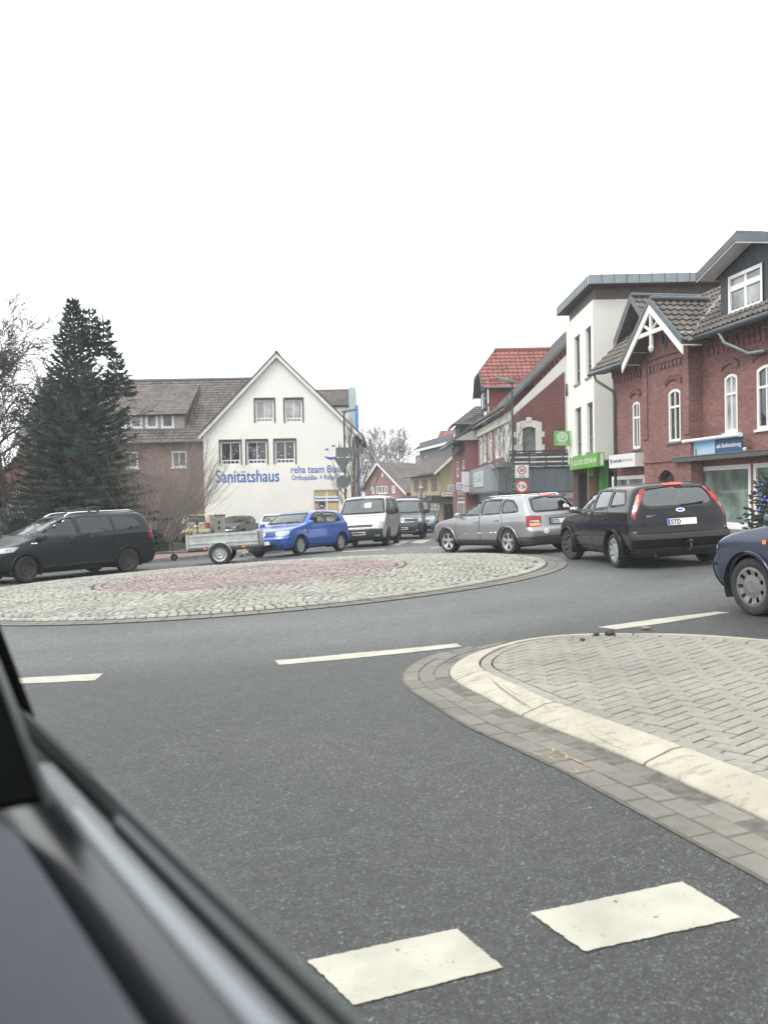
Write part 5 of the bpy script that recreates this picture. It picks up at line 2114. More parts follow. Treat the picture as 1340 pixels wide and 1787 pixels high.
# a second one behind the bay roof
wid = (uR - uL) * .62
ua2 = W.off(-.85).uz(1118, 516)
slate_dormer(ua2[0] - wid / 2, ua2[0] + wid / 2, zg + .7, ua2[1] - wid * .62, ua2[1] - .25, -.95, .5, None, 5.5)
shell(t, 'side_wall', [tuple(W.pt(0, 0)[:2]), tuple(W.pt(0, 0, -2 * RD)[:2]), tuple(W.pt(W.len, 0, -2 * RD)[:2]), tuple(W.pt(W.len, 0)[:2])], zb, zw + .2, M_BRICK)
mb = MB()
mb.add([W.pt(0, zw, 0), W.pt(0, zg + SLP * .689 - .1, -RD), W.pt(0, zw, -2 * RD)], [(0, 1, 2)], 0, [(0, 0), (4.8, 4.6), (9, 0)])
mb.build('gable_wall', M_BRICK, t)
tile_roof(t, W.pt(-.75, zg + .02, -2 * RD - .55), W.u, (NB + V((0, 0, .95))), [(0, 0), (Lr, 0), (Lr, SLP), (0, SLP)], M_TILED, sub=2)
# things behind the shop glass
mb = MB()
mb.obox(W.pt(lsh[0] + .9, lsh[1] + .6, -.09), W.u * .9, V((0, 0, 1.1)), W.n * .02)
mb.build('poster', M_WFRAME, t)
u0, z0, u1, z1 = shopr2
mb = MB()
for (a, b, c, d) in ((.35, .55, .95, .82), (.35, .3, .8, .48)):
    mb.obox(W.pt(u0 + a, z0 + (z1 - z0) * b, -.095), W.u * (c - a), V((0, 0, (z1 - z0) * (d - b))), W.n * .01)
mb.build('poster', mat('poster_pale', (.46, .50, .47), .6, var=.2, scale=8), t)
u0, z0, u1, z1 = shopr
mb = MB()
mb.obox(W.pt(u0 + (u1 - u0) * .30, z1 - .32, -.095), W.u * (u1 - u0) * .38, V((0, 0, .09)), W.n * .006)
mb.build('window_decal', mat('decal_green', (.10, .34, .12), .5), t)

# ================================================================== trees and shrubs
def mat_leaf(name, c1, c2):
    m, t, b = nodes(name)
    oi = N(t, 'ShaderNodeTexCoord')
    nz = N(t, 'ShaderNodeTexNoise', Scale=1.6, Detail=3.0)
    n2 = N(t, 'ShaderNodeTexNoise', Scale=22.0, Detail=2.0)
    L(t, oi.outputs['Object'], nz.inputs['Vector']); L(t, oi.outputs['Object'], n2.inputs['Vector'])
    mx = N(t, 'ShaderNodeMath', operation='ADD')
    L(t, nz.outputs[0], mx.inputs[0]); L(t, n2.outputs[0], mx.inputs[1])
    hf = N(t, 'ShaderNodeMath', operation='MULTIPLY'); hf.inputs[1].default_value = .5
    L(t, mx.outputs[0], hf.inputs[0])
    c = ramp(t, hf.outputs[0], [(0.36, c1), (0.64, c2)])
    L(t, c, b.inputs['Base Color'])
    b.inputs['Roughness'].default_value = 0.75
    b.inputs['Specular IOR Level'].default_value = .25
    return m


M_NEEDLE = mat_leaf('spruce_needles', (.028, .050, .036), (.066, .102, .072))
M_NEEDLE2 = mat_leaf('juniper_needles', (.018, .030, .024), (.040, .060, .045))
M_BARK = mat('bark', (.055, .047, .040), .95, var=.35, scale=8)
M_BARK2 = mat('grey_bark', (.085, .078, .066), .95, var=.3, scale=8)
M_TWIG = mat('olive_twigs', (.19, .18, .155), .95, var=.3, scale=4)


def perp(d, rnd):
    a = V((rnd.uniform(-1, 1), rnd.uniform(-1, 1), rnd.uniform(-1, 1)))
    a = a - d * a.dot(d)
    return a.normalized() if a.length > 1e-3 else d.orthogonal().normalized()


def grow(mb, p, d, ln, r, lvl, rnd, spread=.6, up=.1, droop=0.0, kids=(3, 5), seg=4, ratio=.62, n=4, wob=.14, rmin=.004):
    """one limb and what grows from it"""
    pts, rs = [V(p)], [r]
    dirs = [d.copy()]
    for i in range(seg):
        d = (d + perp(d, rnd) * wob + V((0, 0, up - droop * (i / seg)))).normalized()
        pts.append(pts[-1] + d * (ln / seg))
        rs.append(max(rmin, r * (1 - .55 * (i + 1) / seg)))
        dirs.append(d.copy())
    mb.tube(pts, rs, n if lvl > 1 else 3, caps=False)
    if lvl <= 0:
        return
    k = rnd.randint(*kids)
    for j in range(k):
        t = .25 + .75 * (j + rnd.random() * .8) / k
        i = min(seg - 1, int(t * seg))
        f = t * seg - i
        q = pts[i] + (pts[i + 1] - pts[i]) * min(1, f)
        dd = (dirs[min(seg, i + 1)] + perp(dirs[i], rnd) * spread * rnd.uniform(.7, 1.3)).normalized()
        grow(mb, q, dd, ln * ratio * rnd.uniform(.75, 1.15), max(rmin, rs[i] * .58), lvl - 1, rnd, spread, up, droop, kids, seg if lvl > 1 else 3, ratio, n, wob, rmin)
    grow(mb, pts[-1], dirs[-1], ln * ratio, max(rmin, rs[-1] * .9), lvl - 1, rnd, spread, up, droop, kids, seg if lvl > 1 else 3, ratio, n, wob, rmin)


def bare_tree(name, label, x, y, h, trunk_r, lean, seed, mt, levels=4, limbs=8, limb_len=.42, spread=.65, up=.06, droop=.05, bole=.3, group=None, rmin=.007, kids=(3, 5), lo=25, hi=75):
    rnd = random.Random(seed)
    b = gpt(x, y, -.1)
    t = thing(name, label, 'tree', gpt(x, y), group)
    mb = MB()
    pts, rs = [b], [trunk_r * 1.25]
    d = V((lean, 0, 1)).normalized()
    for i in range(6):
        d = (d + perp(d, rnd) * .06).normalized()
        pts.append(pts[-1] + d * h * .7 / 6)
        rs.append(trunk_r * (1 - .75 * (i + 1) / 6))
    mb.tube(pts, rs, 10)
    mb.build('trunk', mt, t, smooth=True)
    mb = MB()
    for j in range(limbs):
        f = bole + (1 - bole) * j / max(1, limbs - 1)
        i = min(5, int(f * 6)); q = pts[i] + (pts[i + 1] - pts[i]) * (f * 6 - i if i < 5 or f < 1 else 1)
        az = j * 2.4 + rnd.uniform(-.4, .4)
        el = R(lo + (hi - lo) * (j / limbs))
        dd = V((math.cos(az) * math.cos(el), math.sin(az) * math.cos(el), math.sin(el)))
        grow(mb, q, dd, h * limb_len * (1 - .35 * f) * rnd.uniform(.85, 1.1), rs[i] * .6, levels - 1, rnd, spread, up, droop, kids, 4, .62, 4, .14, rmin)
    mb.build('crown', mt, t)
    return t


# the tall spruce
def spruce(name, label, cat, x, y, h, w, seed, mt, step=.2, twl=.34, tops=(), dens=11, shape=.85, z_start=.35, tw=.05, low=.75, seg=.17):
    rnd = random.Random(seed)
    t = thing(name, label, cat, gpt(x, y))
    g = gz(x, y)
    tr, cr = MB(), MB()
    tr.tube([(x, y, g - .1), (x + .05, y, g + h * .5), (x, y, g + h)], [.2 * h / 10, .11 * h / 10, .012], 8)

    def twig(p, d, ln, s):
        a = perp(d, rnd)
        c = d.cross(a)
        e = p + d * ln
        mp = p + d * ln * .5
        cr.add([p - a * s * .4, mp - a * s, e, mp + a * s], [(0, 1, 2, 3)])
        cr.add([p - c * s * .4, mp - c * s * .8, e, mp + c * s * .8], [(0, 1, 2, 3)])

    def axis(bx, by, z0, z1, wd, start, dens=dens):
        z = start
        while z < z1:
            f = (z - z0) / (z1 - z0)
            L_ = wd * (1 - f) ** shape
            if f < .18: L_ *= low + (1 - low) * f / .18
            nb = max(4, int(dens * (.42 + .85 * (1 - f))))
            a0 = rnd.random() * 6.28
            for k in range(nb):
                az = a0 + 2 * PI * k / nb + rnd.uniform(-.25, .25)
                ln = L_ * rnd.uniform(.68, 1.16) * (1.0 + .14 * math.sin(az * 2 + z * 1.3)) + .10
                o = V((math.cos(az), math.sin(az), 0))
                p = V((bx, by, g + z))
                n_ = max(3, int(ln / seg))
                prev = p
                ln_up = .12 + .5 * f
                for i in range(n_):
                    s = (i + 1) / n_
                    q = p + o * ln * s + V((0, 0, ln * (ln_up * s - .55 * (1 - f) * s * s + .22 * s ** 4)))
                    d = (q - prev).normalized()
                    if i == 0 or i == n_ - 1 or n_ < 6 or i % 2 == 0:
                        tr.tube([prev, q], [.016 * (1 - s * .7), .014 * (1 - s * .8)], 3, caps=False)
                    if s > .22:
                        sd = d.cross(V((0, 0, 1))).normalized()
                        tl = twl * (.45 + .85 * math.sin(PI * min(1, .25 + .75 * (1 - s)))) * rnd.uniform(.8, 1.25)
                        tl = min(tl, .25 + ln * .3)
                        for sg in (-1, 1):
                            dd = (d * .75 + sd * sg * rnd.uniform(.6, 1.0) + V((0, 0, rnd.uniform(-.30, .10)))).normalized()
                            twig(q, dd, tl, tw)
                            if rnd.random() < .45:
                                twig(q, (dd + V((rnd.uniform(-.5, .5), rnd.uniform(-.5, .5), -.5))).normalized(), tl * .7, tw)
                    prev = q
                twig(prev, d, twl * .9, tw * .9)
            z += step * rnd.uniform(.8, 1.2) * (1 + .5 * f)
        for i in range(4):
            twig(V((bx, by, g + z1 - .14 * i)), (V((rnd.uniform(-.3, .3), rnd.uniform(-.3, .3), 1))).normalized(), .34, tw * .6)

    axis(x, y, 0, h, w, z_start)
    for (dx, z0, z1, wd) in tops:
        tr.tube([(x, y, g + z0 - .4), (x + dx, y, g + z0 + .2), (x + dx, y, g + z1)], [.05, .04, .01], 5)
        axis(x + dx, y, z0 - .6, z1, wd, z0, dens * .6)
    tr.build('trunk', M_BARK, t)
    cr.build('crown', mt, t)
    return t


ys_ = 37.0
xs_ = X(136, ys_)
hs_ = at(128, 531, ys_).z - gz(xs_, ys_)
spruce('spruce_tree', 'tall dark spruce with several leading shoots standing before the long brick house', 'tree', xs_, ys_, hs_, 3.5, 4, M_NEEDLE, tops=((.66, hs_ * .84, hs_ * .985, .5), (1.25, hs_ * .80, hs_ * .94, .45), (1.75, hs_ * .64, hs_ * .79, .75)), dens=15, step=.18, twl=.30, tw=.044, low=.82, shape=1.12, seg=.115)


def clump(name, label, x, y, w, h, seed, mt, n_=900, cat='shrub', group=None):
    rnd = random.Random(seed)
    t = thing(name, label, cat, gpt(x, y), group)
    g = gz(x, y) + .1
    st, mb = MB(), MB()
    for k in range(9):
        a = rnd.random() * 6.28
        st.tube([(x, y, g - .15), (x + math.cos(a) * w * .25, y + math.sin(a) * w * .25, g + h * .6)], [.03, .01], 4)
    for k in range(n_):
        a, v = rnd.random() * 6.28, rnd.random()
        rr = w / 2 * math.sqrt(max(0, 1 - (v * 1.02 - .1) ** 2)) * rnd.uniform(.55, 1.1) * (1 + .2 * math.sin(3 * a + seed))
        p = V((x + rr * math.cos(a), y + rr * math.sin(a), g + v * h * rnd.uniform(.9, 1.1)))
        d = (V((math.cos(a), math.sin(a), .8)) + V((rnd.uniform(-.7, .7), rnd.uniform(-.7, .7), rnd.uniform(-.6, .6)))).normalized()
        b_ = perp(d, rnd)
        s = rnd.uniform(.03, .06)
        ln = rnd.uniform(.12, .26)
        mb.add([p - b_ * s * .5, p + d * ln * .5 - b_ * s, p + d * ln, p + d * ln * .5 + b_ * s], [(0, 1, 2, 3)])
    st.build('stem', M_BARK, t)
    mb.build('foliage', mt, t)


clump('evergreen_shrub', 'rounded dark evergreen shrub showing over the bonnet of the dark people carrier', X(37, 31), 31, 1.05, 1.5, 3, M_NEEDLE2, 1300)
clump('evergreen_shrub', 'low spreading evergreen shrub at the left picture edge in front of the parked pale car', X(8, 32.5), 32.5, 1.9, .95, 5, M_NEEDLE2, 1500)
clump('evergreen_shrub', 'low evergreen shrub just behind the tail of the dark people carrier', X(252, 35.5), 35.5, 1.3, .8, 8, M_NEEDLE2, 900)
clump('evergreen_shrub', 'dark evergreen shrub at the left foot of the tall spruce', X(82, 35), 35, 1.8, 1.5, 9, M_NEEDLE2, 1500)

# bare trees
bare_tree('bare_tree', 'broad leafless tree with tangled branches at the left edge beside the spruce', X(8, 41), 41.0, 9.5, .24, -.03, 12, M_BARK, levels=5, limbs=20, limb_len=.42, up=.02, droop=.18, bole=.26, rmin=.013, kids=(3, 5), lo=-5, hi=72, spread=.85)
bare_tree('bare_tree', 'slender leafless tree beside the traffic sign post and the white gable house', X(612, 46), 46.0, 6.0, .07, .0, 5, M_BARK2, levels=3, limbs=16, limb_len=.30, spread=.4, up=.16, droop=0, bole=.25, rmin=.008, kids=(3, 4), lo=35, hi=80)
for i, (px_, yy, hh) in enumerate(((652, 140, 12.2), (678, 150, 14.4), (704, 146, 11.6))):
    bare_tree('bare_tree', ('leafless tree seen over the left slope of the far brick gable house', 'tallest leafless tree rising over the far brick gable house', 'leafless tree between the far brick gable house and the yellow shop house')[i],
              X(px_, yy), yy, hh, .25, .0, 30 + i, M_BARK2, levels=4, limbs=13, limb_len=.45, bole=.2, rmin=.022, group='leafless trees closing the street', kids=(3, 5), lo=5, hi=75, spread=.8)
# town tree by the corner house, seen against its pilaster
bare_tree('bare_tree', 'small leafless street tree in front of the red brick corner house', X(880, 43.6), 43.6, 6.8, .06, .0, 41, M_BARK2, levels=3, limbs=13, limb_len=.26, spread=.45, up=.12, droop=0, bole=.4, rmin=.007, kids=(3, 4), lo=35, hi=80)


def bare_shrub(label, x, y, h, w, stems, seed, mt, lev=3, group=None, rmin=.006, lean=0.0, base=.35):
    rnd = random.Random(seed)
    t = thing('bare_shrub', label, 'shrub', gpt(x, y), group)
    for k in range(4):
        mb = MB()
        for j in range(stems // 4):
            a = rnd.random() * 6.28
            r0 = rnd.random() * base
            tilt = rnd.random() ** .7 * w
            d = V((math.cos(a) * tilt + lean, math.sin(a) * tilt, 1)).normalized()
            grow(mb, (x + r0 * math.cos(a), y + r0 * math.sin(a), gz(x, y)), d, h * rnd.uniform(.45, .65), .022, lev - 1, rnd, .38, .05, .02, (3, 4), 4, .6, 4, .10, rmin)
        mb.build('branches', mt, t)
    return t


bare_shrub('large bare multi stemmed shrub fanning out behind the flat trailer', X(268, 37.5), 37.5, 4.9, 1.05, 64, 21, M_TWIG, 3, lean=.20, base=.7, rmin=.005)
for i, (px_, yy, w_) in enumerate(((318, 43, 1.6), (343, 43.5, 1.5), (250, 39, 1.5))):
    bare_shrub(('low brown bare shrub between the large bare shrub and the thin marker post', 'low brown bare shrub beside the grey cable cabinet', 'low brown bare shrub at the foot of the large bare shrub')[i], X(px_, yy), yy, .6, 1.3, 44, 50 + i, mat('brown_twigs', (.05, .038, .034), .95), 3, 'low bare shrubs in the bed', rmin=.008, base=w_ / 2)

# small decorated fir at the right edge
yx = 21.6
xx = X(1346, yx)
spruce('fir_tree', 'small fir tree hung with blue baubles at the right edge by the shop window', 'tree', xx, yx, 1.55, .66, 9, M_NEEDLE, step=.085, twl=.17, dens=9, z_start=.12, tw=.028, low=1.0)
M_BAUB = mat('blue_bauble', (.035, .03, .42), .12, .5, coat=1)
gx = gz(xx, yx)
for (px_, py_, dy) in ((1330, 847, -.15), (1321, 859, -.3), (1330, 874, -.4), (1304, 898.5, -.1), (1325, 891, -.45), (1339, 875, -.4), (1334, 868, -.35)):
    p = at(px_, py_, yx + dy)
    t = thing('bauble', 'shiny blue bauble hanging on the small fir tree at the right edge', 'bauble', p, 'blue baubles on the small fir tree')
    mb = MB(); mb.lathe([(.001, -.04)] + [(.04 * math.sin(a), -.04 * math.cos(a)) for a in [PI * i / 8 for i in range(1, 8)]] + [(.001, .04)], Matrix.Translation(p), 14)
    mb.build('ball', M_BAUB, t, smooth=True)
    mb = MB(); mb.lathe([(.012, .036), (.012, .052), (.001, .054)], Matrix.Translation(p), 8); mb.build('cap', M_ZINC, t)

# ================================================================== vehicles
def pchip(xs, ys, x):
    xs, ys = np.asarray(xs, float), np.asarray(ys, float)
    h = np.diff(xs)
    d = np.diff(ys) / h
    m = np.zeros(len(xs))
    for i in range(1, len(xs) - 1):
        if d[i - 1] * d[i] > 0:
            w1, w2 = 2 * h[i] + h[i - 1], h[i] + 2 * h[i - 1]
            m[i] = (w1 + w2) / (w1 / d[i - 1] + w2 / d[i])
    m[0], m[-1] = d[0], d[-1]
    k = np.clip(np.searchsorted(xs, x) - 1, 0, len(xs) - 2)
    t = (x - xs[k]) / h[k]
    return ((1 + 2 * t) * (1 - t) ** 2 * ys[k] + t * (1 - t) ** 2 * h[k] * m[k]
            + t * t * (3 - 2 * t) * ys[k + 1] + t * t * (t - 1) * h[k] * m[k + 1])


M_TYRE = mat('tyre_rubber', (0.022, 0.022, 0.023), 0.85, var=0.3, scale=9)
M_TRIM = mat('black_plastic', (0.018, 0.019, 0.02), 0.55, var=0.2)
M_WELL = mat('wheel_well', (0.008, 0.008, 0.008), 0.95)
M_SEAL = mat('window_seal', (0.012, 0.012, 0.013), 0.5)
M_SEAT = mat('seat_cloth', (0.075, 0.078, 0.08), 0.9)
M_ALLOY = mat('alloy', (0.55, 0.56, 0.57), 0.32, 0.85, var=0.1)
M_HUB = mat('hubcap_silver', (0.42, 0.43, 0.44), 0.4, 0.6, var=0.2)
M_STEEL = mat('dirty_steel_wheel', (0.045, 0.042, 0.042), 0.6, 0.2, var=0.3)
M_CHROME = mat('chrome', (0.75, 0.76, 0.77), 0.15, 1.0, var=0.03)
M_GLASS = mat_glass('car_glass', (0.80, 0.88, 0.84), 0.01, 0.09)
M_PRIV = mat_glass('dark_car_glass', (0.16, 0.18, 0.18), 0.02, 0.02)
M_LAMP = mat('lamp_lens', (0.33, 0.35, 0.36), 0.12, 0.3, var=0.25, scale=25, coat=1)
M_LAMPON = mat('lamp_lit', (1.0, 0.84, 0.6), 0.2, emit=0.7, var=0.02)
M_RED = mat('tail_red', (0.22, 0.006, 0.014), 0.2, var=0.3, scale=18, coat=.3)
M_REDON = mat('tail_lit', (0.9, 0.035, 0.03), 0.2, emit=0.5, var=0.02)
M_ORANGE = mat('indicator_orange', (0.75, 0.2, 0.03), 0.15, coat=1)
M_PLATE = mat('plate_white', (0.7, 0.7, 0.66), 0.4, var=0.05)
M_PLATEB = mat('plate_blue', (0.02, 0.08, 0.42), 0.4)
M_INK = mat('plate_ink', (0.01, 0.01, 0.01), 0.5)


def paint(name, col, metal=0.4, rough=0.32, coat=.8, spec=.5):
    return mat('paint_' + name, col, rough, metal, var=0.1, scale=1.3, coat=coat, spec=spec)


class Car:
    """body stacked from horizontal outlines; windows, lamps and bumpers are laid on it by ray casting"""

    def __init__(self, name, label, cat, rows, pnt, loc, heading, group=None, n_rows=84, k=26, zs=1.0, length=1.0):
        a = math.atan2(heading[1], heading[0])
        up = gnormal(loc[0], loc[1])
        fx = V((math.cos(a), math.sin(a), 0))
        fx = (fx - up * fx.dot(up)).normalized()
        fy = up.cross(fx)
        rot = Matrix((fx, fy, up)).transposed()
        self.root = thing(name, label, cat, gpt(loc[0], loc[1]), group, rot)
        self.paint = pnt
        rows = [tuple([r[0] * zs, r[1] * length, r[2] * length] + list(r[3:])) for r in rows]
        self.rows = rows
        key = [0.0]
        for i in range(1, len(rows)):
            p, q = rows[i - 1], rows[i]
            key.append(key[-1] + max(0.02, math.hypot(q[0] - p[0], max(abs(q[1] - p[1]), abs(q[2] - p[2]), abs(q[3] - p[3])))))
        A = np.array(rows)
        ts = np.linspace(0, key[-1], n_rows)
        C = [pchip(key, A[:, j], ts) for j in range(A.shape[1])]
        vs, fs = [], []
        m = None
        for i in range(n_rows):
            z, xf, xr, w, Lf, Lr, nf, nr = [c[i] for c in C]
            w = max(w, 0.004)
            Lf = min(Lf, (xf - xr) * 0.48)
            Lr = min(Lr, (xf - xr) * 0.48)

            def quarter(n):
                aa = np.linspace(0, PI / 2, 60)
                q = np.stack([np.cos(aa) ** (2 / n), np.sin(aa) ** (2 / n)], 1)
                return q
            def rs(p, kk):
                s = np.concatenate([[0], np.cumsum(np.hypot(*np.diff(p, axis=0).T))])
                t = np.linspace(0, s[-1], kk)
                return np.stack([np.interp(t, s, p[:, 0]), np.interp(t, s, p[:, 1])], 1)
            f = quarter(nf) * [Lf, w] + [xf - Lf, 0]
            b = quarter(nr)[::-1] * [-Lr, w] + [xr + Lr, 0]
            f, b = rs(f, k), rs(b, k)
            ns = 2 * k
            mid = np.stack([np.linspace(f[-1, 0], b[0, 0], ns + 2)[1:-1], np.full(ns, w)], 1)
            h = np.concatenate([f, mid, b])
            xm, hl = (xf + xr) / 2, (xf - xr) / 2
            h[:, 1] *= 1 - 0.035 * ((h[:, 0] - xm) / hl) ** 2
            ring = [(p[0], p[1], z) for p in h] + [(p[0], -p[1], z) for p in h[-2:0:-1]]
            m = len(ring)
            vs += ring
        for i in range(n_rows - 1):
            for j in range(m):
                j2 = (j + 1) % m
                fs.append((i * m + j, i * m + j2, (i + 1) * m + j2, (i + 1) * m + j))
        fs.append(tuple(reversed(range(m))))
        half = len(h)
        # roof seam: join the two sides of the last row
        top = (n_rows - 1) * m
        for j in range(1, half - 2):
            fs.append((top + j, top + j + 1, top + m - j - 1, top + m - j))
        fs.append((top, top + 1, top + m - 1))
        fs.append((top + half - 1, top + m - half + 1, top + half - 2)) if m - half + 1 > half else None
        self.vs = [V(p) for p in vs]
        self.fs = fs
        self.bvh = BVHTree.FromPolygons(self.vs, [f for f in fs])
        self.cuts = []
        self.mode = None

    # ---- laying pieces on the body
    def frame(self, d):
        d = V(d).normalized()
        s = V((0, 0, 1)).cross(d)
        if s.length < 0.1:
            return d, V((1, 0, 0)), V((0, 1, 0))
        s.normalize()
        return d, s, V((0, 0, 1))

    def patch(self, mb, d, poly, off=0.004, res=0.06, holes=(), mi=0, thick=0.0, maxdepth=None):
        """poly: 3D points roughly on the surface, seen along -d"""
        d, s, z = self.frame(d)
        P = [(V(p).dot(s), V(p).dot(z)) for p in poly]
        H = [[(V(p).dot(s), V(p).dot(z)) for p in h] for h in holes]
        return self.patch2(mb, d, P, off, res, H, mi, thick)

    def patch2(self, mb, d, P, off, res, H=(), mi=0, thick=0.0):
        d, s, z = self.frame(d)
        if area(P) < 0:
            P = P[::-1]
        vs, tris = cdt(resample(P, res), [resample(h, res) for h in H], res)
        out, ok = [], []
        for (a, b) in vs:
            o = s * a + z * b + d * 4
            hit, n, i, dist = self.bvh.ray_cast(o, -d)
            if hit is None:
                hit, n, i, dist = self.bvh.find_nearest(s * a + z * b + d * 0.8)
                ok.append(2 if (hit - (s * a + z * b + d * hit.dot(d))).length < 0.08 else 0)
            else:
                ok.append(1)
            out.append(hit + n * off)
        tr = [t for t in tris if all(ok[i] for i in t) and sum(ok[i] == 2 for i in t) < 3
              and max((out[t[i]] - out[t[i - 1]]).length for i in range(3)) < 5.5 * res]
        used = sorted({i for t in tr for i in t})
        ix = {u: k for k, u in enumerate(used)}
        mb.add([out[u] for u in used], [[ix[i] for i in t] for t in tr], mi)

    def part(self, name, mat_, d, poly, off=0.004, res=0.06, parent=None, both=False, rnd=0.0, label=None):
        """one flat-laid part; with both also its mirror image on the other side, as an object of its own"""
        res_ = []
        for sy in ((1, -1) if both else (1,)):
            mb = MB()
            dd = (d[0], d[1] * sy, d[2] if len(d) > 2 else 0)
            pp = [(p[0], p[1] * sy, p[2]) for p in poly]
            if rnd:
                _, s, z = self.frame(dd)
                P = round_poly([(V(p).dot(s), V(p).dot(z)) for p in pp], rnd)
                self.patch2(mb, dd, P, off, res)
            else:
                self.patch(mb, dd, pp, off, res)
            o = mb.build(name, mat_, parent or self.root, smooth=True)
            if label:
                o['label'] = label
            res_.append(o)
        return res_

    def window(self, d, poly, glass=None, both=False, rnd=0.05, seal=0.02, name='window'):
        glass = glass or M_GLASS
        for sy in ((1, -1) if both else (1,)):
            dd = (d[0], d[1] * sy, 0)
            pp = [(p[0], p[1] * sy, p[2]) for p in poly]
            dn, s, z = self.frame(dd)
            P = round_poly([(V(p).dot(s), V(p).dot(z)) for p in pp], rnd)
            if area(P) < 0:
                P = P[::-1]
            self.cuts.append((dn, s, offset_poly(P, -0.006)))
            mb = MB()
            self.patch2(mb, dd, offset_poly(P, 0.01), -0.006, 0.08)
            o = mb.build(name, glass, self.root, smooth=True)
            mb = MB()
            self.patch2(mb, dd, offset_poly(P, seal), 0.003, 0.08, [offset_poly(P, -seal)])
            mb.build('seal', M_SEAL, o, smooth=True)

    def arches(self, wheels, ra, lip=0.022, flare=None):
        self.arch = (wheels, ra)
        for (wx, wr, y0) in wheels:
            for sy in (1, -1):
                pts = []
                for i in range(25):
                    t = R(-12) + (PI + R(24)) * i / 24
                    x, z = wx + ra * math.cos(t), wr + ra * math.sin(t)
                    hit, n, _, _ = self.bvh.ray_cast(V((x, 3 * sy, max(z, 0.2))), V((0, -sy, 0)))
                    if hit is not None and abs(hit.y) > 0.55:
                        pts.append((hit.x, hit.y - sy * 0.004, hit.z))
                if len(pts) > 4:
                    mb = MB()
                    mb.tube(pts, lip, 8)
                    mb.build('arch_lip', flare or self.paint, self.root, smooth=True)

    def finish(self, lower=0.24, name='body'):
        """cut windows and wheel arches out of the body and add wells, floor and cabin"""
        keep, mi = [], []
        wheels, ra = self.arch
        for f in self.fs:
            c = sum((self.vs[i] for i in f), V()) / len(f)
            n = (self.vs[f[1]] - self.vs[f[0]]).cross(self.vs[f[2]] - self.vs[f[1]])
            nl = n.length
            n = n / nl if nl > 0 else V((0, 0, 1))
            cut = False
            for (d, s, P) in self.cuts:
                if n.dot(d) > 0.12 and inside((c.dot(s), c.z), P):
                    cut = True
                    break
            if not cut:
                for (wx, wr, y0) in wheels:
                    if abs(c.y) > 0.5 and math.hypot(c.x - wx, c.z - wr) < ra and n.z < 0.6:
                        cut = True
            if cut:
                continue
            keep.append(f)
            mi.append(1 if (c.z < lower) else 0)
        mb = MB()
        mb.v = [tuple(p) for p in self.vs]
        mb.f = [list(f) for f in keep]
        mb.m = mi
        mb.uv = [None] * len(keep)
        for (wx, wr, y0) in wheels:
            for sy in (1, -1):
                ring = []
                for i in range(19):
                    t = R(-25) + (PI + R(50)) * i / 18
                    ring.append((wx + (ra + 0.015) * math.cos(t), max(0.17, wr + (ra + 0.015) * math.sin(t))))
                vs = [(x, sy * (y0 + 0.05), z) for x, z in ring] + [(x, sy * 0.45, z) for x, z in ring]
                mb.add(vs, [(i, i + 1, 19 + i + 1, 19 + i) for i in range(18)], 2)
                mb.poly([(x, sy * 0.45, z) for x, z in ring], 2)
        o = mb.build(name, [self.paint, M_TRIM, M_WELL], self.root, smooth=True, angle=38)
        return o

    def wheel(self, x, y, r, style='alloy', width=0.2, steer=0.0, rimr=None, mats=None):
        """y is the outer face; side follows its sign"""
        sy = 1 if y > 0 else -1
        rimr = rimr or r * 0.66
        e = bpy.data.objects.new('wheel', None)
        COL.objects.link(e)
        e.parent = self.root
        e.location = (x, y - sy * width / 2, r)
        e.rotation_euler = (0, 0, steer)
        ORG[e.name] = V((0, 0, 0))
        # local z of the lathe -> outward y
        M3 = Matrix(((1, 0, 0), (0, 0, sy), (0, 1, 0)))
        Mf = Matrix(((1, 0, 0), (0, 0, 1 * sy), (0, 1, 0)))
        hw = width / 2
        mb = MB()
        mb.lathe([(rimr, hw * 0.80), (rimr + 0.012, hw * 0.95), (r * 0.86, hw), (r * 0.95, hw * 0.93), (r * 0.992, hw * 0.72),
                  (r, hw * 0.3), (r, -hw * 0.3), (r * 0.99, -hw * 0.72), (r * 0.94, -hw * 0.95), (rimr, -hw)], Mf, 40)
        mb.build('tyre', M_TYRE, e, smooth=True)
        mb = MB()
        rm = {'alloy': M_ALLOY, 'hub': M_HUB, 'steel': M_STEEL, 'trailer': M_HUB}[style] if mats is None else mats
        # barrel and dark dish behind the spokes
        mb.lathe([(rimr + 0.008, hw * 0.92), (rimr - 0.006, hw * 0.88), (rimr - 0.02, hw * 0.35), (rimr - 0.03, -hw * 0.2)], Mf, 40, 0)
        mb.lathe([(rimr - 0.03, -hw * 0.1), (0.01, -hw * 0.1)], Mf, 32, 1)
        if style == 'alloy':
            for i in range(5):
                a = 2 * PI * i / 5 + 0.3
                for da in (0,):
                    u = V((math.cos(a), math.sin(a), 0)); v = V((-math.sin(a), math.cos(a), 0))
                    q = []
                    for (rr, wd, h) in ((0.03, 0.045, hw * .62), (rimr * .5, 0.033, hw * .7), (rimr - 0.012, 0.048, hw * .86)):
                        q.append((Mf @ (u * rr + v * wd + V((0, 0, h))), Mf @ (u * rr - v * wd + V((0, 0, h))),
                                  Mf @ (u * rr - v * wd + V((0, 0, h - .05))), Mf @ (u * rr + v * wd + V((0, 0, h - .05)))))
                    for k in range(2):
                        p = list(q[k]) + list(q[k + 1])
                        mb.add(p, [(0, 1, 5, 4), (1, 2, 6, 5), (2, 3, 7, 6), (3, 0, 4, 7)], 0)
            mb.lathe([(0.06, hw * .55), (0.055, hw * .75), (0.0005, hw * .78)], Mf, 16, 0)
        elif style == 'hub':
            # domed trim with a ring of slots
            nsl = 9
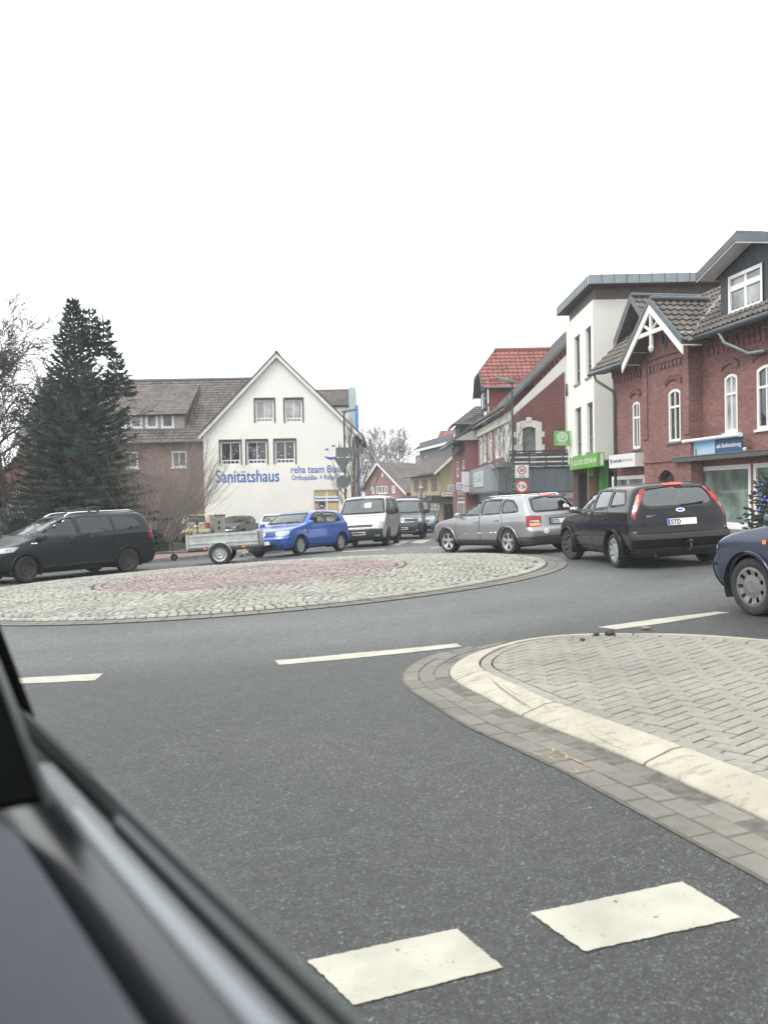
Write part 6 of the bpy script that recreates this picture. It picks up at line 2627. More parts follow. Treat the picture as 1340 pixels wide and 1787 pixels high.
            mb.lathe([(rimr * 0.62, hw * .80), (rimr * 0.3, hw * .92), (rimr * .24, hw * .86), (0.001, hw * .93)], Mf, 36, 0)
            mb.lathe([(rimr + 0.004, hw * .93), (rimr * 0.9, hw * .97)], Mf, 40, 0)
            for i in range(nsl):
                a0 = 2 * PI * (i + 0.19) / nsl
                a1 = 2 * PI * (i + 0.81) / nsl
                pts = []
                for rr, h in ((rimr * 0.62, hw * .80), (rimr * 0.9, hw * .97)):
                    pts.append([Mf @ V((rr * math.cos(a0 + (a1 - a0) * j / 4), rr * math.sin(a0 + (a1 - a0) * j / 4), h)) for j in range(5)])
                mb.add(pts[0] + pts[1], [(j, j + 1, 6 + j, 5 + j) for j in range(4)], 0)
        else:
            dish = [(rimr - 0.006, hw * .55), (rimr * .8, hw * .3), (rimr * .72, hw * .55), (rimr * .5, hw * .62), (rimr * .36, hw * .38), (rimr * .25, hw * .40), (rimr * .22, hw * .62), (0.001, hw * .66)]
            mb.lathe(dish, Mf, 36, 0)
            for i in range(12 if style == 'trailer' else 10):
                a = 2 * PI * i / (12 if style == 'trailer' else 10)
                c = Mf @ V((rimr * .62 * math.cos(a), rimr * .62 * math.sin(a), hw * .6))
                T = Matrix.Translation(c) @ Mf.to_4x4()
                mb.lathe([(rimr * .075, 0.004), (0.001, 0.006)], Matrix.Translation(c) @ Mf.to_4x4(), 10, 1)
        o = mb.build('rim', [rm, M_WELL], e, smooth=True, angle=35)
        return e

    def wheels4(self, xf, xr, track_y, r, style, steer=0.0, style_r=None, width=0.2, rimr=None, mats=None):
        for sy in (1, -1):
            self.wheel(xf, sy * track_y, r, style, width, steer, rimr, mats)
            self.wheel(xr, sy * track_y, r, style_r or style, width, 0, rimr, mats)

    def plate(self, x, z, front, text, w=0.52, tilt=0.0, blank=True):
        d = 1 if front else -1
        hit, n, _, _ = self.bvh.ray_cast(V((4 * d, 0, z)), V((-d, 0, 0)))
        ux = V((0, d, 0))
        n = V((n.x, 0, n.z)).normalized()
        uz = n.cross(ux) if n.cross(ux).z > 0 else -n.cross(ux)
        o = hit + n * 0.012
        c = lambda a, b, dd=0.0: o + ux * a + uz * b + n * dd
        mb = MB()
        mb.obox(c(-w / 2 - .012, -.066, -.02), ux * (w + .024), uz * .132, n * .022, 2)
        mb.obox(c(-w / 2, -.055, -.01), ux * w, uz * .11, n * .016, 0)
        mb.poly([c(-w / 2 + .004, -.05, .009), c(-w / 2 + .045, -.05, .009), c(-w / 2 + .045, .05, .009), c(-w / 2 + .004, .05, .009)], 1)
        add_text(mb, text, c, -w / 2 + .06, -.038, .058 * len(text), .076, 3, bold=.003, d=.0095)
        return mb.build('number_plate', [M_PLATE, M_PLATEB, M_TRIM, M_INK], self.root)

    def mirror(self, x, z, y, paint_=None, s=1.0):
        for sy in (1, -1):
            mb = MB()
            mb.rbox((x, sy * (y + 0.1 * s), z + 0.03), (0.11 * s, 0.2 * s, 0.13 * s), 0.045, 0, Matrix.Rotation(0.12 * sy, 3, 'Z'))
            mb.rbox((x + 0.01, sy * (y - 0.01), z - 0.015), (0.08, 0.1, 0.05), 0.02, 0)
            mb.rbox((x - 0.052 * s, sy * (y + 0.1 * s), z + 0.032), (0.012, 0.165 * s, 0.1 * s), 0.005, 1)
            mb.build('wing_mirror', [paint_ or self.paint, M_CHROME], self.root, smooth=True, angle=40)

    def cabin(self, xs, zfloor, ztop, yb=0.36, rear=None, rear_w=1.1, wheel=True, dash=None):
        for y in (yb, -yb):
            mb = MB()
            tilt = Matrix.Rotation(-0.25, 3, 'Y')
            mb.rbox((xs, y, zfloor + 0.08), (0.5, 0.48, 0.16), 0.06)
            mb.rbox((xs - 0.3, y, (zfloor + ztop) / 2 - 0.02), (0.13, 0.46, ztop - zfloor - 0.2), 0.06, 0, tilt)
            mb.rbox((xs - 0.39, y, ztop - 0.06), (0.09, 0.26, 0.17), 0.05, 0, tilt)
            mb.build('seat', M_SEAT, self.root, smooth=True, angle=40)
        if rear is not None:
            mb = MB()
            tilt = Matrix.Rotation(-0.3, 3, 'Y')
            mb.rbox((rear, 0, (zfloor + ztop) / 2 - 0.05), (0.13, rear_w, ztop - zfloor - 0.22), 0.06, 0, tilt)
            for y in (-.33, .33):
                mb.rbox((rear - 0.08, y, ztop - 0.11), (0.08, 0.24, 0.14), 0.04, 0, tilt)
            mb.build('rear_seat', M_SEAT, self.root, smooth=True, angle=40)
        if dash is not None:
            mb = MB()
            mb.rbox((dash, 0, zfloor + 0.33), (0.4, 1.25, 0.22), 0.08)
            mb.build('dashboard', M_TRIM, self.root, smooth=True, angle=40)
        if wheel:
            mb = MB()
            c = V((xs + 0.45, yb, zfloor + 0.42))
            Rm = Matrix.Rotation(R(-65), 3, 'Y')
            mb.tube([c + Rm @ V((0.18 * math.cos(t), 0.18 * math.sin(t), 0)) for t in [2 * PI * i / 20 for i in range(21)]], 0.016, 6)
            mb.tube([c - Rm @ V((0.18, 0, 0)), c + Rm @ V((0.18, 0, 0))], 0.014, 5)
            mb.tube([c, c + V((0.2, 0, -0.15))], 0.02, 5)
            mb.build('steering_wheel', M_TRIM, self.root, smooth=True)

    def handle(self, x, z, sy, mat_=None, parent=None):
        hit, n, _, _ = self.bvh.ray_cast(V((x, 3 * sy, z)), V((0, -sy, 0)))
        mb = MB()
        mb.rbox(hit + n * 0.018, (0.19, 0.03, 0.032), 0.012)
        mb.build('handle', mat_ or self.paint, parent or self.root, smooth=True, angle=40)

    def door(self, poly, hx, hz, both=True, handle=None, sliver=0.012):
        """door skin standing 2 mm off a dark shut line"""
        for sy in ((1, -1) if both else (1,)):
            pp = [(x, sy, z) for x, z in poly]
            mb = MB()
            dd, s, z_ = self.frame((0, sy, 0))
            P = round_poly([(V(p).dot(s), V(p).dot(z_)) for p in pp], 0.04)
            if area(P) < 0: P = P[::-1]
            self.patch2(mb, (0, sy, 0), offset_poly(P, -sliver / 2), 0.003, 0.08)
            o = mb.build('door', self.paint, self.root, smooth=True)
            mb = MB()
            self.patch2(mb, (0, sy, 0), offset_poly(P, sliver / 2), 0.0015, 0.08, [offset_poly(P, -sliver)])
            mb.build('shut_line', M_WELL, o, smooth=True)
            self.handle(hx, hz, sy, handle, o)

    def strip(self, name, mat_, pts, w, both=True, off=0.006, d=None):
        """moulding along a polyline of (x, z) on the sides"""
        for sy in ((1, -1) if both else (1,)):
            P = [(x, z + w / 2) for x, z in pts] + [(x, z - w / 2) for x, z in reversed(pts)]
            mb = MB()
            self.patch(mb, (0, sy, 0), [(x, sy, z) for x, z in P], off, 0.06)
            mb.build(name, mat_, self.root, smooth=True)

    def rails(self, x0, x1, mat_, inset=0.03, r=0.016):
        for sy in (1, -1):
            pts = []
            for i in range(13):
                x = x0 + (x1 - x0) * i / 12
                y = 0
                for zz in np.linspace(max(r_[0] for r_ in self.rows) - 0.06, max(r_[0] for r_ in self.rows) - 0.12, 4):
                    hit, n, _, _ = self.bvh.ray_cast(V((x, 3 * sy, zz)), V((0, -sy, 0)))
                    if hit is not None: break
                if hit is None: continue
                y = abs(hit.y) - inset
                h2, n2, _, _ = self.bvh.ray_cast(V((x, y * sy, 4)), V((0, 0, -1)))
                zt = h2.z + (0.045 if 0 < i < 12 else 0.005)
                pts.append((x, y * sy, zt))
            mb = MB()
            mb.tube(pts, r, 8)
            mb.build('roof_rail', mat_, self.root, smooth=True)

    def wiper(self, front, y0, y1, z0, z1):
        d = 1 if front else -1
        pts = []
        for i in range(9):
            t = i / 8
            hit, n, _, _ = self.bvh.ray_cast(V((4 * d, y0 + (y1 - y0) * t, z0 + (z1 - z0) * t)), V((-d, 0, 0)))
            if hit is not None:
                pts.append(hit + n * 0.018)
        mb = MB()
        if len(pts) > 1:
            mb.tube(pts, 0.011, 5)
            mb.build('wiper', M_TRIM, self.root)


def rows_of(table, Lf=0.3, Lr=0.25, nf=3.2, nr=3.2):
    """fill the corner lengths and exponents left out of a row"""
    out = []
    for r in table:
        r = list(r) + [None] * (8 - len(r))
        out.append((r[0], r[1], r[2], r[3], r[4] or Lf, r[5] or Lr, r[6] or nf, r[7] or nr))
    return out

# ---- the cars in and around the roundabout
ROWS_ESTATE = rows_of([
    (.20, 1.95, -2.05, .72), (.26, 2.10, -2.18, .84), (.38, 2.18, -2.25, .895), (.52, 2.20, -2.28, .915), (.60, 2.18, -2.27, .918),
    (.64, 2.16, -2.21, .92), (.72, 2.10, -2.19, .92), (.80, 2.00, -2.185, .918), (.88, 1.78, -2.175, .908), (.94, 1.42, -2.16, .898),
    (1.00, 1.05, -2.14, .885), (1.05, .92, -2.12, .86), (1.2, .64, -2.05, .79), (1.35, .33, -1.97, .715), (1.42, .12, -1.90, .645),
    (1.47, -.15, -1.78, .5), (1.495, -.5, -1.5, .25), (1.502, -.8, -1.2, .02)])
ROWS_AVANT = rows_of([
    (.20, 2.05, -2.02, .70), (.27, 2.18, -2.15, .82), (.38, 2.26, -2.22, .87), (.50, 2.29, -2.25, .885), (.58, 2.28, -2.25, .888),
    (.63, 2.25, -2.19, .888), (.70, 2.20, -2.17, .888), (.78, 2.08, -2.16, .885), (.85, 1.80, -2.15, .875), (.91, 1.40, -2.13, .865),
    (.96, 1.05, -2.10, .85), (1.0, .94, -2.07, .83), (1.15, .62, -1.95, .76), (1.28, .32, -1.83, .695), (1.35, .1, -1.74, .62),
    (1.40, -.2, -1.58, .47), (1.42, -.5, -1.35, .25), (1.427, -.8, -1.1, .02)], nr=2.8)
ROWS_HATCH = rows_of([
    (.20, 1.90, -1.85, .70), (.28, 2.02, -1.96, .82), (.40, 2.09, -2.02, .855), (.50, 2.10, -2.03, .866), (.56, 2.09, -2.02, .868),
    (.61, 2.04, -1.98, .868), (.70, 2.02, -1.97, .868), (.78, 1.95, -1.96, .866), (.86, 1.72, -1.95, .858), (.92, 1.35, -1.94, .850),
    (.97, 1.02, -1.92, .838), (1.01, .92, -1.90, .82), (1.2, .60, -1.80, .755), (1.33, .34, -1.70, .69), (1.385, .16, -1.61, .61),
    (1.42, -.15, -1.4, .45), (1.436, -.45, -1.15, .25), (1.442, -.65, -.9, .02)])
ROWS_MPV = rows_of([
    (.20, 2.15, -2.30, .78), (.3, 2.28, -2.42, .9), (.48, 2.37, -2.47, .94), (.6, 2.36, -2.46, .95), (.7, 2.30, -2.44, .952),
    (.82, 2.15, -2.43, .95), (.92, 1.88, -2.42, .94), (1.0, 1.62, -2.41, .93), (1.08, 1.38, -2.40, .915), (1.13, 1.27, -2.39, .895),
    (1.3, .90, -2.33, .84), (1.5, .46, -2.24, .77), (1.61, .15, -2.13, .69), (1.67, -.2, -1.98, .54), (1.705, -.6, -1.7, .3), (1.715, -.9, -1.5, .02)], nr=3.6)
ROWS_VAN = rows_of([
    (.25, 2.2, -2.35, .85), (.35, 2.32, -2.45, .95), (.55, 2.36, -2.48, .98), (.70, 2.35, -2.48, .985), (.80, 2.29, -2.48, .985),
    (.92, 2.22, -2.48, .985), (1.0, 2.08, -2.48, .98), (1.12, 1.75, -2.47, .972), (1.2, 1.50, -2.47, .962), (1.25, 1.42, -2.47, .95), (1.5, 1.17, -2.45, .915),
    (1.75, .88, -2.42, .865), (1.87, .68, -2.39, .825), (1.93, .4, -2.25, .72), (1.965, 0, -2.0, .45), (1.98, -.4, -1.7, .02)], Lf=.35, Lr=.15, nf=3.4, nr=4.5)
ROWS_SALOON = rows_of([
    (.20, 1.95, -1.95, .70), (.3, 2.08, -2.1, .8), (.45, 2.13, -2.17, .83), (.55, 2.12, -2.16, .838), (.62, 2.06, -2.12, .838), (.75, 2.05, -2.11, .838), (.84, 1.95, -2.10, .836),
    (.90, 1.45, -2.0, .83), (.94, 1.0, -1.5, .82), (.98, .88, -1.38, .80), (1.15, .60, -1.17, .75), (1.3, .32, -.93, .67), (1.36, .1, -.78, .58), (1.395, -.2, -.6, .35), (1.405, -.3, -.5, .02)])

W5 = [[(.72, 1.04), (.62, 1.10), (.20, 1.36), (-.06, 1.405), (-.10, 1.045)],
      [(-.18, 1.05), (-.14, 1.41), (-.86, 1.405), (-.93, 1.09)],
      [(-1.01, 1.10), (-.95, 1.40), (-1.48, 1.37), (-1.66, 1.20), (-1.68, 1.13)]]


def sidewins(c, polys, glass=None, rear_glass=None, rnd=0.05, seal=0.02):
    for i, p in enumerate(polys):
        g = glass if i == 0 or rear_glass is None else rear_glass
        c.window((0, 1, 0), [(x, 1, z) for x, z in p], g, both=True, rnd=rnd, seal=seal)


def sym(pts):
    """right half outline given as (y, z) from the centre line out -> full outline"""
    return pts + [(-y, z) for y, z in reversed(pts)]


# 1 black estate, braking, at the right of the roundabout
c = Car('estate_car', 'black estate car with glowing brake lights and a tow ball, seen from behind', 'car',
        ROWS_ESTATE, paint('black', (0.006, 0.006, 0.008), 0.1, 0.22, .3, .22), (4.93, 17.45), (-.10, .995), n_rows=100, k=28)
sidewins(c, W5)
c.window((1, 0, 0), [(1, y, z) for y, z in sym([(0, 1.07), (.70, 1.07), (.60, 1.385), (0, 1.43)])])
c.window((-1, 0, 0), [(-1, y, z) for y, z in sym([(0, 1.06), (.52, 1.06), (.64, 1.12), (.60, 1.34), (.52, 1.405), (0, 1.42)])], seal=.025, rnd=.08, name='rear_window')
c.arches([(1.34, .31, .915), (-1.30, .31, .918)], .365)
c.door([(.95, .36), (1.0, .55), (.86, .98), (-.12, 1.02), (-.12, .34)], -.0, .84)
c.door([(-.14, .34), (-.14, 1.02), (-.98, 1.05), (-1.06, .78), (-.90, .45), (-.80, .36)], -.86, .87)
c.strip('side_moulding', M_TRIM, [(.94, .56), (-.93, .60)], .07)
for sy in (1, -1):
    mb = MB()
    c.patch(mb, (-.8, .6 * sy, 0), [(-2.2, .725 * sy, 1.38), (-2.09, .75 * sy, 1.38), (-2.12, .86 * sy, 1.10), (-2.12, .90 * sy, .92), (-2.2, .875 * sy, .86), (-2.2, .83 * sy, 1.0), (-2.2, .775 * sy, 1.2)], .008, .04)
    o = mb.build('tail_light', M_RED, c.root, smooth=True)
    mb = MB()
    c.patch(mb, (-.8, .6 * sy, 0), [(-2.15, .765 * sy, 1.28), (-2.10, .79 * sy, 1.28), (-2.11, .84 * sy, 1.14), (-2.17, .81 * sy, 1.14)], .014, .04)
    mb.build('brake_lamp', M_REDON, o, smooth=True)
    mb = MB()
    c.patch(mb, (-.8, .6 * sy, 0), [(-2.15, .82 * sy, 1.10), (-2.11, .85 * sy, 1.10), (-2.11, .87 * sy, 1.01), (-2.17, .84 * sy, 1.01)], .013, .04)
    mb.build('reverse_lamp', M_LAMP, o, smooth=True)
    mb = MB()
    c.patch(mb, (-1, 0, 0), [(-2.2, .45 * sy, .34), (-2.2, .63 * sy, .345), (-2.2, .63 * sy, .365), (-2.2, .45 * sy, .365)], .008, .04)
    mb.build('reflector', M_RED, c.root)
c.part('high_brake_light', M_REDON, (-1, 0, 0), [(-1, -.17, 1.425), (-1, .17, 1.425), (-1, .17, 1.455), (-1, -.17, 1.455)], .02, .05)
c.part('bumper', mat('bumper_black', (0.012, 0.012, 0.013), 0.45), (-1, 0, 0), [(-2, y, z) for y, z in sym([(0, .52), (.88, .52), (.88, .60), (0, .60)])], .02, .08)
c.part('bumper_skirt', M_TRIM, (-1, 0, 0), [(-2, y, z) for y, z in sym([(0, .24), (.7, .24), (.86, .33), (.86, .375), (0, .375)])], .012, .08)
c.part('tailgate_seam', M_WELL, (-1, 0, 0), [(-2, y, z) for y, z in sym([(0, .625), (.80, .625), (.80, .637), (0, .637)])], .004, .06)
c.part('body_line', paint('black_gloss', (0.008, 0.008, 0.01), .1, .2, .3, .3), (-1, 0, 0), [(-2, y, z) for y, z in sym([(0, .90), (.26, .90), (.30, .96), (0, .96)])], .012, .06, label='raised trim over the number plate')
c.part('badge', M_CHROME, (-1, 0, 0), [(-2, .082 * math.cos(t), .995 + .033 * math.sin(t)) for t in [2 * PI * i / 20 for i in range(20)]], .014, .03)
c.part('badge_oval', M_PLATEB, (-1, 0, 0), [(-2, .060 * math.cos(t), .995 + .018 * math.sin(t)) for t in [2 * PI * i / 20 for i in range(20)]], .0175, .03)
c.plate(-2.2, .80, False, 'STD')
for (tx, y0, z0, w, h) in (('FOCUS', .60, .895, .24, .035), ('FLEXIFUEL', -.78, .655, .2, .03)):
    mb = MB()
    hit, n, _, _ = c.bvh.ray_cast(V((-4, y0, z0)), V((1, 0, 0)))
    add_text(mb, tx, lambda a, b, d: hit + V((-.008, 0, 0)) + V((0, -1, 0)) * a + V((0, 0, 1)) * b, 0, 0, w, h)
    mb.build('lettering', M_CHROME, c.root)
mb = MB()
mb.tube([(-2.15, -.05, .33), (-2.32, -.05, .30), (-2.40, -.05, .33), (-2.40, -.05, .44)], .017, 8)
mb.lathe([(.001, -.035), (.03, -.02), (.036, 0), (.03, .02), (.001, .035)], Matrix.Translation((-2.40, -.05, .47)), 12)
mb.build('tow_ball', M_TRIM, c.root, smooth=True)
mb = MB()
mb.tube([(-1.9, .5, .24), (-2.2, .5, .24)], .025, 8)
mb.build('exhaust_pipe', M_STEEL, c.root)
c.wiper(False, -.02, -.45, 1.075, 1.11)
c.mirror(.74, 1.02, .86)
c.wheels4(1.34, -1.30, .915, .315, 'hub', steer=.30)
for w_ in [o for o in c.root.children if o.name.startswith('wheel')][:1]:
    for r_ in w_.children:
        if r_.name.startswith('rim'):
            r_.data = r_.data.copy(); r_.data.materials[0] = M_STEEL
c.part('headlight', M_LAMP, (.8, .6, 0), [(2.1, .55, .68), (1.8, .9, .74), (1.6, .93, .86), (1.95, .6, .78)], .006, .05, both=True)
c.cabin(.15, .42, 1.22, rear=-.95, dash=.75)
c.finish()
mb = MB()
mb.tube([(-1.62, .0, 1.49), (-1.80, .0, 1.60)], .006, 5)
mb.build('antenna', M_TRIM, c.root)

# 2 silver estate, turning off to the left
M_SILV = paint('silver', (0.285, 0.29, 0.295), 0.6, 0.33)
c = Car('estate_car', 'silver grey estate car with roof rails and five spoke alloy wheels', 'car',
        ROWS_AVANT, M_SILV, (3.16, 23.1), (-.49, .87), n_rows=96, k=28)
sidewins(c, [[(.78, .985), (.50, 1.12), (.14, 1.30), (-.02, 1.335), (-.08, .985)], [(-.15, .985), (-.09, 1.345), (-.86, 1.335), (-.93, 1.00)],
             [(-1.0, 1.005), (-.93, 1.33), (-1.32, 1.29), (-1.52, 1.16), (-1.62, 1.03)]])
c.window((1, 0, 0), [(1, y, z) for y, z in sym([(0, 1.02), (.68, 1.02), (.56, 1.32), (0, 1.365)])])
c.window((-1, 0, 0), [(-1, y, z) for y, z in sym([(0, 1.01), (.60, 1.01), (.63, 1.05), (.52, 1.31), (.45, 1.345), (0, 1.36)])], name='rear_window', seal=.025)
c.arches([(1.40, .31, .88), (-1.25, .31, .886)], .36, lip=.03)
c.door([(.98, .34), (1.02, .5), (.88, .94), (-.10, .97), (-.10, .32)], .0, .80)
c.door([(-.12, .32), (-.12, .97), (-.98, .99), (-1.05, .74), (-.86, .44), (-.76, .34)], -.84, .83)
M_GREYTRIM = mat('grey_cladding', (0.06, 0.06, 0.06), .6)
c.strip('side_moulding', M_CHROME, [(.95, .50), (-.82, .54)], .028)
for xs in ([(.96, .20), (-.84, .20), (-.84, .36), (.96, .36)], [(2.24, .2), (1.84, .2), (1.84, .36), (2.24, .36)], [(-1.66, .2), (-2.24, .2), (-2.24, .42), (-1.62, .42)]):
    for sy in (1, -1):
        mb = MB()
        c.patch(mb, (0, sy, 0), [(x, sy, z) for x, z in xs], .012, .06)
        mb.build('cladding', M_GREYTRIM, c.root, smooth=True)
c.part('rear_skirt', M_GREYTRIM, (-1, 0, 0), [(-2, y, z) for y, z in sym([(0, .22), (.74, .22), (.87, .30), (.87, .43), (0, .43)])], .014, .08)
for sy in (1, -1):
    mb = MB()
    c.patch(mb, (-.7, .7 * sy, 0), [(-2.2, .58 * sy, .90), (-2.0, .88 * sy, .93), (-2.0, .89 * sy, .66), (-2.2, .62 * sy, .66)], .008, .04)
    o = mb.build('tail_light', M_RED, c.root, smooth=True)
    mb = MB()
    c.patch(mb, (-.7, .7 * sy, 0), [(-2.2, .64 * sy, .735), (-2.1, .86 * sy, .745), (-2.1, .86 * sy, .68), (-2.2, .65 * sy, .68)], .013, .04)
    mb.build('indicator_lamp', mat('indicator_glow', (.8, .25, .06), .2, emit=.3), o, smooth=True)
    mb = MB()
    c.patch(mb, (-.7, .7 * sy, 0), [(-2.2, .66 * sy, .80), (-2.1, .84 * sy, .81), (-2.1, .84 * sy, .765), (-2.2, .67 * sy, .755)], .013, .04)
    mb.build('reverse_lamp', M_LAMP, o, smooth=True)
c.part('high_brake_light', M_REDON, (-1, 0, 0), [(-1, -.2, 1.362), (-1, .2, 1.362), (-1, .2, 1.385), (-1, -.2, 1.385)], .018, .05)
c.plate(-2.2, .76, False, 'STD')
c.part('plate_recess', M_TRIM, (-1, 0, 0), [(-2, y, z) for y, z in sym([(0, .685), (.30, .685), (.30, .84), (0, .84)])], .004, .06)
c.part('country_sticker', M_PLATE, (-1, 0, 0), [(-2, .48 + .075 * math.cos(t), .54 + .055 * math.sin(t)) for t in [2 * PI * i / 16 for i in range(16)]], .012, .04)
mb = MB(); hit, n, _, _ = c.bvh.ray_cast(V((-4, .5, .52)), V((1, 0, 0)))
add_text(mb, 'D', lambda a, b, d: hit + V((-.02, 0, 0)) + V((0, -1, 0)) * a + V((0, 0, 1)) * b, 0, 0, .035, .045)
mb.build('lettering', M_INK, c.root)
mb = MB(); hit, n, _, _ = c.bvh.ray_cast(V((-4, -.2, .9)), V((1, 0, 0)))
add_text(mb, 'AVANT', lambda a, b, d: hit + V((-.012, 0, 0)) + V((0, -1, 0)) * a + V((0, 0, 1)) * b, 0, 0, .2, .035)
mb.build('lettering', M_CHROME, c.root)
c.part('window_sticker', mat('sticker', (.6, .45, .5), .5, var=.7, scale=14), (-1, 0, 0), [(-1, -.28, 1.06), (-1, -.48, 1.05), (-1, -.47, 1.12), (-1, -.38, 1.15), (-1, -.29, 1.12)], .006, .05)
c.wiper(False, -.05, -.52, 1.03, 1.04)
c.rails(.05, -1.6, M_CHROME)
c.mirror(.76, .96, .83)
c.wheels4(1.40, -1.25, .885, .315, 'alloy', steer=.2, width=.21)
c.part('headlight', M_LAMP, (.8, .6, 0), [(2.2, .5, .64), (1.9, .9, .68), (1.75, .9, .80), (2.1, .55, .77)], .006, .05, both=True)
c.part('side_lamp', M_ORANGE, (0, 1, 0), [(1.02, 1, .74), (1.09, 1, .74), (1.09, 1, .77), (1.02, 1, .77)], .008, .04, both=True)
c.cabin(.1, .38, 1.16, rear=-.95, dash=.75)
c.finish()
mb = MB()
mb.tube([(-1.4, 0, 1.41), (-1.55, 0, 1.49)], .012, 5)
mb.build('antenna', M_TRIM, c.root)


def hatch(name, label, pnt, loc, heading, bumper=None, lit=False, doors=3, plate='STD', detail=True, zs=1.0, length=1.0, hub='hub', group=None, steer=0.0, rear_glass=None, cat='car'):
    c = Car(name, label, cat, ROWS_HATCH, pnt, loc, heading, group, n_rows=92 if detail else 50, k=26 if detail else 14, zs=zs, length=length)
    f = lambda pl: [(x * length, z * zs) for x, z in pl]
    if doors == 3:
        w = [f([(.70, 1.0), (.58, 1.06), (.22, 1.29), (-.12, 1.355), (-.30, 1.36), (-.38, 1.0)]), f([(-.47, 1.0), (-.39, 1.36), (-1.15, 1.325), (-1.38, 1.04)])]
    else:
        w = [f([(.72, 1.0), (.58, 1.06), (.22, 1.29), (-.08, 1.35), (-.12, 1.0)]), f([(-.19, 1.0), (-.15, 1.355), (-.80, 1.35), (-.92, 1.02)]), f([(-1.0, 1.03), (-.9, 1.34), (-1.2, 1.3), (-1.4, 1.08)])]
    sidewins(c, w, rear_glass=rear_glass)
    c.window((1, 0, 0), [(1, y, z * zs) for y, z in sym([(0, 1.03), (.68, 1.03), (.57, 1.325), (0, 1.37)])])
    c.window((-1, 0, 0), [(-1, y, z * zs) for y, z in sym([(0, 1.02), (.60, 1.02), (.50, 1.34), (0, 1.37)])], rear_glass, name='rear_window')
    c.arches([(1.27 * length, .305, .862), (-1.24 * length, .305, .862)], .355)
    if detail:
        if doors == 3:
            c.door([(x * length, z * zs) for x, z in [(.88, .34), (.90, .5), (.82, .96), (-.40, .985), (-.40, .32)]], -.25, .82)
        c.strip('side_moulding', bumper or pnt, [(.86, .52), (-.84, .54)], .06)
    bm_ = bumper or pnt
    c.part('front_bumper', bm_, (1, 0, 0), [(2, y, z * zs) for y, z in sym([(0, .24), (.72, .24), (.86, .34), (.86, .585), (0, .585)])], .014, .09)
    c.part('rear_bumper', bm_, (-1, 0, 0), [(-2, y, z * zs) for y, z in sym([(0, .24), (.72, .24), (.86, .34), (.86, .585), (0, .585)])], .014, .09)
    c.part('air_intake', M_WELL, (1, 0, 0), [(2, y, z * zs) for y, z in sym([(0, .28), (.42, .28), (.46, .40), (0, .40)])], .018, .07)
    c.part('bumper_strip', M_TRIM, (1, 0, 0), [(2, y, z * zs) for y, z in sym([(0, .50), (.84, .50), (.84, .535), (0, .535)])], .019, .07)
    c.part('grille', M_TRIM, (1, 0, 0), [(2, y, z * zs) for y, z in sym([(0, .62), (.40, .62), (.42, .76), (0, .77)])], .006, .06)
    for zz in (.655, .69, .725):
        c.part('grille_bar', pnt, (1, 0, 0), [(2, y, z * zs) for y, z in sym([(0, zz), (.40, zz), (.40, zz + .012), (0, zz + .012)])], .010, .06)
    for sy in (1, -1):
        mb = MB()
        c.patch(mb, (.9, .43 * sy, 0), [(2 * length, .44 * sy, .625 * zs), (1.95 * length, .74 * sy, .63 * zs), (1.8 * length, .84 * sy, .70 * zs), (1.8 * length, .80 * sy, .785 * zs), (2.0 * length, .44 * sy, .765 * zs)], .009, .05)
        o = mb.build('headlight', M_LAMP, c.root, smooth=True)
        if lit:
            mb = MB()
            c.patch(mb, (.9, .43 * sy, 0), [(2.0, (.59 + .085 * math.cos(t)) * sy, .70 + .06 * math.sin(t)) for t in [2 * PI * i / 14 for i in range(14)]], .016, .04)
            mb.build('bulb', M_LAMPON, o, smooth=True)
    c.part('tail_light', M_RED, (-.75, .66, 0), [(-2 * length, .62, .98 * zs), (-1.85 * length, .86, .96 * zs), (-1.85 * length, .87, .68 * zs), (-2 * length, .64, .68 * zs)], .008, .05, both=True)
    c.plate(2, .44 * zs, True, plate)
    c.plate(-2, .80 * zs, False, plate)
    c.part('badge', M_CHROME, (1, 0, 0), [(2, .06 * math.cos(t), .70 * zs + .06 * math.sin(t)) for t in [2 * PI * i / 18 for i in range(18)]], .016, .03)
    c.wiper(True, .05, .55, 1.045 * zs, 1.06 * zs)
    c.wiper(True, -.55, -.05, 1.045 * zs, 1.06 * zs)
    c.mirror(.76 * length, .98 * zs, .83)
    c.wheels4(1.27 * length, -1.24 * length, .862, .305, hub, steer=steer, width=.19)
    c.part('side_lamp', M_ORANGE, (0, 1, 0), [(.97 * length, 1, .76), (1.03 * length, 1, .76), (1.03 * length, 1, .80), (.97 * length, 1, .80)], .008, .04, both=True)
    c.cabin(.0, .38, 1.18, rear=-.95, dash=.68)
    c.finish(lower=.22)
    return c


M_GREYHUB = mat('grey_hubcap', (0.16, 0.155, 0.15), .5, .3, var=.25, scale=12)
c = hatch('hatchback', 'bright blue three door hatchback with one headlight glowing, following the flat trailer', paint('blue', (0.028, 0.105, 0.43), .35, .28),
          (-2.78, 29.35), (-.46, -.888), lit=True)
c = hatch('hatchback', 'dark slate blue hatchback with grey bumper, cut off by the right edge of the picture', paint('slate_blue', (0.022, 0.034, 0.072), .35, .3),
          (4.98, 8.28), (-.25, .968), bumper=mat('grey_bumper', (0.035, 0.042, 0.055), .55), steer=.12)
for w_ in [o for o in c.root.children if o.name.startswith('wheel')]:
    for r_ in w_.children:
        if r_.name.startswith('rim'):
            r_.data.materials[0] = M_GREYHUB

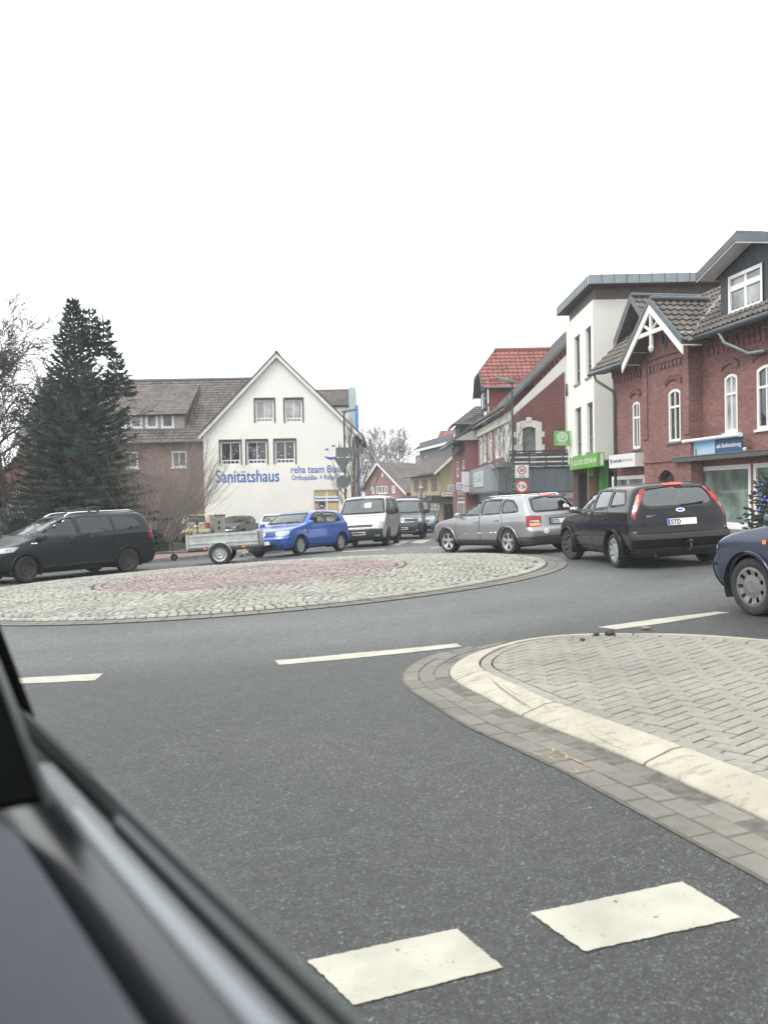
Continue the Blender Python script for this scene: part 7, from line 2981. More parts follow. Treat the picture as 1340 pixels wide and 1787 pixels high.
# people carrier, dark, towing
c = Car('people_carrier', 'dark slate people carrier with silver roof rails towing the flat trailer at the left', 'car', ROWS_MPV,
        paint('anthracite', (0.010, 0.014, 0.017), .15, .28, .15, .3), (-8.63, 23.72), (-.65, -.76), n_rows=96, k=28)
M_MIST = mat_glass('misted_glass', (.34, .38, .38), .05, .06)
sidewins(c, [[(1.30, 1.10), (1.14, 1.10), (1.0, 1.26), (1.02, 1.26)], [(1.06, 1.10), (.92, 1.27), (.45, 1.52), (.05, 1.60), (-.02, 1.11)],
             [(-.09, 1.12), (-.02, 1.605), (-1.02, 1.60), (-1.10, 1.16)], [(-1.14, 1.165), (-1.07, 1.60), (-1.72, 1.56), (-1.95, 1.36), (-1.98, 1.24)]], glass=M_MIST, rear_glass=M_PRIV)
c.window((1, 0, 0), [(1, y, z) for y, z in sym([(0, 1.16), (.74, 1.16), (.62, 1.54), (0, 1.60)])], M_MIST)
c.window((-1, 0, 0), [(-1, y, z) for y, z in sym([(0, 1.15), (.70, 1.15), (.60, 1.54), (0, 1.58)])], M_PRIV, name='rear_window')
c.arches([(1.46, .33, .94), (-1.46, .33, .945)], .39, lip=.03)
c.door([(1.02, .34), (1.06, .5), (1.20, 1.06), (-.02, 1.08), (-.06, .32)], .10, .98)
c.door([(-.08, .32), (-.04, 1.08), (-1.12, 1.13), (-1.16, .80), (-1.02, .5), (-.96, .34)], -.22, 1.0)
c.strip('sill_moulding', M_TRIM, [(1.04, .36), (-1.02, .38)], .05)
c.part('tail_light', M_RED, (-.7, .7, 0), [(-2.45, .74, 1.13), (-2.2, .95, 1.10), (-2.2, .96, .90), (-2.45, .76, .88)], .008, .05, both=True)
c.part('headlight', M_LAMP, (.8, .6, 0), [(2.2, .55, .74), (1.8, .95, .78), (1.65, .95, .90), (2.05, .6, .86)], .008, .05, both=True)
c.plate(-2.4, .82, False, 'STD')
c.plate(2.4, .45, True, 'STD')
c.rails(.15, -1.95, M_CHROME, .02, .02)
c.mirror(1.02, 1.08, .90, M_TRIM, 1.15)
c.wheels4(1.46, -1.46, .945, .335, 'steel', steer=.2, width=.22)
c.part('side_lamp', M_CHROME, (0, 1, 0), [(1.14, 1, .95), (1.30, 1, .955), (1.30, 1, .975), (1.14, 1, .975)], .008, .04, both=True)
c.cabin(.35, .48, 1.38, rear=-.7, dash=1.0, rear_w=1.3)
c.finish()
mb = MB()
for x in (-.55, -.80):
    mb.tube([(x, -.62, 1.70), (x, -.62, 1.76), (x, .62, 1.76), (x, .62, 1.70)], .022, 6)
mb.rbox((-.68, .5, 1.80), (.3, .1, .07), .02)
mb.build('roof_bars', M_TRIM, c.root, smooth=True)

# two vans in the side street


def van(name, label, pnt, loc, heading, dark_front=False, plate='STD', group=None, length=1.0):
    c = Car(name, label, 'van', ROWS_VAN, pnt, loc, heading, group, n_rows=84, k=26, length=length)
    sidewins(c, [[(1.22, 1.26), (1.02, 1.42), (.66, 1.74), (.30, 1.78), (.28, 1.22)], [(.12, 1.24), (.14, 1.78), (-1.0, 1.78), (-1.0, 1.24)], [(-1.12, 1.24), (-1.12, 1.78), (-2.2, 1.78), (-2.22, 1.24)]], M_PRIV)
    c.window((1, 0, 0), [(1, y, z) for y, z in sym([(0, 1.25), (.84, 1.27), (.75, 1.80), (0, 1.85)])], seal=.03)
    c.window((-1, 0, 0), [(-1, y, z) for y, z in sym([(0, 1.24), (.80, 1.24), (.72, 1.78), (0, 1.80)])], M_PRIV, name='rear_window')
    c.arches([(1.50, .33, .975), (-1.42, .33, .98)], .39, lip=.025)
    c.door([(1.10, .45), (1.26, 1.16), (.20, 1.18), (.20, .38)], .34, 1.02)
    c.door([(.17, .38), (.17, 1.18), (-1.02, 1.18), (-1.02, .42)], 0.0, 1.02)
    bmp = mat('van_bumper', (0.022, 0.024, 0.026), .6)
    if not dark_front:
        c.part('bumper', bmp, (1, 0, 0), [(2, y, z) for y, z in sym([(0, .28), (.9, .28), (.97, .36), (.97, .66), (.6, .68), (0, .66)])], .02, .09)
        c.part('grille_surround', pnt, (1, 0, 0), [(2, y, z) for y, z in sym([(0, .70), (.56, .70), (.62, .86), (0, .88)])], .02, .07)
        c.part('grille', M_TRIM, (1, 0, 0), [(2, y, z) for y, z in sym([(0, .735), (.50, .735), (.54, .825), (0, .835)])], .026, .07)
        lam = [(2, .60, .72), (1.9, .97, .76), (1.8, .98, .90), (2, .66, .95)]
        c.part('badge', M_CHROME, (1, 0, 0), [(2, .10 * math.cos(t), .97 + .045 * math.sin(t)) for t in [2 * PI * i / 18 for i in range(18)]], .01, .03)
    else:
        c.part('bumper', paint('van_black', (0.012, 0.014, 0.017), .2, .4), (1, 0, 0), [(2, y, z) for y, z in sym([(0, .28), (.9, .28), (.97, .36), (.97, .76), (.6, .76), (0, .74)])], .02, .09)
        c.part('grille', M_TRIM, (1, 0, 0), [(2, y, z) for y, z in sym([(0, .80), (.50, .80), (.62, .96), (0, .98)])], .012, .07)
        for zz in (.80, .955):
            c.part('grille_bar', M_CHROME, (1, 0, 0), [(2, y, z) for y, z in sym([(0, zz), (.56, zz), (.56, zz + .018), (0, zz + .018)])], .018, .07)
        lam = [(2, .64, .80), (1.9, .97, .80), (1.8, .98, .93), (2, .70, .99)]
        c.part('lower_intake', M_CHROME, (1, 0, 0), [(2, y, z) for y, z in sym([(0, .36), (.62, .36), (.62, .385), (0, .385)])], .026, .07)
        n0 = 20
        ring = lambda r: [(2, r * math.cos(t), .885 + r * math.sin(t)) for t in [2 * PI * i / n0 for i in range(n0)]]
        mb = MB()
        c.patch(mb, (1, 0, 0), ring(.105), .022, .04, [ring(.086)])
        for sg in (1, -1):
            c.patch(mb, (1, 0, 0), [(2, .052 * sg, .96), (2, .036 * sg, .96), (2, -.004 * sg, .895), (2, .006 * sg, .89)], .022, .04)
            c.patch(mb, (1, 0, 0), [(2, .080 * sg, .93), (2, .064 * sg, .94), (2, .022 * sg, .815), (2, .036 * sg, .805)], .022, .04)
            c.patch(mb, (1, 0, 0), [(2, .030 * sg, .815), (2, .042 * sg, .82), (2, .004 * sg, .88), (2, -.004 * sg, .87)], .0225, .04)
        mb.build('badge', M_CHROME, c.root, smooth=True)
    for sy in (1, -1):
        mb = MB()
        c.patch(mb, (.9, .43 * sy, 0), [(p[0], p[1] * sy, p[2]) for p in lam], .012, .05)
        mb.build('headlight', M_LAMP, c.root, smooth=True)
    c.part('fog_lamp', M_LAMP, (1, 0, 0), [(2, .60, .40), (2, .78, .40), (2, .78, .46), (2, .60, .46)], .026, .05, both=True)
    c.part('tail_light', M_RED, (-.8, .6, 0), [(-2.4, .86, 1.15), (-2.4, .97, 1.15), (-2.4, .97, .75), (-2.4, .86, .75)], .008, .05, both=True)
    c.plate(2, .52, True, plate)
    c.wiper(True, .06, .70, 1.265, 1.29)
    c.wiper(True, -.62, .0, 1.265, 1.29)
    c.mirror(1.14, 1.27, .95, M_TRIM, 1.7)
    c.wheels4(1.50, -1.42, .972, .335, 'steel', width=.215)
    c.cabin(.62, .75, 1.58, yb=.45, dash=1.2, rear=-.5, rear_w=1.4)
    c.finish(lower=.32)
    return c


c = van('van', 'white and silver van with black bumper waiting to enter, in front of the dark van', paint('white_silver', (0.42, 0.42, 0.40), .3, .4), (-.58, 35.3), (-.15, -.989))
mb = MB()
c.patch(mb, (1, 0, 0), [(1, .05, 1.50), (1, .32, 1.50), (1, .32, 1.72), (1, .05, 1.70)], -.03, .08)
mb.build('windscreen_paper', M_PLATE, c.root)
c = van('van', 'dark blue van with round emblem on its grille, standing behind the white van', paint('navy', (0.018, 0.027, 0.045), .35, .35), (1.05, 44.2), (-.08, -.997), dark_front=True)

# smaller cars further off
hatch('hatchback', 'small pale green grey car in the street behind the dark van', paint('mint_grey', (0.20, 0.25, 0.25), .4, .35), (2.35, 55.0), (-.02, -1), detail=False, doors=5)
hatch('parked_car', 'pale yellow car parked tail out behind the bare shrub', paint('pale_yellow', (0.40, 0.355, 0.22), .1, .45), (-10.7, 52.0), (-.02, 1.0), detail=False, doors=5, zs=1.08, rear_glass=M_PRIV)
hatch('parked_car', 'white hatchback parked beside the white gable wall, half hidden by the blue hatchback', paint('white', (0.66, 0.66, 0.64), .0, .35), (-6.15, 50.0), (.1, -.99), detail=False, doors=5)
hatch('parked_car', 'pale grey car parked at the far left behind the dark people carrier', paint('pale_grey', (0.42, 0.43, 0.44), .3, .4), (-20.2, 45.0), (.9, .1), detail=False, doors=5)
c = Car('parked_car', 'old dark green saloon with dusty bonnet parked against the white gable wall', 'car', ROWS_SALOON, paint('bottle_green', (0.03, 0.037, 0.033), .3, .5), (-8.8, 53.5), (-.22, -.975), n_rows=56, k=16)
sidewins(c, [[(.70, .96), (.56, 1.04), (.2, 1.26), (-.02, 1.31), (-.06, .96)], [(-.13, .96), (-.09, 1.315), (-.62, 1.29), (-.86, 1.1), (-.9, .98)]])
c.window((1, 0, 0), [(1, y, z) for y, z in sym([(0, 1.0), (.66, 1.0), (.55, 1.30), (0, 1.34)])])
c.window((-1, 0, 0), [(-1, y, z) for y, z in sym([(0, 1.02), (.60, 1.02), (.52, 1.28), (0, 1.32)])], name='rear_window')
c.arches([(1.27, .30, .83), (-1.2, .30, .83)], .34)
c.part('bonnet', mat('dusty_bonnet', (.30, .27, .20), .6), (1, 0, .9), [(1.0, y, z) for y, z in ((.66, .93), (-.66, .93), (-.62, .80), (.62, .80))], .006, .12) if False else None
c.part('grille', M_TRIM, (1, 0, 0), [(2, y, z) for y, z in sym([(0, .64), (.72, .64), (.72, .78), (0, .78)])], .008, .08)
c.part('headlight', M_LAMP, (1, 0, 0), [(2, .42, .65), (2, .66, .65), (2, .66, .77), (2, .42, .77)], .014, .06, both=True)
c.part('bumper', M_TRIM, (1, 0, 0), [(2, y, z) for y, z in sym([(0, .36), (.82, .36), (.82, .52), (0, .52)])], .02, .09)
c.plate(2, .56, True, 'STD')
c.mirror(.72, .95, .80, M_TRIM)
c.wheels4(1.27, -1.2, .83, .30, 'steel', width=.18)
c.cabin(.0, .38, 1.14, rear=-.8, dash=.68)
c.finish()

# ---- flat trailer
u = V((-1, -.06, 0)).normalized()
up = gnormal(-4.4, 26.0)
fx = (u - up * u.dot(up)).normalized(); fy = up.cross(fx)
TL = V((-4.40, 26.05, 0))
t = thing('trailer', 'single axle flat trailer with galvanised drop sides hitched behind the dark people carrier', 'trailer', gpt(TL.x, TL.y), None, Matrix((fx, fy, up)).transposed())
M_GALV = mat('galvanised', (.40, .42, .40), .45, .6, var=.2, scale=6)
M_GALVD = mat('galvanised_dark', (.12, .125, .12), .6, .4, var=.3)
x0, x1, hw, zb, zt = -.82, 1.27, .62, .50, .88
mb = MB()
mb.box(((x0 + x1) / 2, 0, zb - .03), (x1 - x0, 1.2, .05))
mb.build('load_floor', M_GALVD, t)
for sy in (1, -1):
    mb = MB()
    # ribbed board: upper rail, panels and two grooves
    prof = [(zb - .02, .0), (zb + .03, .025), (zb + .05, .0), (zb + .10, .0), (zb + .115, .02), (zb + .15, .02), (zb + .165, .0), (zt - .05, .0), (zt - .045, .03), (zt, .03), (zt, -.02), (zb - .02, -.02)]
    pts = [(x0, sy * (hw + d), z) for z, d in prof]
    mb.prism(pts, (x1 - x0, 0, 0))
    mb.build('side_board', M_GALV, t)
    for x in (.75, -.35):
        mb = MB(); mb.rbox((x, sy * (hw + .02), zb - .03), (.09, .02, .045), .008)
        mb.build('reflector', M_ORANGE, t)
    for x in (x0 + .03, x1 - .03):
        mb = MB(); mb.box((x, sy * (hw + .012), (zb + zt) / 2), (.05, .05, zt - zb + .06))
        mb.build('corner_post', M_GALVD if x < 0 else M_GALV, t)
    mb = MB()
    cx = .32
    ring = [(cx + .345 * math.cos(a), .30 + .345 * math.sin(a)) for a in [R(4) + R(172) * i / 20 for i in range(21)]]
    ring2 = [(cx + .33 * math.cos(a), .30 + .33 * math.sin(a)) for a in [R(4) + R(172) * i / 20 for i in range(21)]]
    for i in range(20):
        a, b = ring[i], ring[i + 1]
        a2, b2 = ring2[i], ring2[i + 1]
        ya, yb_ = sy * .64, sy * .86
        mb.add([(a[0], ya, a[1]), (b[0], ya, b[1]), (b[0], yb_, b[1]), (a[0], yb_, a[1]), (a2[0], ya, a2[1]), (b2[0], ya, b2[1]), (b2[0], yb_, b2[1]), (a2[0], yb_, a2[1])],
               [(0, 1, 2, 3), (7, 6, 5, 4), (3, 2, 6, 7), (0, 4, 5, 1)])
    mb.build('mudguard', M_GALV, t, smooth=True, angle=30)
for x in (x0, x1):
    mb = MB(); mb.box((x, 0, (zb + zt) / 2), (.03, 2 * hw - .04, zt - zb))
    mb.build('end_board', M_GALV, t)
mb = MB()
mb.box((.2, 0, .42), (2.0, .9, .06))
mb.tube([(1.0, .5, .42), (2.1, .03, .42), (2.62, 0, .45)], .03, 6)
mb.tube([(1.0, -.5, .42), (2.1, -.03, .42)], .03, 6)
mb.box((2.55, 0, .48), (.3, .08, .08))
mb.tube([(.32, -.75, .30), (.32, .75, .30)], .035, 8)
mb.build('drawbar', M_GALVD, t)
mb = MB()
mb.tube([(1.75, .14, .72), (1.75, .14, .2)], .022, 8)
mb.tube([(1.75, .14, .72), (1.68, .14, .74)], .012, 6)
mb.lathe([(.02, -.03), (.10, -.03), (.105, 0), (.10, .03), (.02, .03)], Matrix.Translation((1.72, .14, .27)) @ Matrix.Rotation(PI / 2, 4, 'X'), 18)
mb.build('jockey_wheel', M_TYRE, t, smooth=True, angle=40)
mb = MB()
mb.rbox((x0 - .02, .45, zb - .06), (.03, .28, .12), .01); mb.rbox((x0 - .02, -.45, zb - .06), (.03, .28, .12), .01)
mb.build('tail_light', M_RED, t)
h_ = Car.__new__(Car); h_.root = t; h_.paint = M_GALV
for sy in (1, -1):
    h_.wheel(.32, sy * .84, .30, 'trailer', .17, rimr=.19)

# ================================================================== street furniture and signs
M_POLE = mat('pole_green', (.035, .06, .05), .5, .2, var=.2)
M_SIGNB = mat('sign_back', (.115, .125, .12), .5, .5, var=.12)
M_WSIGN = mat('sign_white', (.60, .60, .58), .4, var=.04)
M_RSIGN = mat('sign_red', (.42, .015, .022), .4, var=.06)
M_BLK = mat('sign_black', (.012, .012, .013), .5)


def street_lamp(label, px_, pyt, y, dx, dz, hl):
    x = X(px_, y)
    top = at(px_, pyt, y)
    x = top.x + .06
    t = thing('street_lamp', label, 'street lamp', gpt(x, y))
    mb = MB(); mb.tube([(x, y, gz(x, y) - .1), (x, y, gz(x, y) + 1.1), (x, y, gz(x, y) + 1.12), (x, y, top.z)], [.075, .075, .055, .042], 10)
    mb.build('pole', M_POLE, t, smooth=True, angle=40)
    s = 1 if dx > 0 else -1
    mb = MB(); mb.tube([(x, y, top.z - .05), (x + s * .12, y, top.z + .03), (x + dx * .6, y, top.z + .05 + dz * .6)], .035, 8)
    mb.build('arm', M_POLE, t, smooth=True)
    mb = MB()
    rot = Matrix.Rotation(-math.atan2(dz, dx) if dx > 0 else -math.atan2(dz, dx), 3, 'Y')
    mb.rbox((x + dx * .58, y, top.z + .07 + dz * .58), (hl, .24, .11), .045, 0, rot)
    mb.rbox((x + dx * .58, y, top.z + .015 + dz * .58), (hl * .7, .18, .05), .02, 1, rot)
    mb.build('lamp_head', [mat('lamp_green', (.12, .20, .165), .45), mat('lamp_glass', (.35, .38, .36), .2)], t, smooth=True, angle=40)
    return x


YL = 44.0
xl_ = street_lamp('slim green street lamp carrying three grey backed signs beside the white van', 598, 720, YL, .42, .06, .78)


def sign(name, label, pts, y, mats, extra=None, cat='traffic sign', pole_x=None, back=None, thick=.02):
    c = sum((V((p[0], y, p[1])) for p in pts), V()) / len(pts)
    t = thing(name, label, cat, c)
    mb = MB(); mb.prism([(p[0], y, p[1]) for p in pts], (0, thick, 0))
    mb.build('panel', mats[0], t)
    if extra:
        extra(t, c, y)
    if pole_x is not None:
        mb = MB()
        for dz_ in (-.12, .12):
            mb.tube([(c.x, y + thick, c.z + dz_), (pole_x, y + thick + .03, c.z + dz_)], .018, 6)
            mb.tube([(pole_x - .07, y + thick + .02, c.z + dz_), (pole_x + .07, y + thick + .02, c.z + dz_)], .022, 6)
        mb.build('bracket', M_ZINC, t)
    return t


def pxpoly(l, y):
    return [(at(a, b, y).x, at(a, b, y).z) for a, b in l]


def circ(cx, cy, r, y, n_=28):
    c = at(cx, cy, y); k = r * y / FPX
    return [(c.x + k * math.cos(2 * PI * i / n_), c.z + k * math.sin(2 * PI * i / n_)) for i in range(n_)]


sign('traffic_sign', 'grey back of a square traffic sign, topmost on the lamp post by the white van', pxpoly([(586, 781), (609.5, 780.5), (609.5, 797), (586, 797.5)], YL - .12), YL - .12, [M_SIGNB], None, 'traffic sign', xl_)
sign('traffic_sign', 'grey back of a triangular give way sign pointing down on the lamp post', pxpoly([(582, 799), (614, 798.5), (598.5, 826)], YL - .12), YL - .12, [M_SIGNB], None, 'traffic sign', xl_)


def rim(t, c, y):
    mb = MB(); r = 11.4 * YL / FPX
    mb.tube([(c.x + r * math.cos(a), y, c.z + r * math.sin(a)) for a in [2 * PI * i / 24 for i in range(25)]], .018, 5)
    mb.build('rim', M_ZINC, t)


sign('traffic_sign', 'grey back of a round traffic sign, lowest on the lamp post by the white van', circ(598.7, 841, 11.4, YL - .12), YL - .12, [M_SIGNB], rim, 'traffic sign', xl_)
YR_ = 40.0
xr_ = street_lamp('tall green street lamp with two traffic signs before the grey shop front', 890.5, 668, YR_, -.48, .12, .92)


def zone(t, c, y):
    k = YR_ / FPX
    mb = MB()
    cc = (c.x, c.z + .05)
    ring = lambda r: [(cc[0] + r * math.cos(2 * PI * i / 28), cc[1] + r * math.sin(2 * PI * i / 28)) for i in range(28)]
    vs, tr = cdt(ring(.20), [ring(.15)])
    mb.add([(a, y - .003, b) for a, b in vs], tr)
    mb.build('red_ring', M_RSIGN, t)
    mb = MB()
    fn = lambda a, b, d: V((a, y - .003 - d, b))
    add_text(mb, '30', fn, cc[0] - .10, cc[1] - .075, .2, .15, 0, .006)
    mb.build('lettering', M_BLK, t); mb = MB()
    add_text(mb, 'ZONE', fn, c.x - .15, c.z - .26, .30, .075, 0, .002)
    mb.build('lettering', M_BLK, t); mb = MB()
    for (a, b, w_, h_) in ((c.x - .30, c.z - .30, .6, .012), (c.x - .30, c.z + .29, .6, .012), (c.x - .30, c.z - .29, .012, .58), (c.x + .29, c.z - .29, .012, .58)):
        mb.add([fn(a, b, 0), fn(a + w_, b, 0), fn(a + w_, b + h_, 0), fn(a, b + h_, 0)], [(0, 1, 2, 3)])
    mb.build('border', M_BLK, t)


sign('traffic_sign', 'white square sign with a red ringed number above the round weight limit sign', pxpoly([(898, 811), (922.5, 810.5), (922.5, 834), (898, 834.5)], YR_ - .1), YR_ - .1, [M_WSIGN], zone, 'traffic sign', xr_)


def weight(t, c, y):
    ring = lambda r: [(c.x + r * math.cos(2 * PI * i / 32), c.z + r * math.sin(2 * PI * i / 32)) for i in range(32)]
    mb = MB(); vs, tr = cdt(ring(.30), [ring(.225)])
    mb.add([(a, y - .003, b) for a, b in vs], tr); mb.build('red_ring', M_RSIGN, t)
    mb = MB()
    add_text(mb, '7.5t', lambda a, b, d: V((a, y - .003 - d, b)), c.x - .185, c.z - .085, .37, .17, 0, .006)
    mb.build('lettering', M_BLK, t)


sign('traffic_sign', 'round white weight limit sign with broad red rim on the right lamp post', circ(910.5, 849, 11.8, YR_ - .1), YR_ - .1, [M_WSIGN], weight, 'traffic sign', xr_)

# small lamp far down the street
yf_ = 62.0
x = X(735, yf_)
t = thing('street_lamp', 'small dark lantern post far down the street before the yellow shop house', 'street lamp', gpt(x, yf_))
zt_ = at(735, 851, yf_).z
mb = MB(); mb.tube([(x, yf_, gz(x, yf_)), (x, yf_, zt_ - .4)], [.07, .05], 8); mb.build('pole', M_POLE, t)
mb = MB(); mb.lathe([(.10, -.4), (.17, -.05), (.2, -.04), (.05, .08), (.001, .1)], Matrix.Translation((x, yf_, zt_)), 8); mb.build('lantern', mat('lantern_glass', (.30, .29, .24), .3), t)

# dark round keep-right sign behind the blue hatchback
yk = 41.0
x = X(562, yk); zc = at(562, 882, yk).z
t = thing('traffic_sign', 'dark round keep right sign on a short post behind the blue hatchback', 'traffic sign', gpt(x, yk))
mb = MB(); mb.tube([(x, yk, gz(x, yk)), (x, yk, zc + .2)], .035, 8); mb.build('post', M_ZINC, t)
mb = MB(); mb.prism([(a, yk - .05, b) for a, b in circ(562, 881, 6.3, yk)], (0, .02, 0)); mb.build('panel', mat('sign_navy', (.015, .03, .07), .4), t)
mb = MB(); mb.obox((x - .1, yk - .054, zc - .03), (.16, 0, -.03), (0, .003, 0), (0, 0, .05)); mb.build('arrow', M_WSIGN, t)

# cable cabinet and hydrant post by the parked cars
yc = 42.5
x0_, x1_ = X(374, yc), X(391.5, yc)
t = thing('cable_cabinet', 'grey cable cabinet with diamond shaped vents beside the old green saloon', 'cabinet', gpt((x0_ + x1_) / 2, yc))
zt_ = at(382, 899.5, yc).z; zg_ = gz(x0_, yc) + .1
mb = MB(); mb.rbox(((x0_ + x1_) / 2, yc, (zt_ + zg_) / 2), (x1_ - x0_, .35, zt_ - zg_), .015); mb.build('housing', mat('cabinet_grey', (.30, .32, .30), .6, var=.1), t)
mb = MB(); mb.rbox(((x0_ + x1_) / 2, yc, zt_ + .02), (x1_ - x0_ + .05, .4, .05), .01); mb.build('lid', M_SIGNB, t)
for i in range(2):
    mb = MB(); zz = zg_ + (zt_ - zg_) * (.56 + .2 * i); xm = (x0_ + x1_) / 2
    mb.prism([(xm, yc - .19, zz - .09), (xm + .07, yc - .19, zz), (xm, yc - .19, zz + .09), (xm - .07, yc - .19, zz)], (0, .02, 0)); mb.build('vent', M_BLK, t)
mb = MB(); mb.obox((x0_ - .03, yc - .2, zg_ - .15), (x1_ - x0_ + .06, 0, 0), (0, .4, 0), (0, 0, .3)); mb.build('base', M_ZINC, t)
yc = 40.0
x = X(343.5, yc)
t = thing('marker_post', 'thin grey post with a small blue plate between the bare shrub and the cabinet', 'post', gpt(x, yc))
mb = MB(); mb.tube([(x, yc, gz(x, yc)), (x, yc, at(343, 909, yc).z)], .03, 8); mb.build('post', M_ZINC, t)
mb = MB(); mb.rbox((x, yc - .04, at(343, 912, yc).z), (.15, .02, .17), .005); mb.build('plate', mat('plate_dull_blue', (.05, .10, .22), .5), t)

# ---- shop signs
M_SGREEN = mat('sign_green', (.085, .34, .035), .4, var=.08)


def shoe_logo(mb, fn, cx, cy, r, mi):
    """two rings round a small boot-like tab"""
    ring = lambda q: [(cx + q * math.cos(2 * PI * i / 30), cy + q * math.sin(2 * PI * i / 30)) for i in range(30)]
    for (a, b) in ((r, r * .84), (r * .70, r * .52)):
        vs, tr = cdt(ring(a), [ring(b)])
        mb.add([fn(u, v, 0) for u, v in vs], tr, mi)
    s = r * .26
    o = [(cx - s, cy - s * 1.25), (cx - s * .2, cy - s * 1.25), (cx - s * .2, cy - s * .8), (cx + s * .9, cy - s * .8), (cx + s * .9, cy + s), (cx + s * .4, cy + s * 1.4), (cx - s * .5, cy + s * 1.4), (cx - s, cy + s)]
    vs, tr = cdt(o)
    mb.add([fn(u, v, 0) for u, v in vs], tr, mi)


yq = 40.6
a, b = at(967.5, 778.5, yq), at(993, 752, yq)
t = thing('hanging_sign', 'square green shop sign with white ring emblem projecting from the white building', 'shop sign', ((a.x + b.x) / 2, yq, a.z))
mb = MB(); mb.rbox(((a.x + b.x) / 2, yq, (a.z + b.z) / 2), (b.x - a.x, .16, b.z - a.z), .02); mb.build('panel', M_SGREEN, t)
fn = lambda u, v, d: V((u, yq - .084 - d, v))
mb = MB()
w_ = b.x - a.x
shoe_logo(mb, fn, (a.x + b.x) / 2, a.z + (b.z - a.z) * .57, w_ * .36, 0)
mb.build('emblem', M_WSIGN, t)
mb = MB(); add_text(mb, 'QUICK SCHUH', fn, a.x + w_ * .14, a.z + w_ * .07, w_ * .72, w_ * .08, 0, .003); mb.build('lettering', M_WSIGN, t)
mb = MB()
for v in (a.z + .02, b.z - .02):
    mb.tube([(b.x - .02, yq, v), (b.x + .42, yq, v)], .018, 6)
mb.tube([(b.x + .36, yq, a.z), (b.x + .36, yq, b.z)], .02, 6)
mb.build('bracket', M_ZINC, t)

Wq_ = Wl.off(.28)
u0, z0, u1, z1 = Wq_.rect(993, 1041.5, 799.5, 821)
z0b = Wq_.uz(1041.5, 814)[1]; z1b = Wq_.uz(1041.5, 789.5)[1]
z0, z1 = (z0 + z0b) / 2, (z1 + z1b) / 2
t = thing('shop_sign', 'long green light box sign with white lettering over the green columns', 'shop sign', Wq_.pt((u0 + u1) / 2, z0))
mb = MB(); mb.obox(Wq_.pt(u0, z0, -.27), Wq_.u * (u1 - u0), V((0, 0, z1 - z0)), Wq_.n * .27); mb.build('box', M_SGREEN, t)
mb = MB(); mb.obox(Wq_.pt(u1 + .002, z0 + .04, -.24), Wq_.u * .01, V((0, 0, z1 - z0 - .08)), Wq_.n * .12); mb.build('side_panel', M_WSIGN, t)
fn = lambda u, v, d: Wq_.pt(u, v, .004 + d)
mb = MB(); H_ = z1 - z0
shoe_logo(mb, fn, u0 + H_ * .9, z0 + H_ * .5, H_ * .42, 0)
mb.build('emblem', M_WSIGN, t)
mb = MB(); add_text(mb, 'QUICK SCHUH', fn, u0 + H_ * 1.6, z0 + H_ * .27, (u1 - u0) - H_ * 2.0, H_ * .42, 0, .018)
mb.build('lettering', mat('sign_cream', (.60, .58, .42), .4), t)

W2 = W_TOWN.off(.5)
u0, z0, u1, z1 = W2.rect(1062, 1107, 795, 817.5)
t = thing('shop_sign', 'white box sign with grey lettering at the left end of the brick town house', 'shop sign', W2.pt((u0 + u1) / 2, z0))
mb = MB(); mb.obox(W2.pt(u0, z0, -.35), W2.u * (u1 - u0), V((0, 0, z1 - z0)), W2.n * .35); mb.build('box', M_WSIGN, t)
fn = lambda u, v, d: W2.pt(u, v, .004 + d)
H_, W_ = z1 - z0, u1 - u0
mb = MB()
add_text(mb, 'makosik', fn, u0 + W_ * .17, z0 + H_ * .40, W_ * .34, H_ * .27, 0, .006)
add_text(mb, 'HÖRGERÄTE', fn, u0 + W_ * .53, z0 + H_ * .42, W_ * .40, H_ * .22, 0)
mb.poly([fn(u0 + W_ * a, z0 + H_ * b, 0) for a, b in ((.05, .72), (.085, .62), (.12, .72), (.13, .5), (.095, .28), (.06, .45))])
mb.build('lettering', mat('sign_grey_ink', (.10, .11, .12), .5), t)

W3 = W_TOWN.off(.32)
u0, z0, u1, z1 = W3.rect(1209.5, 1294.5, 769, 801.5)
um_ = W3.uz(1246.5, 780)[0]
t = thing('advertising_banner', 'landscape picture and navy banner with white lettering above the large shop window', 'banner', W3.pt((u0 + u1) / 2, z0))
mb = MB(); mb.obox(W3.pt(um_, z0, -.03), W3.u * (u1 - um_), V((0, 0, z1 - z0)), W3.n * .03)
mb.build('navy_panel', mat('banner_navy', (.018, .06, .155), .5, var=.06), t)


def mat_landscape():
    m, tt, b_ = nodes('banner_landscape')
    uv = N(tt, 'ShaderNodeUVMap')
    sx = N(tt, 'ShaderNodeSeparateXYZ')
    L(tt, uv.outputs[0], sx.inputs[0])
    nz = N(tt, 'ShaderNodeTexNoise', Scale=9.0, Detail=4.0); L(tt, uv.outputs[0], nz.inputs['Vector'])
    ad = N(tt, 'ShaderNodeMath', operation='MULTIPLY_ADD'); ad.inputs[1].default_value = .12
    L(tt, nz.outputs[0], ad.inputs[0]); L(tt, sx.outputs[1], ad.inputs[2])
    c = ramp(tt, ad.outputs[0], [(.10, (.09, .16, .05)), (.24, (.16, .26, .08)), (.30, (.34, .42, .46)), (.7, (.25, .42, .58)), (1.0, (.14, .34, .58))])
    L(tt, c, b_.inputs['Base Color'])
    return m


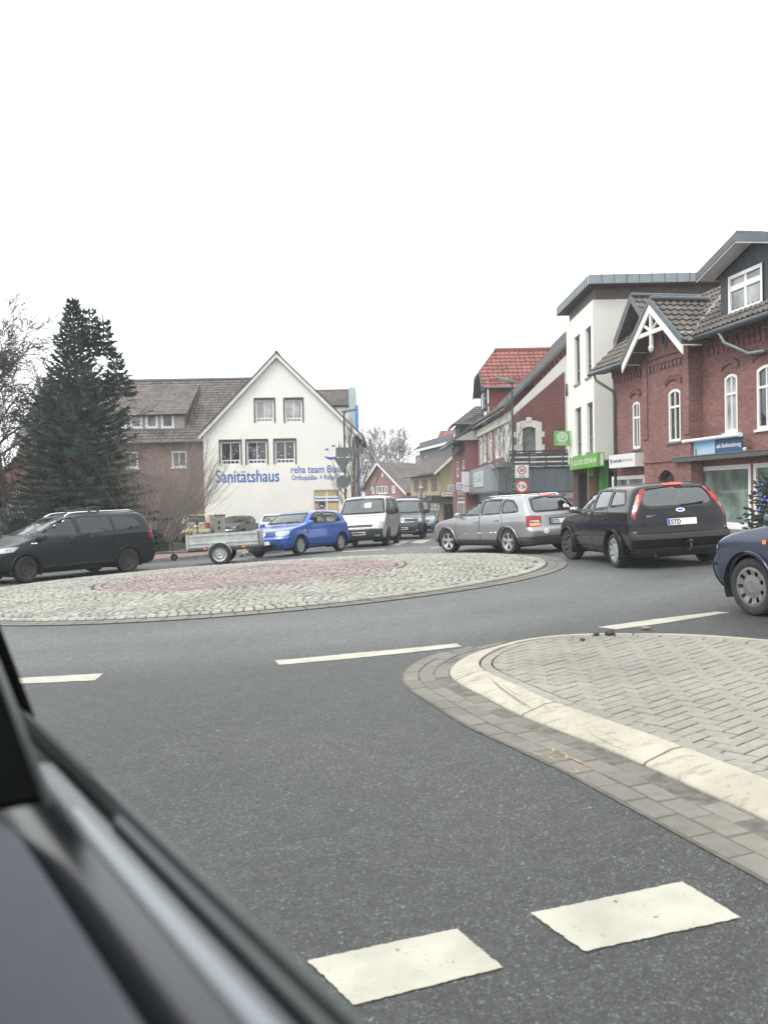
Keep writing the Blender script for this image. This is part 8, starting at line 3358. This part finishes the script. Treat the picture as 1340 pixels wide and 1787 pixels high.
mb = MB()
p = [W3.pt(u0, z0), W3.pt(um_ - .004, z0), W3.pt(um_ - .004, z1), W3.pt(u0, z1)]
q = [v - W3.n * .03 for v in p]
mb.add(p + q, [(0, 1, 2, 3), (7, 6, 5, 4), (0, 4, 5, 1), (1, 5, 6, 2), (2, 6, 7, 3), (3, 7, 4, 0)], 0, [(0, 0), (1, 0), (1, 1), (0, 1)] * 2)
mb.build('picture_panel', mat_landscape(), t)
mb = MB()
kx = (um_ - u0)
fn = lambda u, v, d: W3.pt(u, v, .005 + d)
mb.poly([fn(u0 + kx * a, z0 + (z1 - z0) * b, 0) for a, b in ((.08, .08), (.16, .08), (.15, .5), (.12, .62), (.09, .5))])
mb.build('tower_picture', mat('tower_dark', (.10, .09, .07), .6), t)
mb = MB(); W_ = u1 - um_; H_ = z1 - z0
add_text(mb, 'Baufinanzierung', fn, um_ + W_ * .27, z0 + H_ * .40, W_ * .68, H_ * .28, 0, .004)
for k, hh in enumerate((.10, .18, .14, .22, .12)):
    a_ = um_ + W_ * (.06 + .034 * k)
    mb.poly([fn(a_, z0 + H_ * .46, 0), fn(a_ + W_ * .026, z0 + H_ * .46, 0), fn(a_ + W_ * .026, z0 + H_ * (.46 + hh), 0), fn(a_, z0 + H_ * (.46 + hh), 0)])
mb.build('lettering', M_WSIGN, t)
W4 = W_TOWN.off(.42)
p0, p1 = W4.pt(*W4.uz(1193, 771)), W4.pt(*W4.uz(1290.5, 758))
p1.z = p0.z = (p0.z + p1.z) / 2
t = thing('awning_case', 'white rolled awning tube fixed above the landscape banner', 'awning', (p0 + p1) / 2)
mb = MB(); mb.tube([p0, p1], .055, 14); mb.build('tube', M_WSIGN, t, smooth=True, angle=40)
mb = MB()
for p in (p0, p1):
    d_ = (p1 - p0).normalized() * .04
    mb.tube([p - d_, p + d_], .066, 14)
mb.build('end_cap', M_WFRAME, t)
# slim canopy over the shop window
u0, zc0 = W_TOWN.uz(1201, 806)
mbc = W_TOWN.uz(1330, 795)
t = thing('shop_canopy', 'slim dark canopy running over the large shop window', 'canopy', W_TOWN.pt(u0 + 3, zc0))
mb = MB(); mb.obox(W_TOWN.pt(u0, zc0 - .02, .01), W_TOWN.u * 7, V((0, 0, .14)), W_TOWN.n * .55); mb.build('slab', mat('canopy_dark', (.07, .072, .07), .7), t)
mb = MB(); mb.obox(W_TOWN.pt(u0, zc0 + .122, .01), W_TOWN.u * 7, V((0, 0, .02)), W_TOWN.n * .57); mb.build('edge_trim', M_ZINC, t)
mb = MB(); p = W_TOWN.pt(W_TOWN.uz(1322, 793)[0], zc0 + .2, .4); mb.lathe([(.001, -.06), (.05, -.03), (.06, .03), (.001, .06)], Matrix.Translation(p), 10); mb.tube([p, p + V((0, 0, -.06))], .02, 5); mb.build('spot_lamp', M_WSIGN, t)

# signs on the pink, yellow and corner houses
M_SBLUE = mat('bank_blue', (.012, .03, .20), .4)


def bank_sign(label, x0, x1, yt, yb, y, plate=False):
    a, b = at(x0, yb, y), at(x1, yt, y)
    t = thing('hanging_sign', label, 'shop sign', ((a.x + b.x) / 2, y, a.z))
    w_, h_ = b.x - a.x, b.z - a.z
    mb = MB(); mb.rbox(((a.x + b.x) / 2, y, (a.z + b.z) / 2), (w_, .16, h_), .02); mb.build('panel', M_WSIGN, t)
    fn = lambda u, v, d: V((a.x + w_ * u, y - .084 - d, a.z + h_ * v))
    mb = MB()
    vs, tr = cdt([(.2, .2), (.8, .2), (.8, .8), (.2, .8)], [[(.28, .28), (.72, .28), (.72, .72), (.28, .72)]])
    mb.add([fn(u, v, 0) for u, v in vs], tr)
    mb.poly([fn(u, v, 0) for u, v in ((.34, .34), (.44, .34), (.66, .66), (.56, .66))])
    mb.build('emblem', M_SBLUE, t)
    mb = MB(); mb.tube([(b.x, y, (a.z + b.z) / 2), (b.x + .5, y, (a.z + b.z) / 2)], .03, 6); mb.build('bracket', M_ZINC, t)
    if plate:
        mb = MB(); mb.rbox(((a.x + b.x) / 2, y, a.z - .22), (w_ * .8, .1, .3), .02); mb.build('plate', mat('plate_pale', (.32, .30, .30), .5), t)


bank_sign('smaller square white sign with a blue slash emblem beside the yellow shop house', 781.5, 792.5, 846, 857, 66.0)
bank_sign('larger square white sign with a blue slash emblem on the pink house', 796.5, 809.5, 842, 855, 58.5, True)


def shop_board(label, pts, y, red, txt, rest):
    (x0, x1, yt, yb) = pts
    a, b = at(x0, yb, y), at(x1, yt, y)
    w_, h_ = b.x - a.x, b.z - a.z
    t = thing('shop_sign', label, 'shop sign', ((a.x + b.x) / 2, y, a.z))
    mb = MB(); mb.rbox(((a.x + b.x) / 2, y + .06, (a.z + b.z) / 2), (w_ + .1, .14, h_ + .1), .02); mb.build('frame', M_DARKF, t)
    mb = MB(); mb.rbox(((a.x + b.x) / 2, y, (a.z + b.z) / 2), (w_, .1, h_), .02); mb.build('panel', M_WSIGN, t)
    fn = lambda u, v, d: V((a.x + w_ * u, y - .054 - d, a.z + h_ * v))
    mb = MB(); add_text(mb, txt, fn, .08, .22, .34, .56, 0, .008); mb.build('lettering', M_RSIGN, t)
    if rest:
        mb = MB(); add_text(mb, rest, fn, .48, .28, .46, .40, 0, .008); mb.build('lettering', M_BLK, t)


shop_board('white sign with red letters projecting at the left of the yellow shop house', (729, 743, 861, 868.5), 73.0, 1, 'SP:', 'Kühn')
shop_board('wide white sign with red and black letters on the yellow gable wall', (770.5, 793, 859, 866.5), 70.9, 1, 'SP:', 'Kühn')
a = W_STREET
u0, z0, u1, z1 = a.rect(827.5, 843.5, 832, 857.5)
t = thing('shop_sign', 'pale panel with dark marks on the light grey street side fascia', 'shop sign', a.pt((u0 + u1) / 2, z0))
mb = MB(); mb.obox(a.pt(u0, z0 + .25, .008), a.u * (u1 - u0), V((0, 0, z1 - z0)), a.n * .04); mb.build('panel', mat('panel_pale', (.42, .44, .45), .5), t)
fn = lambda u, v, d: a.pt(u0 + (u1 - u0) * u, z0 + .25 + (z1 - z0) * v, .052 + d)
mb = MB()
for (x_, y_, w_, h_) in ((.10, .35, .35, .05), (.12, .52, .05, .22), (.22, .5, .04, .12), (.30, .5, .04, .2), (.55, .3, .06, .3), (.66, .3, .06, .25), (.78, .3, .06, .3), (.55, .68, .05, .16), (.7, .66, .05, .2)):
    mb.poly([fn(x_, y_, 0), fn(x_ + w_, y_, 0), fn(x_ + w_, y_ + h_, 0), fn(x_, y_ + h_, 0)])
mb.build('marks', M_GREYP, t)
e = a.pt(.15, 0, .25)
t = thing('light_box', 'narrow white light box at the left end of the light grey fascia', 'shop sign', (e.x, e.y, z0))
mb = MB(); mb.rbox((e.x, e.y - .2, (z0 + z1) / 2 + .2), (.5, .22, z1 - z0 + .5), .03); mb.build('box', M_WSIGN, t)
mb = MB(); mb.rbox((e.x, e.y - .2, z1 + .48), (.54, .26, .08), .02); mb.build('cap', M_ZINCD, t)
y = 44.2
p0, p1 = at(972, 879, y), at(1006, 859, y)
t = thing('shop_sign', 'pale shop board with slanted black letters under the dark grey fascia', 'shop sign', ((p0.x + p1.x) / 2, y, p0.z))
mb = MB(); mb.obox((p0.x, y, p0.z), (p1.x - p0.x, 0, 0), (0, .05, 0), (0, 0, p1.z - p0.z)); mb.build('panel', mat('board_mauve', (.30, .28, .29), .5), t)
mb = MB(); w_, h_ = p1.x - p0.x, p1.z - p0.z
fn2 = lambda u, v, d: V((p0.x + w_ * u, y - .004 - d, p0.z + h_ * v))
add_text(mb, 'ENS', fn2, .42, .14, .50, .36, 0, .008, .15); mb.build('lettering', M_BLK, t); mb = MB(); add_text(mb, 'FF', fn2, .08, .6, .36, .3, 0, .008, .15); mb.build('lettering', M_BLK, t)

# ---- small dirt on the island rim
for (px_, py_, s_, lb, m_) in ((1064, 1107, .05, 'largest dark clod of earth on the far rim of the paved island', M_EARTH), (1040, 1108, .03, 'small dark clod of earth left of the largest one on the island rim', M_EARTH),
                               (1016, 1117, .022, 'tiny clod of earth on the pavers near the island nose', M_EARTH), (1127, 1097, .05, 'pale dry leaf lying on the road behind the paved island', mat('dry_leaf', (.20, .16, .11), .8))):
    p = ong(px_, py_, .07 if py_ > 1100 else .01)
    rr = random.Random(px_)
    bm = bmesh.new(); bmesh.ops.create_icosphere(bm, subdivisions=2, radius=s_)
    for v in bm.verts:
        v.co *= rr.uniform(.7, 1.25)
        v.co.z *= .55 if m_ is M_EARTH else .12
    bm.verts.index_update()
    mb = MB(); mb.add([v.co + p + V((0, 0, s_ * .25)) for v in bm.verts], [[v.index for v in f.verts] for f in bm.faces]); bm.free()
    tag(mb.build('dirt_clod' if m_ is M_EARTH else 'dry_leaf', m_), lb, 'dirt' if m_ is M_EARTH else 'leaf')

# ================================================================== the car the picture was taken from: its right front door
HD = V((-.545, .839, 0)).normalized()
ND = V((HD.y, -HD.x, 0))
CP = V((0, 0, CAMZ))


def cp(s, a, drop):
    return CP + HD * s + ND * a - V((0, 0, drop))


t = thing('own_car', 'car the picture is taken from, its dark door sill close in the bottom left corner', 'car', cp(.4, .2, 1.2))


def extrude(name, prof, s0, s1, m, smooth=True, ang=35, n_=10, closed=True):
    mb = MB()
    k = len(prof)
    for i in range(n_ + 1):
        s = s0 + (s1 - s0) * i / n_
        for (a, d) in prof:
            mb.v.append(tuple(cp(s, a, d)))
    for i in range(n_):
        for j in range(k if closed else k - 1):
            j2 = (j + 1) % k
            mb.f.append([i * k + j, i * k + j2, (i + 1) * k + j2, (i + 1) * k + j]); mb.m.append(0); mb.uv.append(None)
    if closed:
        mb.f += [[j for j in range(k)], [n_ * k + j for j in reversed(range(k))]]; mb.m += [0, 0]; mb.uv += [None, None]
    return mb.build(name, m, t, smooth=smooth, angle=ang)


M_D1 = mat('door_rubber', (.012, .015, .017), .55, var=.2, scale=20, spec=.2)
M_D2 = mat('door_trim_satin', (.024, .028, .031), .26, var=.15, scale=10, spec=.8)
M_D3 = mat('door_card', (.085, .09, .105), .8, var=.05, scale=60, bump=.2, bscale=500)
M_D4 = mat('door_black', (.004, .0045, .005), .95, spec=.05)  # plain black of the sail, pillar trim and floor
circle = lambda ca, cd, r, n_=20, f=1.0: [(ca + r * math.cos(2 * PI * i / n_), cd + r * f * math.sin(2 * PI * i / n_)) for i in range(n_)]
extrude('outer_seal', [(.200, .30), (.1965, .234), (.1925, .2225), (.184, .219), (.1785, .223), (.178, .245), (.185, .30)], -.35, 1.02, M_D1)
extrude('sill_trim', [(.126, .262), (.127, .252), (.133, .242), (.146, .2305), (.156, .2245), (.164, .2235), (.173, .2255), (.180, .2290), (.185, .2310), (.186, .262)], -.35, .80, M_D2)
extrude('sill_edge', circle(.1770, .2225, .0030, 10), -.35, .62, mat('door_seal_grey', (.10, .12, .115), .5))
extrude('sill_edge', circle(.1865, .2190, .0022, 10), .30, .72, mat('door_seal_grey', (.10, .12, .115), .5))
extrude('sill_base', [(.190, .231), (.176, .2335), (.170, .262), (.116, .262), (.116, .32), (.196, .32)], -.35, 1.02, mat('door_sill_grey', (.06, .068, .07), .5))
extrude('sill_highlight', circle(.1575, .2255, .0062, 14, .75), -.35, .66, mat('door_painted_highlight', (.30, .33, .34), .42, .6, var=.05))  # pale strip added to stand for the highlight along the sill trim
# door card with a rounded front end
mb = MB()
prof = [(.1165, .30), (.1165, .232), (.113, .220), (.105, .2145), (.06, .222), (.01, .235), (-.02, .26), (-.03, .32), (-.035, .70)]
n_ = 22
for i in range(n_ + 1):
    s = -.35 + 1.12 * i / n_
    k = max(0.0, (s - .60) / .17)
    for (a, d) in prof:
        mb.v.append(tuple(cp(s, a - .012 * k ** 2, d + .035 * k ** 2.4)))
k_ = len(prof)
for i in range(n_):
    for j in range(k_ - 1):
        mb.f.append([i * k_ + j, i * k_ + j + 1, (i + 1) * k_ + j + 1, (i + 1) * k_ + j]); mb.m.append(0); mb.uv.append(None)
mb.f.append([n_ * k_ + j for j in range(k_)]); mb.m.append(0); mb.uv.append(None)
mb.build('door_card', M_D3, t, smooth=True, angle=50)
# outer skin and lower edge
extrude('door_skin', [(.205, .26), (.225, .36), (.232, .6), (.222, .85), (.18, .95), (.17, .95), (.19, .6), (.196, .30)], -.35, 1.5, paint('van_grey', (.05, .055, .06), .3, .35))
# mirror sail in the window corner and the pillar trim in front of it
mb = MB(); mb.prism([cp(s, .1925, d) for s, d in ((.985, .224), (1.155, .158), (1.50, .03), (1.7, .03), (1.6, .32), (.985, .32))], ND * .004)
mb.build('mirror_sail', M_D4, t)
mb = MB(); mb.prism([cp(s, .135, d) for s, d in ((.655, .207), (.78, .164), (1.1, .055), (1.4, .055), (1.4, .213), (.66, .213))], -ND * .03)
mb.build('pillar_trim', M_D4, t)
mb = MB(); mb.tube([cp(.645, .137, .212), cp(.77, .137, .166), cp(1.1, .137, .052)], .0035, 8)
mb.build('pillar_edge', mat('door_seal_dull', (.045, .05, .05), .5), t, smooth=True)
# roof lining, rear and far side of the cabin, out of the picture
M_LIN = mat('roof_lining', (.12, .12, .115), .9)
extrude('roof', [(.16, -.46), (.10, -.56), (-1.2, -.58), (-1.3, -.46), (-1.2, -.53), (.08, -.51)], -1.1, .95, M_LIN)
extrude('rear_wall', [(.20, -.46), (-1.3, -.46), (-1.3, .75), (.20, .75)], -1.15, -.8, M_LIN)
extrude('far_door', [(-1.3, .18), (-1.24, .18), (-1.24, .75), (-1.3, .75)], -.8, 1.1, M_LIN)
extrude('floor', [(.2, .95), (-1.3, .95), (-1.3, 1.0), (.2, 1.0)], -1.1, 1.4, M_D4)

# ================================================================== damp winter air
mb = MB()
mb.obox((-420, -70, -16), (840, 0, 0), (0, 800, 0), (0, 0, 40))
hz = mb.build('haze', None)
hz.data.materials.clear()
m = bpy.data.materials.new('haze')
m.use_nodes = True
m.node_tree.nodes.clear()
out = N(m.node_tree, 'ShaderNodeOutputMaterial')
pv = N(m.node_tree, 'ShaderNodeVolumePrincipled')
pv.inputs['Color'].default_value = (.93, .96, .97, 1)
pv.inputs['Density'].default_value = 0.0010
L(m.node_tree, pv.outputs[0], out.inputs['Volume'])
hz.data.materials.append(m)
hz['kind'] = 'stuff'
